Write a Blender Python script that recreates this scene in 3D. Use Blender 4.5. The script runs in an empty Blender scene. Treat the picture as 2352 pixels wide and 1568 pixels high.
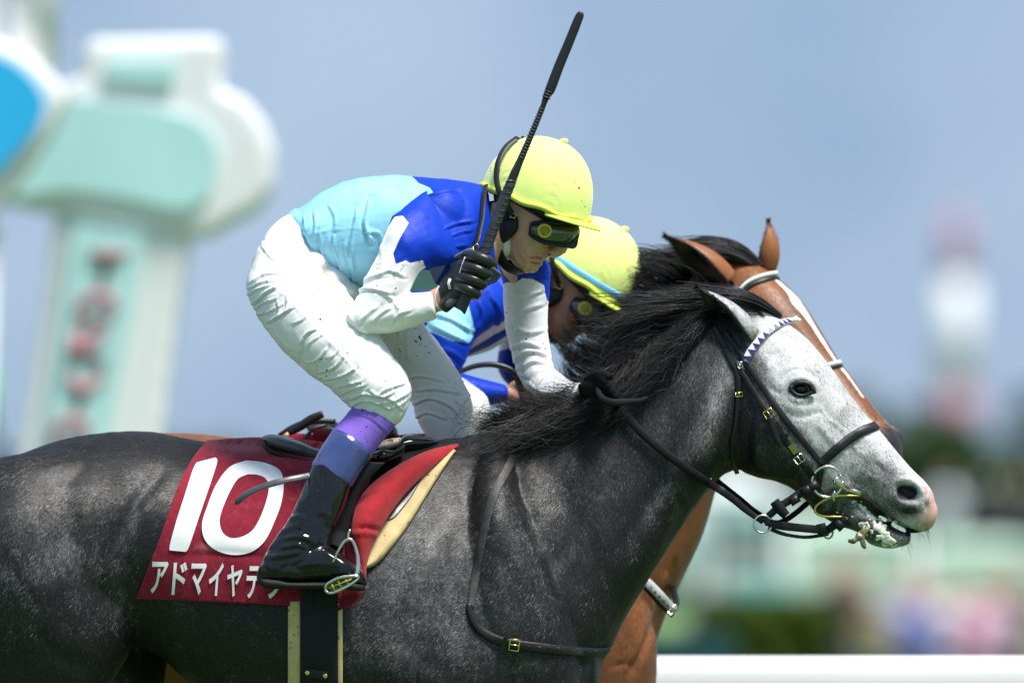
import bpy, bmesh, math, random
import numpy as np
from mathutils import Vector, Matrix, noise as mnoise
from mathutils.bvhtree import BVHTree

random.seed(7)
RNG = np.random.default_rng(11)
SC = bpy.context.scene
COL = SC.collection

# ------------------------------------------------------------------ camera, sky, sun, exposure
S, CX, HY, CAMZ, D0 = 1030.0, 1176.0, 1400.0, 1.22, 25.0
cam_d = bpy.data.cameras.new('camera')
cam = bpy.data.objects.new('camera', cam_d)
COL.objects.link(cam)
cam.location = (0, -D0, CAMZ)
cam.rotation_euler = (math.radians(90), 0, 0)
cam_d.sensor_width = 36.0
cam_d.lens = 36.0 * D0 * S / 2352.0
cam_d.shift_y = (HY - 784.0) / 2352.0
cam_d.clip_start = 0.5
cam_d.clip_end = 12000
cam_d.dof.use_dof = True
cam_d.dof.focus_distance = 25.12
cam_d.dof.aperture_fstop = cam_d.lens / 140.0
SC.camera = cam

SUN_EL, SUN_AZ = 66.0, 130.0          # azimuth measured from +Y (away from the camera) towards +X
world = bpy.data.worlds.new('World')
SC.world = world
world.use_nodes = True
wn, wl = world.node_tree.nodes, world.node_tree.links
wn.clear()
w_out = wn.new('ShaderNodeOutputWorld')
w_bg = wn.new('ShaderNodeBackground')
w_bg.inputs['Strength'].default_value = 0.082
w_sky = wn.new('ShaderNodeTexSky')
w_sky.sky_type = 'NISHITA'
w_sky.sun_disc = False
w_sky.sun_elevation = math.radians(SUN_EL)
w_sky.sun_rotation = math.radians(SUN_AZ)
w_tc = wn.new('ShaderNodeTexCoord')
w_map = wn.new('ShaderNodeMapping')
w_map.inputs['Location'].default_value = (0.35, 0.0, 0.12)
w_n = wn.new('ShaderNodeTexNoise')
w_n.inputs['Scale'].default_value = 22.0
w_n.inputs['Detail'].default_value = 3.0
w_ramp = wn.new('ShaderNodeValToRGB')
w_ramp.color_ramp.elements[0].position = 0.30
w_ramp.color_ramp.elements[0].color = (1.55, 2.34, 3.52, 1)
w_ramp.color_ramp.elements[1].position = 0.66
w_ramp.color_ramp.elements[1].color = (2.45, 3.22, 4.32, 1)
w_mix = wn.new('ShaderNodeMixRGB')
w_mix.inputs['Fac'].default_value = 0.95
wl.new(w_tc.outputs['Generated'], w_map.inputs['Vector'])
wl.new(w_map.outputs['Vector'], w_n.inputs['Vector'])
wl.new(w_n.outputs['Fac'], w_ramp.inputs['Fac'])
wl.new(w_sky.outputs['Color'], w_mix.inputs['Color1'])
wl.new(w_ramp.outputs['Color'], w_mix.inputs['Color2'])
wl.new(w_mix.outputs['Color'], w_bg.inputs['Color'])
wl.new(w_bg.outputs['Background'], w_out.inputs['Surface'])

sun_d = bpy.data.lights.new('sun', 'SUN')
sun_d.energy = 3.1
sun_d.angle = math.radians(20)
sun_d.color = (1.0, 0.96, 0.9)
sun = bpy.data.objects.new('sun', sun_d)
COL.objects.link(sun)
_az, _el = math.radians(SUN_AZ), math.radians(SUN_EL)
_dir = Vector((math.sin(_az) * math.cos(_el), math.cos(_az) * math.cos(_el), math.sin(_el)))
sun.rotation_euler = _dir.to_track_quat('Z', 'Y').to_euler()
sun.location = (10, -5, 40)

SC.view_settings.view_transform = 'Standard'
SC.view_settings.look = 'None'
SC.view_settings.exposure = 1.12
SC.view_settings.gamma = 1.0
SC.view_settings.use_curve_mapping = False
SC.render.film_transparent = False
SC.cycles.use_denoising = True

# ------------------------------------------------------------------ helpers: mapping
def P(px, py, y=0.0):
    k = (D0 + y) / (D0 * S)
    return Vector(((px - CX) * k, y, CAMZ + (HY - py) * k))

def PA(a):
    """rows (px, py, y) -> world rows"""
    a = np.asarray(a, float)
    k = (D0 + a[:, 2]) / (D0 * S)
    return np.stack([(a[:, 0] - CX) * k, a[:, 2], CAMZ + (HY - a[:, 1]) * k], 1)

def toD(co):
    k = (D0 + co[:, 1]) / (D0 * S)
    return co[:, 0] / k + CX, HY - (co[:, 2] - CAMZ) / k

def catmull(pts, sub):
    pts = np.asarray(pts, float)
    if len(pts) < 3:
        n = max(2, sub + 1)
        t = np.linspace(0, 1, n)[:, None]
        return pts[0] * (1 - t) + pts[-1] * t
    p = np.vstack([2 * pts[0] - pts[1], pts, 2 * pts[-1] - pts[-2]])
    out = []
    for i in range(1, len(p) - 2):
        t = np.linspace(0, 1, sub, endpoint=False)[:, None]
        a, b, c, d = p[i - 1], p[i], p[i + 1], p[i + 2]
        out.append(0.5 * ((2 * b) + (-a + c) * t + (2 * a - 5 * b + 4 * c - d) * t ** 2 + (-a + 3 * b - 3 * c + d) * t ** 3))
    out.append(pts[-1][None])
    return np.vstack(out)

def resample(pts, step):
    pts = catmull(pts, 10)
    d = np.r_[0, np.cumsum(np.linalg.norm(np.diff(pts, axis=0), axis=1))]
    n = max(2, int(d[-1] / step) + 1)
    t = np.linspace(0, d[-1], n)
    return np.stack([np.interp(t, d, pts[:, k]) for k in range(pts.shape[1])], 1)

# ------------------------------------------------------------------ helpers: meshes
def mesh_np(name, v, faces, smooth=True):
    v = np.asarray(v, np.float32)
    me = bpy.data.meshes.new(name)
    if isinstance(faces, np.ndarray):
        n, k = faces.shape
        me.vertices.add(len(v))
        me.vertices.foreach_set('co', v.ravel())
        me.loops.add(n * k)
        me.loops.foreach_set('vertex_index', faces.ravel().astype(np.int32))
        me.polygons.add(n)
        me.polygons.foreach_set('loop_start', np.arange(0, n * k, k, dtype=np.int32))
        me.update(calc_edges=True)
        me.validate()
    else:
        me.from_pydata([tuple(map(float, c)) for c in v], [], faces)
        me.update()
    if smooth:
        me.polygons.foreach_set('use_smooth', np.ones(len(me.polygons), bool))
    return me

def link(name, me, mat=None, parent=None):
    o = bpy.data.objects.new(name, me)
    COL.objects.link(o)
    if mat is not None:
        me.materials.clear()
        me.materials.append(mat)
    if parent is not None:
        o.parent = parent
    return o

def thing(name, label, cat, group=None, loc=None):
    o = bpy.data.objects.new(name, None)
    COL.objects.link(o)
    o['label'] = label
    o['category'] = cat
    if group:
        o['group'] = group
    o.empty_display_size = 0.05
    return o

def tag(o, label, cat, group=None):
    o['label'] = label
    o['category'] = cat
    if group:
        o['group'] = group
    return o

def rings_mesh(R, cap=True):
    """R (n, m, 3) rings -> verts, faces (list)"""
    n, m, _ = R.shape
    v = R.reshape(-1, 3)
    i = np.arange(n - 1)[:, None] * m
    j = np.arange(m)[None]
    j2 = (j + 1) % m
    q = np.stack([i + j, i + j2, i + m + j2, i + m + j], -1).reshape(-1, 4)
    faces = [tuple(int(a) for a in f) for f in q]
    if cap:
        c0, c1 = R[0].mean(0), R[-1].mean(0)
        v = np.vstack([v, c0, c1])
        a, b = len(v) - 2, len(v) - 1
        for k in range(m):
            k2 = (k + 1) % m
            faces.append((a, k2, k))
            faces.append((b, (n - 1) * m + k, (n - 1) * m + k2))
    return v, faces

def loft(st, sub=6, seg=32, e=2.0, grow=0.0, roundcap=True):
    """stations (ax, ay, bx, by, y, w[, egg]) in photo units: two silhouette points, depth centre, half depth."""
    a = np.array([list(s) + [0.0] * (7 - len(s)) for s in st], float)
    a = catmull(a, sub)
    A = PA(a[:, [0, 1, 4]])
    B = PA(a[:, [2, 3, 4]])
    th = np.linspace(0, 2 * math.pi, seg, endpoint=False)
    ct, sn = np.cos(th), np.sin(th)
    ce = np.sign(ct) * np.abs(ct) ** (2 / e)
    se = np.sign(sn) * np.abs(sn) ** (2 / e)
    c, h = (A + B) / 2, (A - B) / 2
    hl = np.linalg.norm(h, axis=1, keepdims=True) + 1e-9
    h = h * (1 + grow / hl)
    w = a[:, 5] + grow
    R = c[:, None] + h[:, None] * ce[None, :, None]
    yv = w[:, None] * (1 - a[:, 6:7] * ct[None]) * se[None]
    R[:, :, 1] += yv
    if roundcap:
        R = np.concatenate([capring(R[0], R[1]), R, capring(R[-1], R[-2])[::-1]], 0)
    return rings_mesh(R)

def capring(r0, r1):
    c0, c1 = r0.mean(0), r1.mean(0)
    d = c0 - c1
    d = d / (np.linalg.norm(d) + 1e-9)
    rad = np.linalg.norm(r0 - c0, axis=1).min()
    out = []
    for s, k in ((0.35, 0.55), (0.72, 0.38), (0.93, 0.16)):
        out.append(c0 + (r0 - c0) * s + d * rad * k)
    return np.array(out)

def tube(pts, rad, seg=12, sub=6, flat=None, up=(0, 1, 0), cap=True):
    """3-D points, radii; flat = ratio of the radius along 'up'"""
    p = np.asarray([tuple(q) for q in pts], float)
    r = np.asarray(rad, float) if np.ndim(rad) else np.full(len(p), float(rad))
    pr = catmull(np.c_[p, r], sub) if sub > 1 else np.c_[p, r]
    p, r = pr[:, :3], pr[:, 3]
    t = np.gradient(p, axis=0)
    t /= np.linalg.norm(t, axis=1, keepdims=True) + 1e-12
    u = np.tile(np.array(up, float), (len(p), 1))
    s = np.cross(t, u)
    bad = np.linalg.norm(s, axis=1) < 0.15
    s[bad] = np.cross(t[bad], np.array((0.31, 0.2, 0.93)))
    s /= np.linalg.norm(s, axis=1, keepdims=True) + 1e-12
    n = np.cross(s, t)
    th = np.linspace(0, 2 * math.pi, seg, endpoint=False)
    f = 1.0 if flat is None else flat
    R = p[:, None] + r[:, None, None] * (np.cos(th)[None, :, None] * s[:, None] + f * np.sin(th)[None, :, None] * n[:, None])
    return rings_mesh(R, cap)

def ell(c, rx, ry, rz, seg=24, rot=None):
    th = np.linspace(0, math.pi, seg // 2 + 1)
    ph = np.linspace(0, 2 * math.pi, seg, endpoint=False)
    R = np.stack([np.sin(th)[:, None] * np.cos(ph) * rx, np.sin(th)[:, None] * np.sin(ph) * ry, np.cos(th)[:, None] * np.ones(seg) * rz], -1)
    R[0] += (R[1] - R[0]) * 0.01
    R[-1] += (R[-2] - R[-1]) * 0.01
    if rot is not None:
        R = R @ np.array(rot.to_3x3()).T
    v, f = rings_mesh(R + np.array(tuple(c)))
    return v, f

def ballD(px, py, y, r, ry=None, rz=None, seg=20):
    k = 1 / S
    return ell(P(px, py, y), r * k, (ry if ry is not None else r) * k, (rz if rz is not None else r) * k, seg)

def join(parts):
    vs, fs, n = [], [], 0
    for v, f in parts:
        vs.append(np.asarray(v))
        fs += [tuple(i + n for i in q) for q in f]
        n += len(v)
    return np.vstack(vs), fs

def build(name, parts, mat, parent=None, smooth=True):
    v, f = join(parts) if isinstance(parts, list) else parts
    me = mesh_np(name, v, f, smooth)
    return link(name, me, mat, parent)

def fuse(name, parts, voxel, mat=None, parent=None, smooth=4, factor=0.5):
    v, f = join(parts)
    me = mesh_np(name, v, f)
    o = bpy.data.objects.new(name + '_src', me)
    COL.objects.link(o)
    m = o.modifiers.new('r', 'REMESH')
    m.mode = 'VOXEL'
    m.voxel_size = voxel
    m.use_smooth_shade = True
    if smooth:
        s = o.modifiers.new('s', 'SMOOTH')
        s.factor = factor
        s.iterations = smooth
    dg = bpy.context.evaluated_depsgraph_get()
    me2 = bpy.data.meshes.new_from_object(o.evaluated_get(dg))
    bpy.data.objects.remove(o)
    bpy.data.meshes.remove(me)
    me2.name = name
    me2.polygons.foreach_set('use_smooth', np.ones(len(me2.polygons), bool))
    return link(name, me2, mat, parent)

def get_co(o):
    me = o.data
    a = np.empty(len(me.vertices) * 3, np.float32)
    me.vertices.foreach_get('co', a)
    return a.reshape(-1, 3).astype(float)

def get_no(o):
    me = o.data
    a = np.empty(len(me.vertices) * 3, np.float32)
    me.vertex_normals.foreach_get('vector', a)
    return a.reshape(-1, 3).astype(float)

def set_co(o, co):
    o.data.vertices.foreach_set('co', np.ascontiguousarray(co, np.float32).ravel())
    o.data.update()

def attr(o, name, val):
    a = o.data.attributes.new(name, 'FLOAT', 'POINT')
    a.data.foreach_set('value', np.ascontiguousarray(val, np.float32))

def bvh_of(*objs):
    vs, fs, n = [], [], 0
    for o in objs:
        co = get_co(o)
        for p in o.data.polygons:
            fs.append([i + n for i in p.vertices])
        vs.append(co)
        n += len(co)
    return BVHTree.FromPolygons([tuple(c) for c in np.vstack(vs)], fs)

# smooth value noise, vectorised
def vnoise(p, seed=0):
    p = np.asarray(p, float)
    i = np.floor(p).astype(np.int64)
    f = p - i
    f = f * f * (3 - 2 * f)
    def h(x, y, z):
        n = (x * 374761393 + y * 668265263 + z * 2147483647 + seed * 974711) & 0xffffffff
        n = ((n ^ (n >> 13)) * 1274126177) & 0xffffffff
        return ((n ^ (n >> 16)) & 0xffff) / 32767.5 - 1.0
    r = 0
    for dx in (0, 1):
        wx = f[:, 0] if dx else 1 - f[:, 0]
        for dy in (0, 1):
            wy = f[:, 1] if dy else 1 - f[:, 1]
            for dz in (0, 1):
                wz = f[:, 2] if dz else 1 - f[:, 2]
                r = r + wx * wy * wz * h(i[:, 0] + dx, i[:, 1] + dy, i[:, 2] + dz)
    return r

def polydist(PX, PY, pts):
    """distance to an open polyline and signed side, in photo units"""
    best = np.full(PX.shape, 1e9)
    side = np.zeros(PX.shape)
    for (ax, ay), (bx, by) in zip(pts[:-1], pts[1:]):
        dx, dy = bx - ax, by - ay
        L2 = dx * dx + dy * dy + 1e-9
        t = np.clip(((PX - ax) * dx + (PY - ay) * dy) / L2, 0, 1)
        ex, ey = PX - ax - t * dx, PY - ay - t * dy
        d = np.hypot(ex, ey)
        m = d < best
        best[m] = d[m]
        side[m] = np.sign(dx * ey - dy * ex)[m]
    return best, side

def insidepoly(PX, PY, pts):
    """signed distance, positive inside the closed polygon"""
    pts = list(pts)
    d, _ = polydist(PX, PY, pts + [pts[0]])
    ins = np.zeros(PX.shape, bool)
    n = len(pts)
    for k in range(n):
        (x1, y1), (x2, y2) = pts[k], pts[(k + 1) % n]
        c = (y1 > PY) != (y2 > PY)
        xi = (x2 - x1) * (PY - y1) / ((y2 - y1) if y2 != y1 else 1e-9) + x1
        ins ^= c & (PX < xi)
    return np.where(ins, d, -d)

def relief(PX, PY, strokes):
    """strokes: (points, width, amplitude in metres[, kind]); ridge with a valley on one side"""
    h = np.zeros(PX.shape)
    for s in strokes:
        pts, w, a = s[:3]
        kind = s[3] if len(s) > 3 else 'ridge'
        x0, x1 = min(p[0] for p in pts) - 4 * w, max(p[0] for p in pts) + 4 * w
        y0, y1 = min(p[1] for p in pts) - 4 * w, max(p[1] for p in pts) + 4 * w
        m = (PX > x0) & (PX < x1) & (PY > y0) & (PY < y1)
        if not m.any():
            continue
        fine = catmull(np.array(pts, float), 4) if len(pts) > 2 else np.array(pts, float)
        d, sd = polydist(PX[m], PY[m], [tuple(q) for q in fine])
        sdist = d * np.where(sd == 0, 1, sd)
        e0 = np.hypot(PX[m] - fine[0][0], PY[m] - fine[0][1])
        e1 = np.hypot(PX[m] - fine[-1][0], PY[m] - fine[-1][1])
        fade = np.clip(np.minimum(e0, e1) / (3 * w), 0.15, 1)
        if kind == 'ridge':
            v = np.exp(-(sdist / w) ** 2) - 0.7 * np.exp(-((sdist - 1.9 * w) / w) ** 2)
        elif kind == 'step':
            v = np.tanh(sdist / w) * np.exp(-(sdist / (4 * w)) ** 2)
            fade = 1
        else:
            v = np.exp(-(sdist / w) ** 2)
        h[m] += a * v * fade
    return h

def blobs(PX, PY, base, lst):
    v = base.copy() if isinstance(base, np.ndarray) else np.full(PX.shape, float(base))
    for (cx, cy, rx, ry, ang, val, *st) in lst:
        k = st[0] if st else 1.0
        a = math.radians(ang)
        dx, dy = PX - cx, PY - cy
        u = (dx * math.cos(a) + dy * math.sin(a)) / rx
        w = (-dx * math.sin(a) + dy * math.cos(a)) / ry
        g = np.exp(-(u * u + w * w)) * k
        v = v * (1 - g) + val * g
    return v

def displace(o, h, mask=None):
    co, no = get_co(o), get_no(o)
    set_co(o, co + no * h[:, None])

# ------------------------------------------------------------------ helpers: things laid on a surface
CAMPOS = Vector((0, -D0, CAMZ))
def cast(bvh, px, py):
    d = (P(px, py, 0) - CAMPOS).normalized()
    r = bvh.ray_cast(CAMPOS, d, 100)
    return (r[0], r[1]) if r[0] is not None else (None, None)

def on_surface(bvh, pts, step=5.0, off=0.002, smooth=2, trim=False):
    q = resample(pts, step)
    if trim:
        hit = [cast(bvh, x, y)[0] is not None for x, y in q[:, :2]]
        i0 = hit.index(True)
        i1 = i0
        while i1 < len(hit) and hit[i1]:
            i1 += 1
        q = q[i0:i1]
    co, no = [], []
    last = None
    for x, y in q[:, :2]:
        c, n = cast(bvh, x, y)
        if c is None:
            if last is None:
                co.append(None); no.append(None)
                continue
            y0 = last[0].y
            c, n = P(x, y, y0), last[1]
        last = (c, n)
        co.append(c); no.append(n)
    f = next(i for i, c in enumerate(co) if c is not None)
    for i in range(f):
        co[i] = P(q[i, 0], q[i, 1], co[f].y)
        no[i] = no[f]
    co = np.array([tuple(c) for c in co]); no = np.array([tuple(n) for n in no])
    for _ in range(smooth):
        k = co.copy(); k[1:-1, 1] = (co[:-2, 1] + 2 * co[1:-1, 1] + co[2:, 1]) / 4; co = k
        k = no.copy(); k[1:-1] = (no[:-2] + 2 * no[1:-1] + no[2:]) / 4; no = k
    no /= np.linalg.norm(no, axis=1, keepdims=True) + 1e-9
    return co + no * off, no

def ribbon(co, no, width, thick, cap=True):
    """a strap of rounded section along co, lying on the surface with normal no"""
    co, no = np.asarray(co, float), np.asarray(no, float)
    w = np.asarray(width, float) if np.ndim(width) else np.full(len(co), float(width))
    t = np.gradient(co, axis=0)
    t /= np.linalg.norm(t, axis=1, keepdims=True) + 1e-12
    s = np.cross(t, no)
    s /= np.linalg.norm(s, axis=1, keepdims=True) + 1e-12
    n = np.cross(s, t)
    prof = [(-.5, 0), (-.5, .6), (-.4, 1), (.4, 1), (.5, .6), (.5, 0)]
    R = np.stack([co + s * (w * a)[:, None] + n * (thick * b) for a, b in prof], 1)
    return rings_mesh(R, cap)

def mirror(co, y0):
    c = np.array(co, float)
    c[:, 1] = 2 * y0 - c[:, 1]
    return c

def strap(name, bvh, pts, wpx, mat, parent, thick=0.003, off=0.001, y0=None, step=5.0):
    """strap laid along photo points; with y0 a second run on the far side as well, in the same loop of leather"""
    co, no = on_surface(bvh, pts, step, off)
    w = np.interp(np.linspace(0, 1, len(co)), np.linspace(0, 1, len(wpx)), wpx) / S if np.ndim(wpx) else wpx / S
    parts = [ribbon(co, no, w, thick)]
    return build(name, parts, mat, parent), co, no

# ------------------------------------------------------------------ materials
def newmat(name):
    m = bpy.data.materials.new(name)
    m.use_nodes = True
    nt = m.node_tree
    b = nt.nodes['Principled BSDF']
    return m, nt, b

def N(nt, typ, **kw):
    n = nt.nodes.new(typ)
    for k, v in kw.items():
        if k in n.inputs:
            n.inputs[k].default_value = v
        else:
            setattr(n, k, v)
    return n

def coords(nt, scale=(1, 1, 1), rot=(0, 0, 0)):
    tc = N(nt, 'ShaderNodeTexCoord')
    mp = N(nt, 'ShaderNodeMapping')
    mp.inputs['Scale'].default_value = scale
    mp.inputs['Rotation'].default_value = rot
    nt.links.new(tc.outputs['Object'], mp.inputs['Vector'])
    return mp.outputs['Vector']

def simple(name, col, rough=0.5, spec=0.5, metal=0.0, var=0.12, vscale=30.0, bump=0.0, bscale=200.0, coat=0.0, sheen=0.0, rot=(0, 0, 0), stretch=(1, 1, 1), alpha=None, trans=0.0):
    m, nt, b = newmat(name)
    b.inputs['Roughness'].default_value = rough
    b.inputs['Specular IOR Level'].default_value = spec
    b.inputs['Metallic'].default_value = metal
    b.inputs['Coat Weight'].default_value = coat
    b.inputs['Coat Roughness'].default_value = 0.05
    b.inputs['Sheen Weight'].default_value = sheen
    b.inputs['Transmission Weight'].default_value = trans
    v = coords(nt, stretch, rot)
    n = N(nt, 'ShaderNodeTexNoise', Scale=vscale, Detail=4.0)
    nt.links.new(v, n.inputs['Vector'])
    mr = N(nt, 'ShaderNodeMapRange')
    mr.inputs['From Min'].default_value = 0.3
    mr.inputs['From Max'].default_value = 0.7
    mr.inputs['To Min'].default_value = 1 - var
    mr.inputs['To Max'].default_value = 1 + var
    nt.links.new(n.outputs['Fac'], mr.inputs['Value'])
    mul = N(nt, 'ShaderNodeMixRGB', blend_type='MULTIPLY')
    mul.inputs['Fac'].default_value = 1
    mul.inputs['Color1'].default_value = (*col, 1)
    nt.links.new(mr.outputs['Result'], mul.inputs['Color2'])
    nt.links.new(mul.outputs['Color'], b.inputs['Base Color'])
    if bump:
        n2 = N(nt, 'ShaderNodeTexNoise', Scale=bscale, Detail=3.0)
        nt.links.new(v, n2.inputs['Vector'])
        bp = N(nt, 'ShaderNodeBump', Strength=bump, Distance=0.002)
        nt.links.new(n2.outputs['Fac'], bp.inputs['Height'])
        nt.links.new(bp.outputs['Normal'], b.inputs['Normal'])
    return m

def add_specks(m, col=(0.03, 0.025, 0.015), scale=60.0, thr=0.73, amount=1.0, scale2=9.0):
    """mud specks on cloth: small irregular dots, thrown in patches"""
    nt = m.node_tree
    b = nt.nodes['Principled BSDF']
    src = b.inputs['Base Color'].links[0].from_socket
    v = coords(nt)
    n = N(nt, 'ShaderNodeTexNoise', Scale=scale, Detail=1.0)
    n2 = N(nt, 'ShaderNodeTexNoise', Scale=scale2, Detail=1.0)
    nt.links.new(v, n.inputs['Vector'])
    nt.links.new(v, n2.inputs['Vector'])
    ad = N(nt, 'ShaderNodeMath', operation='MULTIPLY_ADD')
    ad.inputs[1].default_value = 0.35
    nt.links.new(n2.outputs['Fac'], ad.inputs[0])
    nt.links.new(n.outputs['Fac'], ad.inputs[2])
    mr = N(nt, 'ShaderNodeMapRange')
    mr.inputs['From Min'].default_value = thr + 0.175
    mr.inputs['From Max'].default_value = thr + 0.205
    mr.inputs['To Max'].default_value = amount
    nt.links.new(ad.outputs['Value'], mr.inputs['Value'])
    mx = N(nt, 'ShaderNodeMixRGB')
    mx.inputs['Color2'].default_value = (*col, 1)
    nt.links.new(mr.outputs['Result'], mx.inputs['Fac'])
    nt.links.new(src, mx.inputs['Color1'])
    nt.links.new(mx.outputs['Color'], b.inputs['Base Color'])
    return m

def by_attr(m, name, col, thr=0.0, soft=0.6):
    """a second print colour where attribute 'name' (a signed distance) is positive"""
    nt = m.node_tree
    b = nt.nodes['Principled BSDF']
    src = b.inputs['Base Color'].links[0].from_socket
    a = N(nt, 'ShaderNodeAttribute', attribute_name=name)
    mr = N(nt, 'ShaderNodeMapRange')
    mr.inputs['From Min'].default_value = thr - soft
    mr.inputs['From Max'].default_value = thr + soft
    nt.links.new(a.outputs['Fac'], mr.inputs['Value'])
    mx = N(nt, 'ShaderNodeMixRGB')
    mx.inputs['Color2'].default_value = (*col, 1)
    nt.links.new(mr.outputs['Result'], mx.inputs['Fac'])
    nt.links.new(src, mx.inputs['Color1'])
    nt.links.new(mx.outputs['Color'], b.inputs['Base Color'])
    return m

def coat(name, dark, pale, fleck=0.5, mott=0.25, extra=None, rough=0.42, spec=0.35, fine=260.0):
    """short horse coat: attribute 'pale' blends two hair colours hair by hair; 'skin' pink skin, 'ink' dark skin"""
    m, nt, b = newmat(name)
    v = coords(nt, (1.0, 1.0, 0.42), (0, math.radians(-35), 0))
    v0 = coords(nt)
    hair = N(nt, 'ShaderNodeTexNoise', Scale=fine, Detail=2.0, Roughness=0.6)
    nt.links.new(v, hair.inputs['Vector'])
    hair2 = N(nt, 'ShaderNodeTexNoise', Scale=fine * 0.33, Detail=3.0, Roughness=0.65)
    nt.links.new(v, hair2.inputs['Vector'])
    vs = coords(nt, (1.0, 1.0, 0.30), (0, math.radians(-28), 0))
    mo = N(nt, 'ShaderNodeTexNoise', Scale=42.0, Detail=6.0, Roughness=0.68, Distortion=0.6)
    nt.links.new(vs, mo.inputs['Vector'])
    at = N(nt, 'ShaderNodeAttribute', attribute_name='pale')
    def madd(a, k, c):
        n = N(nt, 'ShaderNodeMath', operation='MULTIPLY_ADD')
        nt.links.new(a, n.inputs[0])
        n.inputs[1].default_value = k
        if isinstance(c, float):
            n.inputs[2].default_value = c
        else:
            nt.links.new(c, n.inputs[2])
        return n.outputs['Value']
    x = madd(mo.outputs['Fac'], mott, at.outputs['Fac'])
    x = madd(hair.outputs['Fac'], fleck, x)
    x = madd(hair2.outputs['Fac'], fleck * 0.6, x)
    mr = N(nt, 'ShaderNodeMapRange', interpolation_type='SMOOTHSTEP')
    off = (mott + fleck * 1.6) * 0.5
    mr.inputs['From Min'].default_value = off + 0.02
    mr.inputs['From Max'].default_value = off + 0.98
    nt.links.new(x, mr.inputs['Value'])
    mx = N(nt, 'ShaderNodeMixRGB')
    mx.inputs['Color1'].default_value = (*dark, 1)
    mx.inputs['Color2'].default_value = (*pale, 1)
    nt.links.new(mr.outputs['Result'], mx.inputs['Fac'])
    out = mx.outputs['Color']
    for nm, col in (('ink', (0.018, 0.017, 0.018)), ('skin', (0.62, 0.36, 0.31)), ('white', (0.8, 0.79, 0.78))) + tuple(extra or ()):
        a = N(nt, 'ShaderNodeAttribute', attribute_name=nm)
        k = N(nt, 'ShaderNodeMixRGB')
        k.inputs['Color2'].default_value = (*col, 1)
        nz = madd(hair2.outputs['Fac'], 0.5, a.outputs['Fac'])
        rr = N(nt, 'ShaderNodeMapRange', interpolation_type='SMOOTHSTEP')
        rr.inputs['From Min'].default_value = 0.45
        rr.inputs['From Max'].default_value = 1.05
        nt.links.new(nz, rr.inputs['Value'])
        nt.links.new(rr.outputs['Result'], k.inputs['Fac'])
        nt.links.new(out, k.inputs['Color1'])
        out = k.outputs['Color']
    nt.links.new(out, b.inputs['Base Color'])
    b.inputs['Roughness'].default_value = rough
    b.inputs['Specular IOR Level'].default_value = spec
    bp = N(nt, 'ShaderNodeBump', Strength=0.35, Distance=0.0015)
    nt.links.new(hair.outputs['Fac'], bp.inputs['Height'])
    nt.links.new(bp.outputs['Normal'], b.inputs['Normal'])
    return m

M = {}
def hair_by_tone(name, dark, pale, rough=.45, spec=.35):
    m, nt, b = newmat(name)
    a = N(nt, 'ShaderNodeAttribute', attribute_name='tone')
    x = N(nt, 'ShaderNodeMixRGB')
    x.inputs['Color1'].default_value = (*dark, 1)
    x.inputs['Color2'].default_value = (*pale, 1)
    nt.links.new(a.outputs['Fac'], x.inputs['Fac'])
    nt.links.new(x.outputs['Color'], b.inputs['Base Color'])
    b.inputs['Roughness'].default_value = rough
    b.inputs['Specular IOR Level'].default_value = spec
    return m
M['grey_fur'] = hair_by_tone('grey_coat_hair', (0.0075, 0.0072, 0.0082), (0.72, 0.71, 0.71), .42, .4)
M['bay_fur'] = hair_by_tone('bay_coat_hair', (0.030, 0.013, 0.008), (0.32, 0.120, 0.040), .45, .35)
M['grey_coat'] = coat('grey_coat', (0.009, 0.0085, 0.0095), (0.66, 0.65, 0.655), fleck=0.55, mott=0.55, rough=0.5, spec=0.3, fine=340.0)
M['bay_coat'] = coat('bay_coat', (0.035, 0.016, 0.010), (0.29, 0.108, 0.037), fleck=0.22, mott=0.3)
def hair_mat():
    m, nt, b = newmat('black_hair')
    a = N(nt, 'ShaderNodeAttribute', attribute_name='tone')
    r = N(nt, 'ShaderNodeValToRGB')
    r.color_ramp.elements[0].color = (0.004, 0.0038, 0.0042, 1)
    r.color_ramp.elements[0].position = 0.35
    r.color_ramp.elements[1].color = (0.10, 0.090, 0.092, 1)
    r.color_ramp.elements[1].position = 1.0
    nt.links.new(a.outputs['Fac'], r.inputs['Fac'])
    nt.links.new(r.outputs['Color'], b.inputs['Base Color'])
    b.inputs['Roughness'].default_value = 0.42
    b.inputs['Specular IOR Level'].default_value = 0.4
    return m
M['mane'] = hair_mat()
M['leather'] = simple('black_leather', (0.009, 0.009, 0.011), rough=0.45, spec=0.35, var=0.3, bump=0.25, bscale=260)
M['grey_leather'] = simple('wet_grey_leather', (0.075, 0.080, 0.092), rough=0.34, spec=0.5, var=0.25, bump=0.12, bscale=90)
M['rubber'] = simple('rubber_grip', (0.008, 0.009, 0.011), rough=0.72, spec=0.18, var=0.2, bump=0.5, bscale=320)
M['metal'] = simple('steel', (0.72, 0.70, 0.64), rough=0.22, metal=1.0, var=0.08)
M['brass'] = simple('brass', (0.78, 0.62, 0.18), rough=0.28, metal=1.0, var=0.08)
M['wet_eye'] = simple('eye', (0.006, 0.003, 0.002), rough=0.10, spec=0.45, var=0.2, coat=0.2)
M['red_cloth'] = simple('burgundy_felt', (0.235, 0.010, 0.028), rough=0.85, spec=0.2, var=0.16, vscale=60, bump=0.5, bscale=420, sheen=0.15)
by_attr(M['red_cloth'], 'dust', (0.50, 0.13, 0.17), 0.8, 0.7)
M['red_inside'] = simple('red_felt', (0.36, 0.014, 0.022), rough=0.85, spec=0.2, var=0.14, vscale=60, bump=0.4, bscale=420, sheen=0.2)
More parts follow.
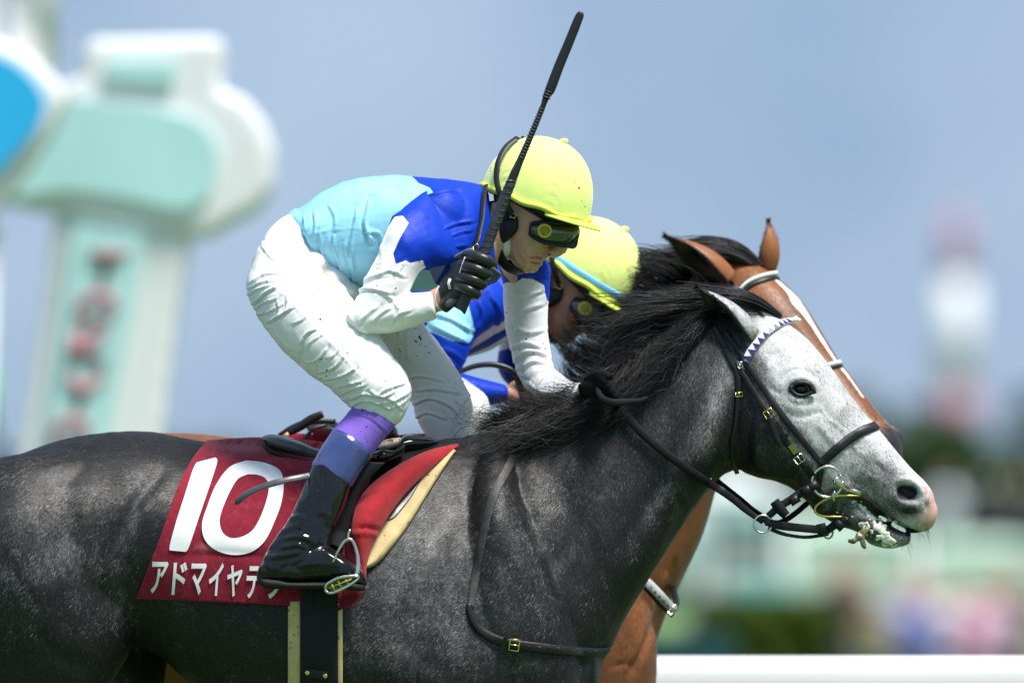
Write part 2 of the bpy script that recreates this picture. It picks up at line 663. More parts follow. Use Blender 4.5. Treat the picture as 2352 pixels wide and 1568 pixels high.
M['pink_cloth'] = simple('faded_red_felt', (0.50, 0.03, 0.06), rough=0.85, spec=0.2, var=0.1)
M['print_white'] = simple('white_print', (0.82, 0.82, 0.82), rough=0.6, spec=0.3, var=0.04)
M['cream_felt'] = add_specks(simple('cream_felt', (0.62, 0.47, 0.24), rough=0.8, spec=0.25, var=0.12, vscale=40, bump=0.3), (0.12, 0.06, 0.02), 110, 0.70, 0.8)
M['webbing'] = simple('black_webbing', (0.011, 0.011, 0.013), rough=0.7, spec=0.3, var=0.3, bump=0.9, bscale=420)
M['boot'] = add_specks(simple('patent_leather', (0.005, 0.005, 0.006), rough=0.07, spec=0.5, var=0.2, coat=0.2), (0.22, 0.17, 0.08), 260, 0.77, 0.6, 12)
M['boot_top'] = add_specks(simple('navy_boot_top', (0.040, 0.060, 0.20), rough=0.2, spec=0.6, var=0.2, coat=0.3), (0.09, 0.045, 0.02), 120, 0.68, 0.9, 20)
M['purple'] = add_specks(simple('purple_stocking', (0.24, 0.13, 0.62), rough=0.6, spec=0.3, var=0.08, bump=0.2), (0.02, 0.01, 0.03), 140, 0.68, 1.0, 14)
M['boot'].node_tree.nodes['Principled BSDF'].inputs['IOR'].default_value = 1.45
M['boot'].node_tree.nodes['Principled BSDF'].inputs['Coat IOR'].default_value = 1.55
M['sole'] = simple('rubber_sole', (0.010, 0.010, 0.011), rough=0.6, spec=0.35, var=0.3, bump=0.8, bscale=300)
M['white_cloth'] = add_specks(simple('white_breeches', (0.80, 0.80, 0.80), rough=0.62, spec=0.3, var=0.03, vscale=12, bump=0.12, bscale=90), scale=120, thr=0.755, scale2=10)
M['white_sleeve'] = simple('white_silk', (0.83, 0.83, 0.84), rough=0.5, spec=0.35, var=0.02, vscale=12)
SILK_BLUE = (0.001, 0.036, 0.44)
SILK_CYAN = (0.30, 0.64, 0.82)
def silk(name, base, extra):
    m = simple(name, base, rough=0.52, spec=0.22, var=0.06, vscale=18, sheen=0.04, bump=0.25, bscale=160)
    for a, c in extra:
        by_attr(m, a, c)
    b = m.node_tree.nodes['Principled BSDF']
    b.inputs['Sheen Weight'].default_value = 0.9
    b.inputs['Sheen Roughness'].default_value = 0.35
    m.node_tree.links.new(b.inputs['Base Color'].links[0].from_socket, b.inputs['Sheen Tint'])
    return m
M['silk_body'] = silk('cyan_silk', SILK_CYAN, [('blue', SILK_BLUE)])
M['silk_sleeve'] = add_specks(silk('sleeve_silk', (0.82, 0.82, 0.83), [('blue', SILK_BLUE), ('cyan', SILK_CYAN)]), scale=120, thr=0.735, scale2=10)
M['silk_far'] = silk('blue_silk', SILK_BLUE, [('white', (0.8, 0.8, 0.82)), ('cyan', SILK_CYAN)])
M['neon'] = simple('neon_cap_cover', (0.80, 0.93, 0.27), rough=0.7, spec=0.25, var=0.05, vscale=40, bump=0.10, bscale=300, sheen=.3)
M['neon_mud'] = add_specks(simple('neon_cap_cover_muddy', (0.80, 0.93, 0.27), rough=0.7, spec=0.25, var=0.05, vscale=40, bump=0.10, bscale=300, sheen=.3), (0.10, 0.09, 0.02), 90, 0.72, 0.9, 8)
M['neon_rim'] = simple('neon_cap_rim', (0.66, 0.76, 0.10), rough=0.6, spec=0.3, var=0.08)
M['sky_band'] = simple('light_blue_ribbon', (0.16, 0.50, 0.78), rough=0.4, spec=0.4, var=0.08)
M['black_shell'] = simple('black_helmet_lining', (0.012, 0.012, 0.014), rough=0.5, spec=0.4, var=0.3, bump=0.2)
M['glove_dark'] = simple('black_glove_knit', (0.007, 0.007, 0.008), rough=0.85, spec=0.12, var=0.3, bump=0.6, bscale=250)
M['glove'] = simple('black_glove', (0.016, 0.016, 0.018), rough=0.33, spec=0.5, var=0.3, bump=0.35, bscale=150)
M['skin'] = simple('skin', (0.68, 0.38, 0.245), rough=0.48, spec=0.4, var=0.10, vscale=45, bump=0.12, bscale=300)
M['skin_far'] = simple('tanned_skin', (0.44, 0.22, 0.135), rough=0.5, spec=0.4, var=0.12, vscale=45)
M['lip'] = simple('lip', (0.42, 0.15, 0.11), rough=0.4, spec=0.4, var=0.1)
M['hair'] = simple('dark_hair', (0.015, 0.012, 0.011), rough=0.5, spec=0.4, var=0.4, vscale=200, bump=0.8, bscale=300)
M['lens'] = simple('smoked_lens', (0.035, 0.055, 0.016), rough=0.03, spec=0.8, var=0.5, vscale=25, coat=1.0)
M['lens_clear'] = simple('clear_lens', (0.75, 0.78, 0.80), rough=0.03, spec=0.6, var=0.02, trans=0.92)
M['lens_blue'] = simple('blue_spare_lens', (0.004, 0.02, 0.12), rough=0.08, spec=0.7, var=0.5, coat=0.6)
M['vent'] = simple('yellow_vent', (0.66, 0.60, 0.06), rough=0.35, spec=0.5, var=0.12)
M['whip'] = simple('whip_black', (0.012, 0.013, 0.015), rough=0.4, spec=0.5, var=0.25, bump=0.3, bscale=200)
M['whip_grip'] = simple('whip_grip', (0.032, 0.036, 0.044), rough=0.5, spec=0.45, var=0.15, bump=0.25, bscale=200)
M['foam'] = simple('saliva_foam', (0.72, 0.72, 0.62), rough=0.2, spec=0.6, var=0.15, bump=0.6, bscale=120)
M['tongue'] = simple('green_stained_tongue', (0.15, 0.14, 0.065), rough=0.35, spec=0.5, var=0.3, bump=0.5, bscale=90)
M['purple_trim'] = simple('purple_trim', (0.028, 0.016, 0.15), rough=0.3, spec=0.5, var=0.15)
M['pearl_trim'] = simple('white_trim', (0.8, 0.8, 0.76), rough=0.3, spec=0.5, var=0.04)
M['post_white'] = simple('white_enamel', (0.80, 0.80, 0.80), rough=0.45, spec=0.4, var=0.03, vscale=3)
M['post_teal'] = simple('teal_panel', (0.47, 0.74, 0.73), rough=0.5, spec=0.3, var=0.05, vscale=3)
M['post_blue'] = simple('blue_panel', (0.03, 0.46, 0.85), rough=0.5, spec=0.3, var=0.04, vscale=3)
M['post_red'] = simple('red_letter', (0.50, 0.16, 0.20), rough=0.5, spec=0.3, var=0.05)
# ================================================================== setting
def structure(name, me, mat):
    o = link(name, me, mat)
    o['kind'] = 'structure'
    return o

def prism(poly, y, depth, name=None):
    """outline in photo units at depth y, extruded away by depth metres (real thickness)"""
    a = PA([(px, py, y) for px, py in poly])
    b = a.copy(); b[:, 1] += depth
    n = len(poly)
    v = np.vstack([a, b])
    f = [tuple(range(n)), tuple(range(2 * n - 1, n - 1, -1))]
    f += [(i, i + n, (i + 1) % n + n, (i + 1) % n) for i in range(n)]
    return v, f

def box(x0, x1, y0, y1, z0, z1):
    v = np.array([(x, y, z) for x in (x0, x1) for y in (y0, y1) for z in (z0, z1)], float)
    return v, [(0, 1, 3, 2), (4, 6, 7, 5), (0, 4, 5, 1), (2, 3, 7, 6), (0, 2, 6, 4), (1, 5, 7, 3)]

# turf, one sheet to the horizon, rising gently far behind into a grass bank
M['turf'] = simple('turf', (0.072, 0.135, 0.038), rough=0.9, spec=0.15, var=0.4, vscale=0.6, bump=0.6, bscale=18)
M['bank'] = simple('bank_grass', (0.20, 0.32, 0.105), rough=0.9, spec=0.1, var=0.25, vscale=0.15)
v, f = np.array([(-5000, -200, 0), (5000, -200, 0), (5000, 9000, 0), (-5000, 9000, 0)], float), [(0, 1, 2, 3)]
structure('ground', mesh_np('ground', v, f, False), M['turf'])
xs = np.linspace(-60, 120, 60)
prof = [(146, .02), (150, .45), (160, 1.0), (178, 1.75), (192, 2.15), (215, 2.2), (226, 1.6), (236, -.1)]
v = np.array([[(x, yy, zz + (.12 * math.sin(x * .21) if 0.3 < zz else 0)) for x in xs] for yy, zz in prof])
R = v.reshape(-1, 3)
f = [(i * 60 + j, i * 60 + j + 1, (i + 1) * 60 + j + 1, (i + 1) * 60 + j) for i in range(len(prof) - 1) for j in range(59)]
structure('grass_bank', mesh_np('grass_bank', R, f), M['bank'])

# running rail between the course and the infield
M['rail_white'] = simple('white_rail_plastic', (0.66, 0.66, 0.67), rough=0.4, spec=0.4, var=0.03, vscale=2)
rail = thing('running_rail', 'long white plastic running rail behind the horses at the lower edge', 'rail')
RY, RZ = 2.7, 1.22 - 105 * 27.7 / 25 / S
th = np.linspace(0, 2 * math.pi, 28, endpoint=False)
prof = np.stack([np.sign(np.cos(th)) * np.abs(np.cos(th)) ** .7 * .07, np.sign(np.sin(th)) * np.abs(np.sin(th)) ** .7 * .11], 1)
rx = np.linspace(-14, 14, 40)
R = np.stack([np.stack([np.full(28, x), RY + prof[:, 0], RZ - .11 + prof[:, 1]], 1) for x in rx])
build('rail_beam', rings_mesh(R), M['rail_white'], rail)
for k in range(-4, 5):
    x = k * 3.0 + 1.9
    build('post', [tube([(x, RY + .05, RZ - .18), (x, RY + .30, RZ - .42), (x, RY + .42, RZ - .8), (x, RY + .42, -.05)], [.03, .03, .03, .032], 12, 5)], M['rail_white'], rail)

# winning post with rounded head, leaning in the panned picture
post = thing('winning_post', 'tall white winning post with pale teal panels and red letters', 'winning post')
PYD = 16.5
cap = [(120, 195), (185, 178), (188, 112), (212, 88), (500, 84), (514, 102), (504, 205), (560, 224), (608, 280), (630, 350), (624, 430), (590, 480), (530, 510), (470, 545), (430, 540), (300, 520), (130, 492), (20, 466), (-30, 455), (60, 375), (150, 240)]
pil = [(122, 495), (440, 530), (402, 750), (370, 1000), (225, 2030), (-110, 2030), (45, 1000), (90, 750)]
o = fuse('head', [prism(cap, PYD, .42)], .016, M['post_white'], post, smooth=14)
o = fuse('pillar', [prism(pil, PYD + .03, .40)], .018, M['post_white'], post, smooth=10)
def panel(name, poly, y, d, mat, parent, sub=4):
    q = catmull(np.array(poly + [poly[0]], float), sub)[:-1]
    return build(name, prism([tuple(a) for a in q], y, d), mat, parent, smooth=False)
panel('panel', [(168, 228), (260, 240), (400, 262), (468, 292), (500, 352), (492, 420), (455, 465), (400, 478), (300, 456), (150, 436), (32, 446), (100, 350)], PYD - .03, .05, M['post_teal'], post)
build('panel', prism([(245, 140), (405, 140), (400, 190), (240, 182)], PYD - .03, .05), M['post_teal'], post, smooth=False)
strip = build('panel', prism([(170, 512), (332, 540), (308, 705), (256, 960), (215, 1180), (70, 1180), (106, 980)], PYD - .015, .05), M['post_teal'], post, smooth=False)
def letter_mesh(ch, bold=0.0):
    cu = bpy.data.curves.new('t', 'FONT')
    cu.body = ch
    cu.size = 1.0
    cu.offset = bold
    cu.resolution_u = 4
    ob = bpy.data.objects.new('t', cu)
    COL.objects.link(ob)
    dg = bpy.context.evaluated_depsgraph_get()
    me = bpy.data.meshes.new_from_object(ob.evaluated_get(dg))
    bpy.data.objects.remove(ob)
    return me
for ch, cx, cy, wd, ht in (('T', 243, 614, 92, 74), ('O', 220, 705, 96, 74), ('K', 206, 798, 96, 74), ('Y', 188, 900, 96, 74), ('O', 160, 992, 92, 74)):
    me = letter_mesh(ch, .015)
    c = np.empty(len(me.vertices) * 3, np.float32); me.vertices.foreach_get('co', c); c = c.reshape(-1, 3)
    lo, hi = c.min(0), c.max(0)
    u = (c[:, 0] - lo[0]) / (hi[0] - lo[0]) - .5; w = (c[:, 1] - lo[1]) / (hi[1] - lo[1]) - .5
    W = PA(np.stack([cx + u * wd + w * ht * .17, cy - w * ht, np.full(len(u), PYD - .025)], 1))
    me.vertices.foreach_set('co', W.astype(np.float32).ravel())
    sol = link('letter', me, M['post_red'], strip)
    md = sol.modifiers.new('s', 'SOLIDIFY'); md.thickness = .012; md.offset = 0

sign = thing('sign', 'big rounded blue sign with a white rim, cut by the left edge', 'sign')
o = fuse('rim', [prism([(-170, 60), (0, 90), (80, 135), (138, 190), (150, 232), (120, 300), (60, 390), (0, 470), (-60, 540), (-170, 600)], PYD - 1.2, .35)], .016, M['post_white'], sign, smooth=12)
panel('face', [(-140, 110), (0, 130), (58, 165), (94, 210), (103, 246), (85, 292), (40, 345), (0, 386), (-60, 440), (-140, 470)], PYD - 1.24, .06, M['post_blue'], sign)
build('mast', [tube([P(78, 160, PYD - 1.0), P(84, -300, PYD - 1.0)], [.086, .086], 20, 1)], M['post_white'], sign)
build('mast', [tube([P(-8, 160, PYD - 1.0), P(-6, -300, PYD - 1.0)], [.03, .03], 16, 1)], M['post_white'], sign)
build('mast', [tube([P(-60, 520, PYD - 1.0), P(-150, 2030, PYD - 1.0)], [.10, .12], 16, 1)], M['post_white'], sign)

# bright green board at the left edge
M['green_board'] = simple('green_board', (0.05, 0.42, 0.10), rough=0.5, var=0.1, vscale=1)
gb = thing('flag', 'bright green upright banner on a pole at the left edge', 'banner')
R = []
for k in range(12):
    t = k / 11
    x = -70 + 62 * t; dy = .05 * math.sin(t * 6)
    R.append([tuple(P(x, py, 26 + dy + dd)) for py, dd in ((830 + 10 * t, 0), (1010, 0), (1010, .012), (830 + 10 * t, .012))])
build('cloth', rings_mesh(np.array(R)), M['green_board'], gb)
build('pole', [tube([P(-76, 780, 26), P(-76, 2030, 26)], [.02, .02], 10, 1)], M['post_white'], gb)

# far red and white chimney
M['chimney_red_hazed'] = simple('chimney_red_hazed', (0.44, 0.20, 0.28), rough=0.7, var=0.1, vscale=.1)  # distance haze painted into the red, paled towards pink
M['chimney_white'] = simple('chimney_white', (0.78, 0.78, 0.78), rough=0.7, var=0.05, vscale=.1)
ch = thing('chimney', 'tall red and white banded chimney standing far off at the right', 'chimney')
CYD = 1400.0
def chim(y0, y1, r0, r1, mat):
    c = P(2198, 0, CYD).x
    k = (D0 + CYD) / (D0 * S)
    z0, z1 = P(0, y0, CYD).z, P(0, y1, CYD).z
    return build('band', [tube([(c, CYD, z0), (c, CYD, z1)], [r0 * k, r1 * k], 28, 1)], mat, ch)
chim(490, 645, 22, 29, M['chimney_red_hazed'])
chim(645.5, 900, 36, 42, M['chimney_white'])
chim(900.5, 985, 50, 54, M['chimney_red_hazed'])
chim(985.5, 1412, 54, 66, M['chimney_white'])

# trees
M['bark'] = simple('bark', (0.09, 0.065, 0.045), rough=0.9, var=0.3, vscale=8)
LEAF = [simple('leaf_dark', (0.036, 0.080, 0.016), rough=0.7, spec=0.2, var=0.5, vscale=.7), simple('leaf_mid', (0.045, 0.090, 0.028), rough=0.7, spec=0.2, var=0.5, vscale=.7),
        simple('leaf_blue', (0.035, 0.085, 0.050), rough=0.7, spec=0.2, var=0.5, vscale=.7)]
def tree(px, ytop, yd, wpx, kind, label, seed):
    rg = np.random.default_rng(seed)
    k = (D0 + yd) / (D0 * S)
    base = Vector((P(px, 0, yd).x, yd, 0))
    H = P(0, ytop, yd).z
    Wd = wpx * k / 2
    t = thing('tree', label, 'tree', 'trees behind the infield')
    x0, y0 = base.x, base.y
    tr = [tube([(x0, y0, -.2), (x0 + .1, y0, H * .3), (x0 - .1, y0 + .2, H * .75)], [.035 * H, .026 * H, .008 * H], 9, 4)]
    for a in range(6):
        an = a * 1.05 + rg.random()
        tr.append(tube([(x0, y0, H * (.25 + .06 * a)), (x0 + math.cos(an) * Wd * .4, y0 + math.sin(an) * Wd * .4, H * (.42 + .06 * a)), (x0 + math.cos(an) * Wd * .7, y0 + math.sin(an) * Wd * .7, H * (.5 + .06 * a))], [.013 * H, .009 * H, .004 * H], 6, 3))
    build('trunk', tr, M['bark'], t)
    nb = 22
    cs = []
    for _ in range(nb):
        an, rr, zz = rg.random() * 6.28, rg.random() ** .5, rg.random()
        sh = (1 - abs(zz - .4) ** 1.5) * .85
        cs.append((x0 + math.cos(an) * rr * Wd * sh * .75, y0 + math.sin(an) * rr * Wd * sh * .75, H * (.10 + .80 * zz), Wd * (.28 + .22 * rg.random())))
    n = 4200
    ci = rg.integers(0, nb, n)
    d = rg.normal(size=(n, 3)); d /= np.linalg.norm(d, axis=1, keepdims=True)
    C = np.array(cs)[ci]
    p = C[:, :3] + d * C[:, 3:4] * (.55 + .5 * rg.random((n, 1))) * np.array([1, 1, .8])
    p[:, 2] = np.minimum(p[:, 2], H)
    s = Wd * (.14 + .10 * rg.random((n, 1)))
    a = rg.normal(size=(n, 3)); a /= np.linalg.norm(a, axis=1, keepdims=True)
    b = np.cross(a, d); b /= np.linalg.norm(b, axis=1, keepdims=True) + 1e-9
    v = np.stack([p - a * s, p + b * s * .7, p + a * s, p - b * s * .7], 1).reshape(-1, 3)
    build_me = mesh_np('crown', v, np.arange(n * 4).reshape(-1, 4), False)
    link('crown', build_me, LEAF[kind], t)
    return t
TR = [(1895, 775, 330, 190, 2, 'tallest bluish green tree, rising behind the muzzle of the chestnut horse'), (1975, 850, 345, 190, 0, 'dark tree right of the tallest one, near the grey muzzle'),
      (2050, 880, 350, 200, 0, 'low dark green tree left of the chimney base'), (2128, 890, 360, 190, 1, 'rounded green tree just left of the chimney foot'),
      (2215, 945, 355, 170, 1, 'lowest tree, in front of the chimney foot'), (2300, 900, 340, 180, 2, 'bluish tree just right of the chimney foot'),
      (2362, 850, 330, 180, 0, 'dark tall tree cut by the right edge'), (1820, 850, 350, 170, 1, 'green tree behind the head of the grey horse'),
      (-30, 930, 200, 110, 0, 'dark tree at the left edge behind the green banner')]
for i, a in enumerate(TR):
    tree(*a[:5], a[5], 40 + i)
# far-off wood as one mass along the horizon
rg = np.random.default_rng(77)
n = 9000
px = rg.uniform(-400, 2800, n); yd = rg.uniform(640, 760, n)
top = 1075 + 22 * np.sin(px * .011) + 14 * np.sin(px * .031 + 1)
py = top + (1395 - top) * rg.random(n) ** 1.4
p = PA(np.stack([px, py, yd], 1))
a = rg.normal(size=(n, 3)); a /= np.linalg.norm(a, axis=1, keepdims=True)
b = np.cross(a, rg.normal(size=(n, 3))); b /= np.linalg.norm(b, axis=1, keepdims=True)
v = np.stack([p - a * 1.3, p + b * 1.1, p + a * 1.3, p - b * 1.1], 1).reshape(-1, 3)
o = link('wood', mesh_np('wood', v, np.arange(n * 4).reshape(-1, 4), False), LEAF[2])
o['kind'] = 'stuff'; o['label'] = 'far-off blue green wood along the horizon'

# marquee, stalls and hedge in the infield
M['canvas'] = simple('white_canvas', (0.72, 0.75, 0.74), rough=0.8, var=0.06, vscale=.5)
M['pale_green'] = simple('pale_green_canvas', (0.50, 0.66, 0.54), rough=0.8, var=0.08, vscale=.5)
M['teal_paint'] = simple('teal_paint', (0.030, 0.18, 0.15), rough=0.6, var=0.2, vscale=1)
M['dark_teal'] = simple('dark_teal_board', (0.004, 0.050, 0.055), rough=0.6, var=0.2, vscale=1)
M['hedge_leaf'] = simple('hedge_leaf', (0.075, 0.11, 0.012), rough=0.8, spec=0.2, var=0.5, vscale=2)
def wx(px, yd): return P(px, 0, yd).x
def wz(py, yd): return P(0, py, yd).z
def marquee(px0, px1, yd, yt, ye, yb, mat, label):
    t = thing('marquee', label, 'marquee', 'marquees in the infield')
    x0, x1 = wx(px0, yd), wx(px1, yd)
    zt, ze, zb = wz(yt, yd), wz(ye, yd), max(wz(yb, yd), 0)
    d = 4.0
    v = np.array([(x0, yd, ze), (x1, yd, ze), (x1, yd + d, ze), (x0, yd + d, ze), (x0 + .6, yd + d / 2, zt), (x1 - .6, yd + d / 2, zt)])
    build('roof', (v, [(0, 1, 5, 4), (1, 2, 5), (2, 3, 4, 5), (3, 0, 4), (3, 2, 1, 0)]), mat, t, smooth=False)
    nn = max(2, int((x1 - x0) / 1.6))
    for k in range(nn):
        a, b = x0 + (x1 - x0) * k / nn + .02, x0 + (x1 - x0) * (k + 1) / nn - .02
        build('wall_panel', box(a, b, yd + .04, yd + .10, zb, ze - .01), mat, t, smooth=False)
    for x in (x0 + .06, x1 - .06):
        build('pole', [tube([(x, yd + .02, 0), (x, yd + .02, ze)], [.05, .05], 10, 1)], M['post_white'], t)
    return t
marquee(1560, 1830, 137, 1085, 1135, 1440, M['canvas'], 'long white marquee seen under the jaw of the grey horse')
marquee(1800, 2120, 128, 1180, 1225, 1440, M['pale_green'], 'pale green marquee below the bit of the grey horse')
marquee(2095, 2420, 143, 1235, 1262, 1440, M['pale_green'], 'low pale green marquee at the right edge')
def stall(px0, px1, yd, yt, yb, mat, label):
    t = thing('stall', label, 'stall', 'teal stalls in the infield')
    x0, x1 = wx(px0, yd), wx(px1, yd)
    zt, zb = wz(yt, yd), max(wz(yb, yd), 0)
    h = zt - zb
    build('counter', box(x0, x1, yd, yd + .8, zb, zb + h * .45), mat, t, smooth=False)
    build('awning', (np.array([(x0 - .1, yd - .3, zt - .25 * h), (x1 + .1, yd - .3, zt - .25 * h), (x1 + .1, yd + .9, zt), (x0 - .1, yd + .9, zt), (x0 - .1, yd - .3, zt - .32 * h), (x1 + .1, yd - .3, zt - .32 * h), (x1 + .1, yd + .9, zt - .07 * h), (x0 - .1, yd + .9, zt - .07 * h)]),
                     [(0, 1, 2, 3), (7, 6, 5, 4), (0, 4, 5, 1), (1, 5, 6, 2), (2, 6, 7, 3), (3, 7, 4, 0)]), mat, t, smooth=False)
    for x in (x0 + .05, x1 - .05):
        build('post', [tube([(x, yd + .7, 0), (x, yd + .7, zt - .05)], [.04, .04], 8, 1)], M['teal_paint'], t)
    return t
stall(1640, 1790, 112, 1165, 1290, M['teal_paint'], 'teal stall with awning left of the grey muzzle')
stall(1690, 1800, 104, 1325, 1450, M['teal_paint'], 'low teal stall in front of the white marquee')
stall(1480, 1600, 108, 1240, 1400, M['teal_paint'], 'teal stall half behind the chest of the chestnut horse')
o = build('board', box(wx(1440, 60), wx(1690, 60), 60, 60.08, 0, wz(1448, 60)), M['dark_teal'], None, smooth=False)
tag(o, 'long dark teal board standing low behind the white rail', 'board')
def hedge(px0, px1, yd, yt, label, seed):
    rg = np.random.default_rng(seed)
    x0, x1 = wx(px0, yd), wx(px1, yd)
    z = wz(yt, yd)
    n = 5000
    p = np.stack([rg.uniform(x0, x1, n), yd + rg.uniform(0, 1.2, n), z * rg.random(n) ** .5 * (1 + .12 * np.sin(rg.random(n) * 9))], 1)
    a = rg.normal(size=(n, 3)); a /= np.linalg.norm(a, axis=1, keepdims=True)
    b = np.cross(a, rg.normal(size=(n, 3))); b /= np.linalg.norm(b, axis=1, keepdims=True)
    v = np.stack([p - a * .09, p + b * .07, p + a * .09, p - b * .07], 1).reshape(-1, 3)
    o = link('hedge', mesh_np('hedge', v, np.arange(n * 4).reshape(-1, 4), False), M['hedge_leaf'])
    tag(o, label, 'hedge')
hedge(1600, 1910, 84, 1405, 'olive green clipped hedge behind the rail, left of the spectators', 3)

# spectators
def person_mesh(h, sit=0.0, arm=0.2, seed=0):
    """one continuous figure 'h' tall, standing at the origin, facing the course"""
    s = h / 1.7
    T = lambda pts, r: tube([(a * s, b * s, c * s) for a, b, c in pts], [q * s for q in r], 12, 4)
    parts = [T([(-.10, 0, .06), (-.10, .01, .48), (-.09, 0, .88)], [.05, .058, .085]), T([(.10, 0, .06), (.10, .01, .48), (.09, 0, .88)], [.05, .058, .085]),
             T([(-.10, -.12, .035), (-.10, .04, .04)], [.04, .045]), T([(.10, -.12, .035), (.10, .04, .04)], [.04, .045]),
             T([(0, 0, .84), (0, 0, 1.05), (0, 0, 1.28), (0, 0, 1.42)], [.155, .14, .17, .10]),
             T([(-.18, 0, 1.36), (-.24, -.02, 1.12), (-.22 + arm * .3, -.16, .98 + arm * .5)], [.058, .046, .036]),
             T([(.18, 0, 1.36), (.24, -.02, 1.12), (.22 - arm * .3, -.16, .98 + arm * .5)], [.058, .046, .036]),
             T([(0, 0, 1.38), (0, -.01, 1.52)], [.06, .055]), ell((0, -.015 * s, 1.595 * s), .078 * s, .098 * s, .112 * s, 18),
             ell((0, -.115 * s, 1.585 * s), .014 * s, .02 * s, .02 * s, 10)]
    return parts
SKIN_P = M['skin']
def spectator(px, hh, yd, z0, top, legs, label, hair=(.02, .015, .012), arm=.2, hat=None):
    t = thing('person', label, 'person', 'spectators in the infield')
    x = wx(px, yd)
    pm = person_mesh(hh, arm=arm)
    mv = Matrix.Translation((x, yd, z0))
    key = 'cloth_%d_%d_%d' % tuple(int(c * 99) for c in top)
    mt = M.get(key) or simple(key, top, rough=0.8, var=0.1)
    M[key] = mt
    key2 = 'cloth_%d_%d_%d' % tuple(int(c * 99) for c in legs)
    ml = M.get(key2) or simple(key2, legs, rough=0.8, var=0.1)
    M[key2] = ml
    fuse('body', xf0(pm, mv), .022, SKIN_P, t, smooth=2)
    g = hh / 1.7
    T = lambda pts, r: tube([(x + a * g, yd + b * g, z0 + c * g) for a, b, c in pts], [q * g for q in r], 12, 4)
    fuse('jacket', [T([(0, 0, .80), (0, 0, 1.05), (0, 0, 1.28), (0, 0, 1.44)], [.185, .165, .195, .105]), T([(-.18, 0, 1.37), (-.24, -.02, 1.12), (-.225 + arm * .2, -.12, 1.02 + arm * .35)], [.075, .062, .05]),
                    T([(.18, 0, 1.37), (.24, -.02, 1.12), (.225 - arm * .2, -.12, 1.02 + arm * .35)], [.075, .062, .05])], .022, mt, t, smooth=2)
    fuse('trousers', [T([(-.10, 0, .10), (-.10, .01, .48), (-.085, 0, .90)], [.066, .075, .105]), T([(.10, 0, .10), (.10, .01, .48), (.085, 0, .90)], [.066, .075, .105])], .022, ml, t, smooth=2)
    if hat:
        mh = M.get('hat_%s' % label) or simple('hat', hat, rough=.8)
        build('hat', [tube([(x, yd, z0 + 1.60 * g), (x, yd, z0 + 1.625 * g)], [.16 * g, .155 * g], 20, 1), ell((x, yd, z0 + 1.64 * g), .09 * g, .11 * g, .09 * g, 16)], mh, t)
    else:
        key = 'hair_%d' % int(hair[0] * 500)
        mh = M.get(key) or simple(key, hair, rough=.6)
        M[key] = mh
        build('hair', [ell((x, yd + .025 * g, z0 + 1.63 * g), .086 * g, .095 * g, .095 * g, 16)], mh, t)
def xf0(parts, Mx):
    A = np.array(Mx)
    return [(np.asarray(v) @ A[:3, :3].T + A[:3, 3], f) for v, f in parts]
spectator(1938, 1.74, 92, 0, (.035, .018, .020), (.16, .20, .25), 'standing person in a dark brown jacket, left of the other spectators')
spectator(1962, 1.70, 94, 0, (.03, .02, .03), (.05, .06, .08), 'standing person in black right behind the person in brown', arm=.1)
spectator(1918, 1.66, 97, 0, (.05, .03, .03), (.10, .12, .14), 'person in maroon half hidden by the person in brown', arm=.3)
spectator(1900, 1.42, 95, 0, (.05, .025, .025), (.06, .09, .07), 'shorter person in dark clothes beside the person in brown', arm=.5)
spectator(2065, 1.50, 96, 0, (.36, .36, .62), (.05, .07, .22), 'person in a lavender top and navy trousers')
spectator(2112, 1.40, 92, 0, (.10, .13, .40), (.03, .04, .16), 'short person in a blue top with dark blue legs', arm=.5)
spectator(2165, 1.53, 98, 0, (.70, .62, .68), (.30, .32, .50), 'person in a whitish pink top next to the blue one')
spectator(2225, 1.42, 94, 0, (.62, .30, .42), (.42, .20, .26), 'person in a rose pink outfit among the spectators', arm=.6)
spectator(2290, 1.46, 97, 0, (.60, .42, .55), (.55, .25, .36), 'person in pale pink near the right edge', arm=.4)
spectator(2345, 1.62, 99, 0, (.05, .05, .04), (.06, .06, .05), 'person in black at the right edge of the group')
spectator(2138, 1.55, 99, 0, (.16, .14, .30), (.04, .04, .10), 'person in dark violet between the blue and the whitish tops')
spectator(2092, 1.62, 100, 0, (.20, .20, .42), (.06, .07, .16), 'tall person in slate blue behind the lavender top')
spectator(2255, 1.58, 100, 0, (.42, .24, .32), (.20, .10, .16), 'person in dusty rose behind the pink outfits')
spectator(2318, 1.64, 101, 0, (.08, .07, .07), (.05, .05, .05), 'tall person in charcoal behind the pale pink one')
spectator(2005, 1.35, 90, 0, (.22, .20, .10), (.20, .16, .08), 'small person in khaki between the brown jacket and the lavender top')
spectator(2172, 1.72, 196, 2.15, (.66, .68, .82), (.62, .64, .78), 'person in pale lavender standing up on the grass bank', arm=.1)
spectator(2268, 1.70, 200, 2.15, (.02, .025, .06), (.02, .02, .05), 'person in navy on the grass bank, right of the pale one', hat=(.7, .68, .6))
spectator(2318, 1.66, 203, 2.15, (.015, .018, .03), (.03, .03, .06), 'person in black on the grass bank with a straw hat', hat=(.5, .42, .25))
spectator(2370, 1.75, 198, 2.15, (.03, .035, .07), (.02, .02, .03), 'person in dark clothes on the grass bank, cut by the right edge')
spectator(1850, 1.70, 150, .5, (.45, .44, .58), (.3, .3, .42), 'person in grey lilac below the jaw of the grey horse')
# ================================================================== horses
GY = 0.32           # mid-plane of the grey horse
BY = 1.22           # mid-plane of the chestnut horse

def side(parts, y0, dy):
    return parts

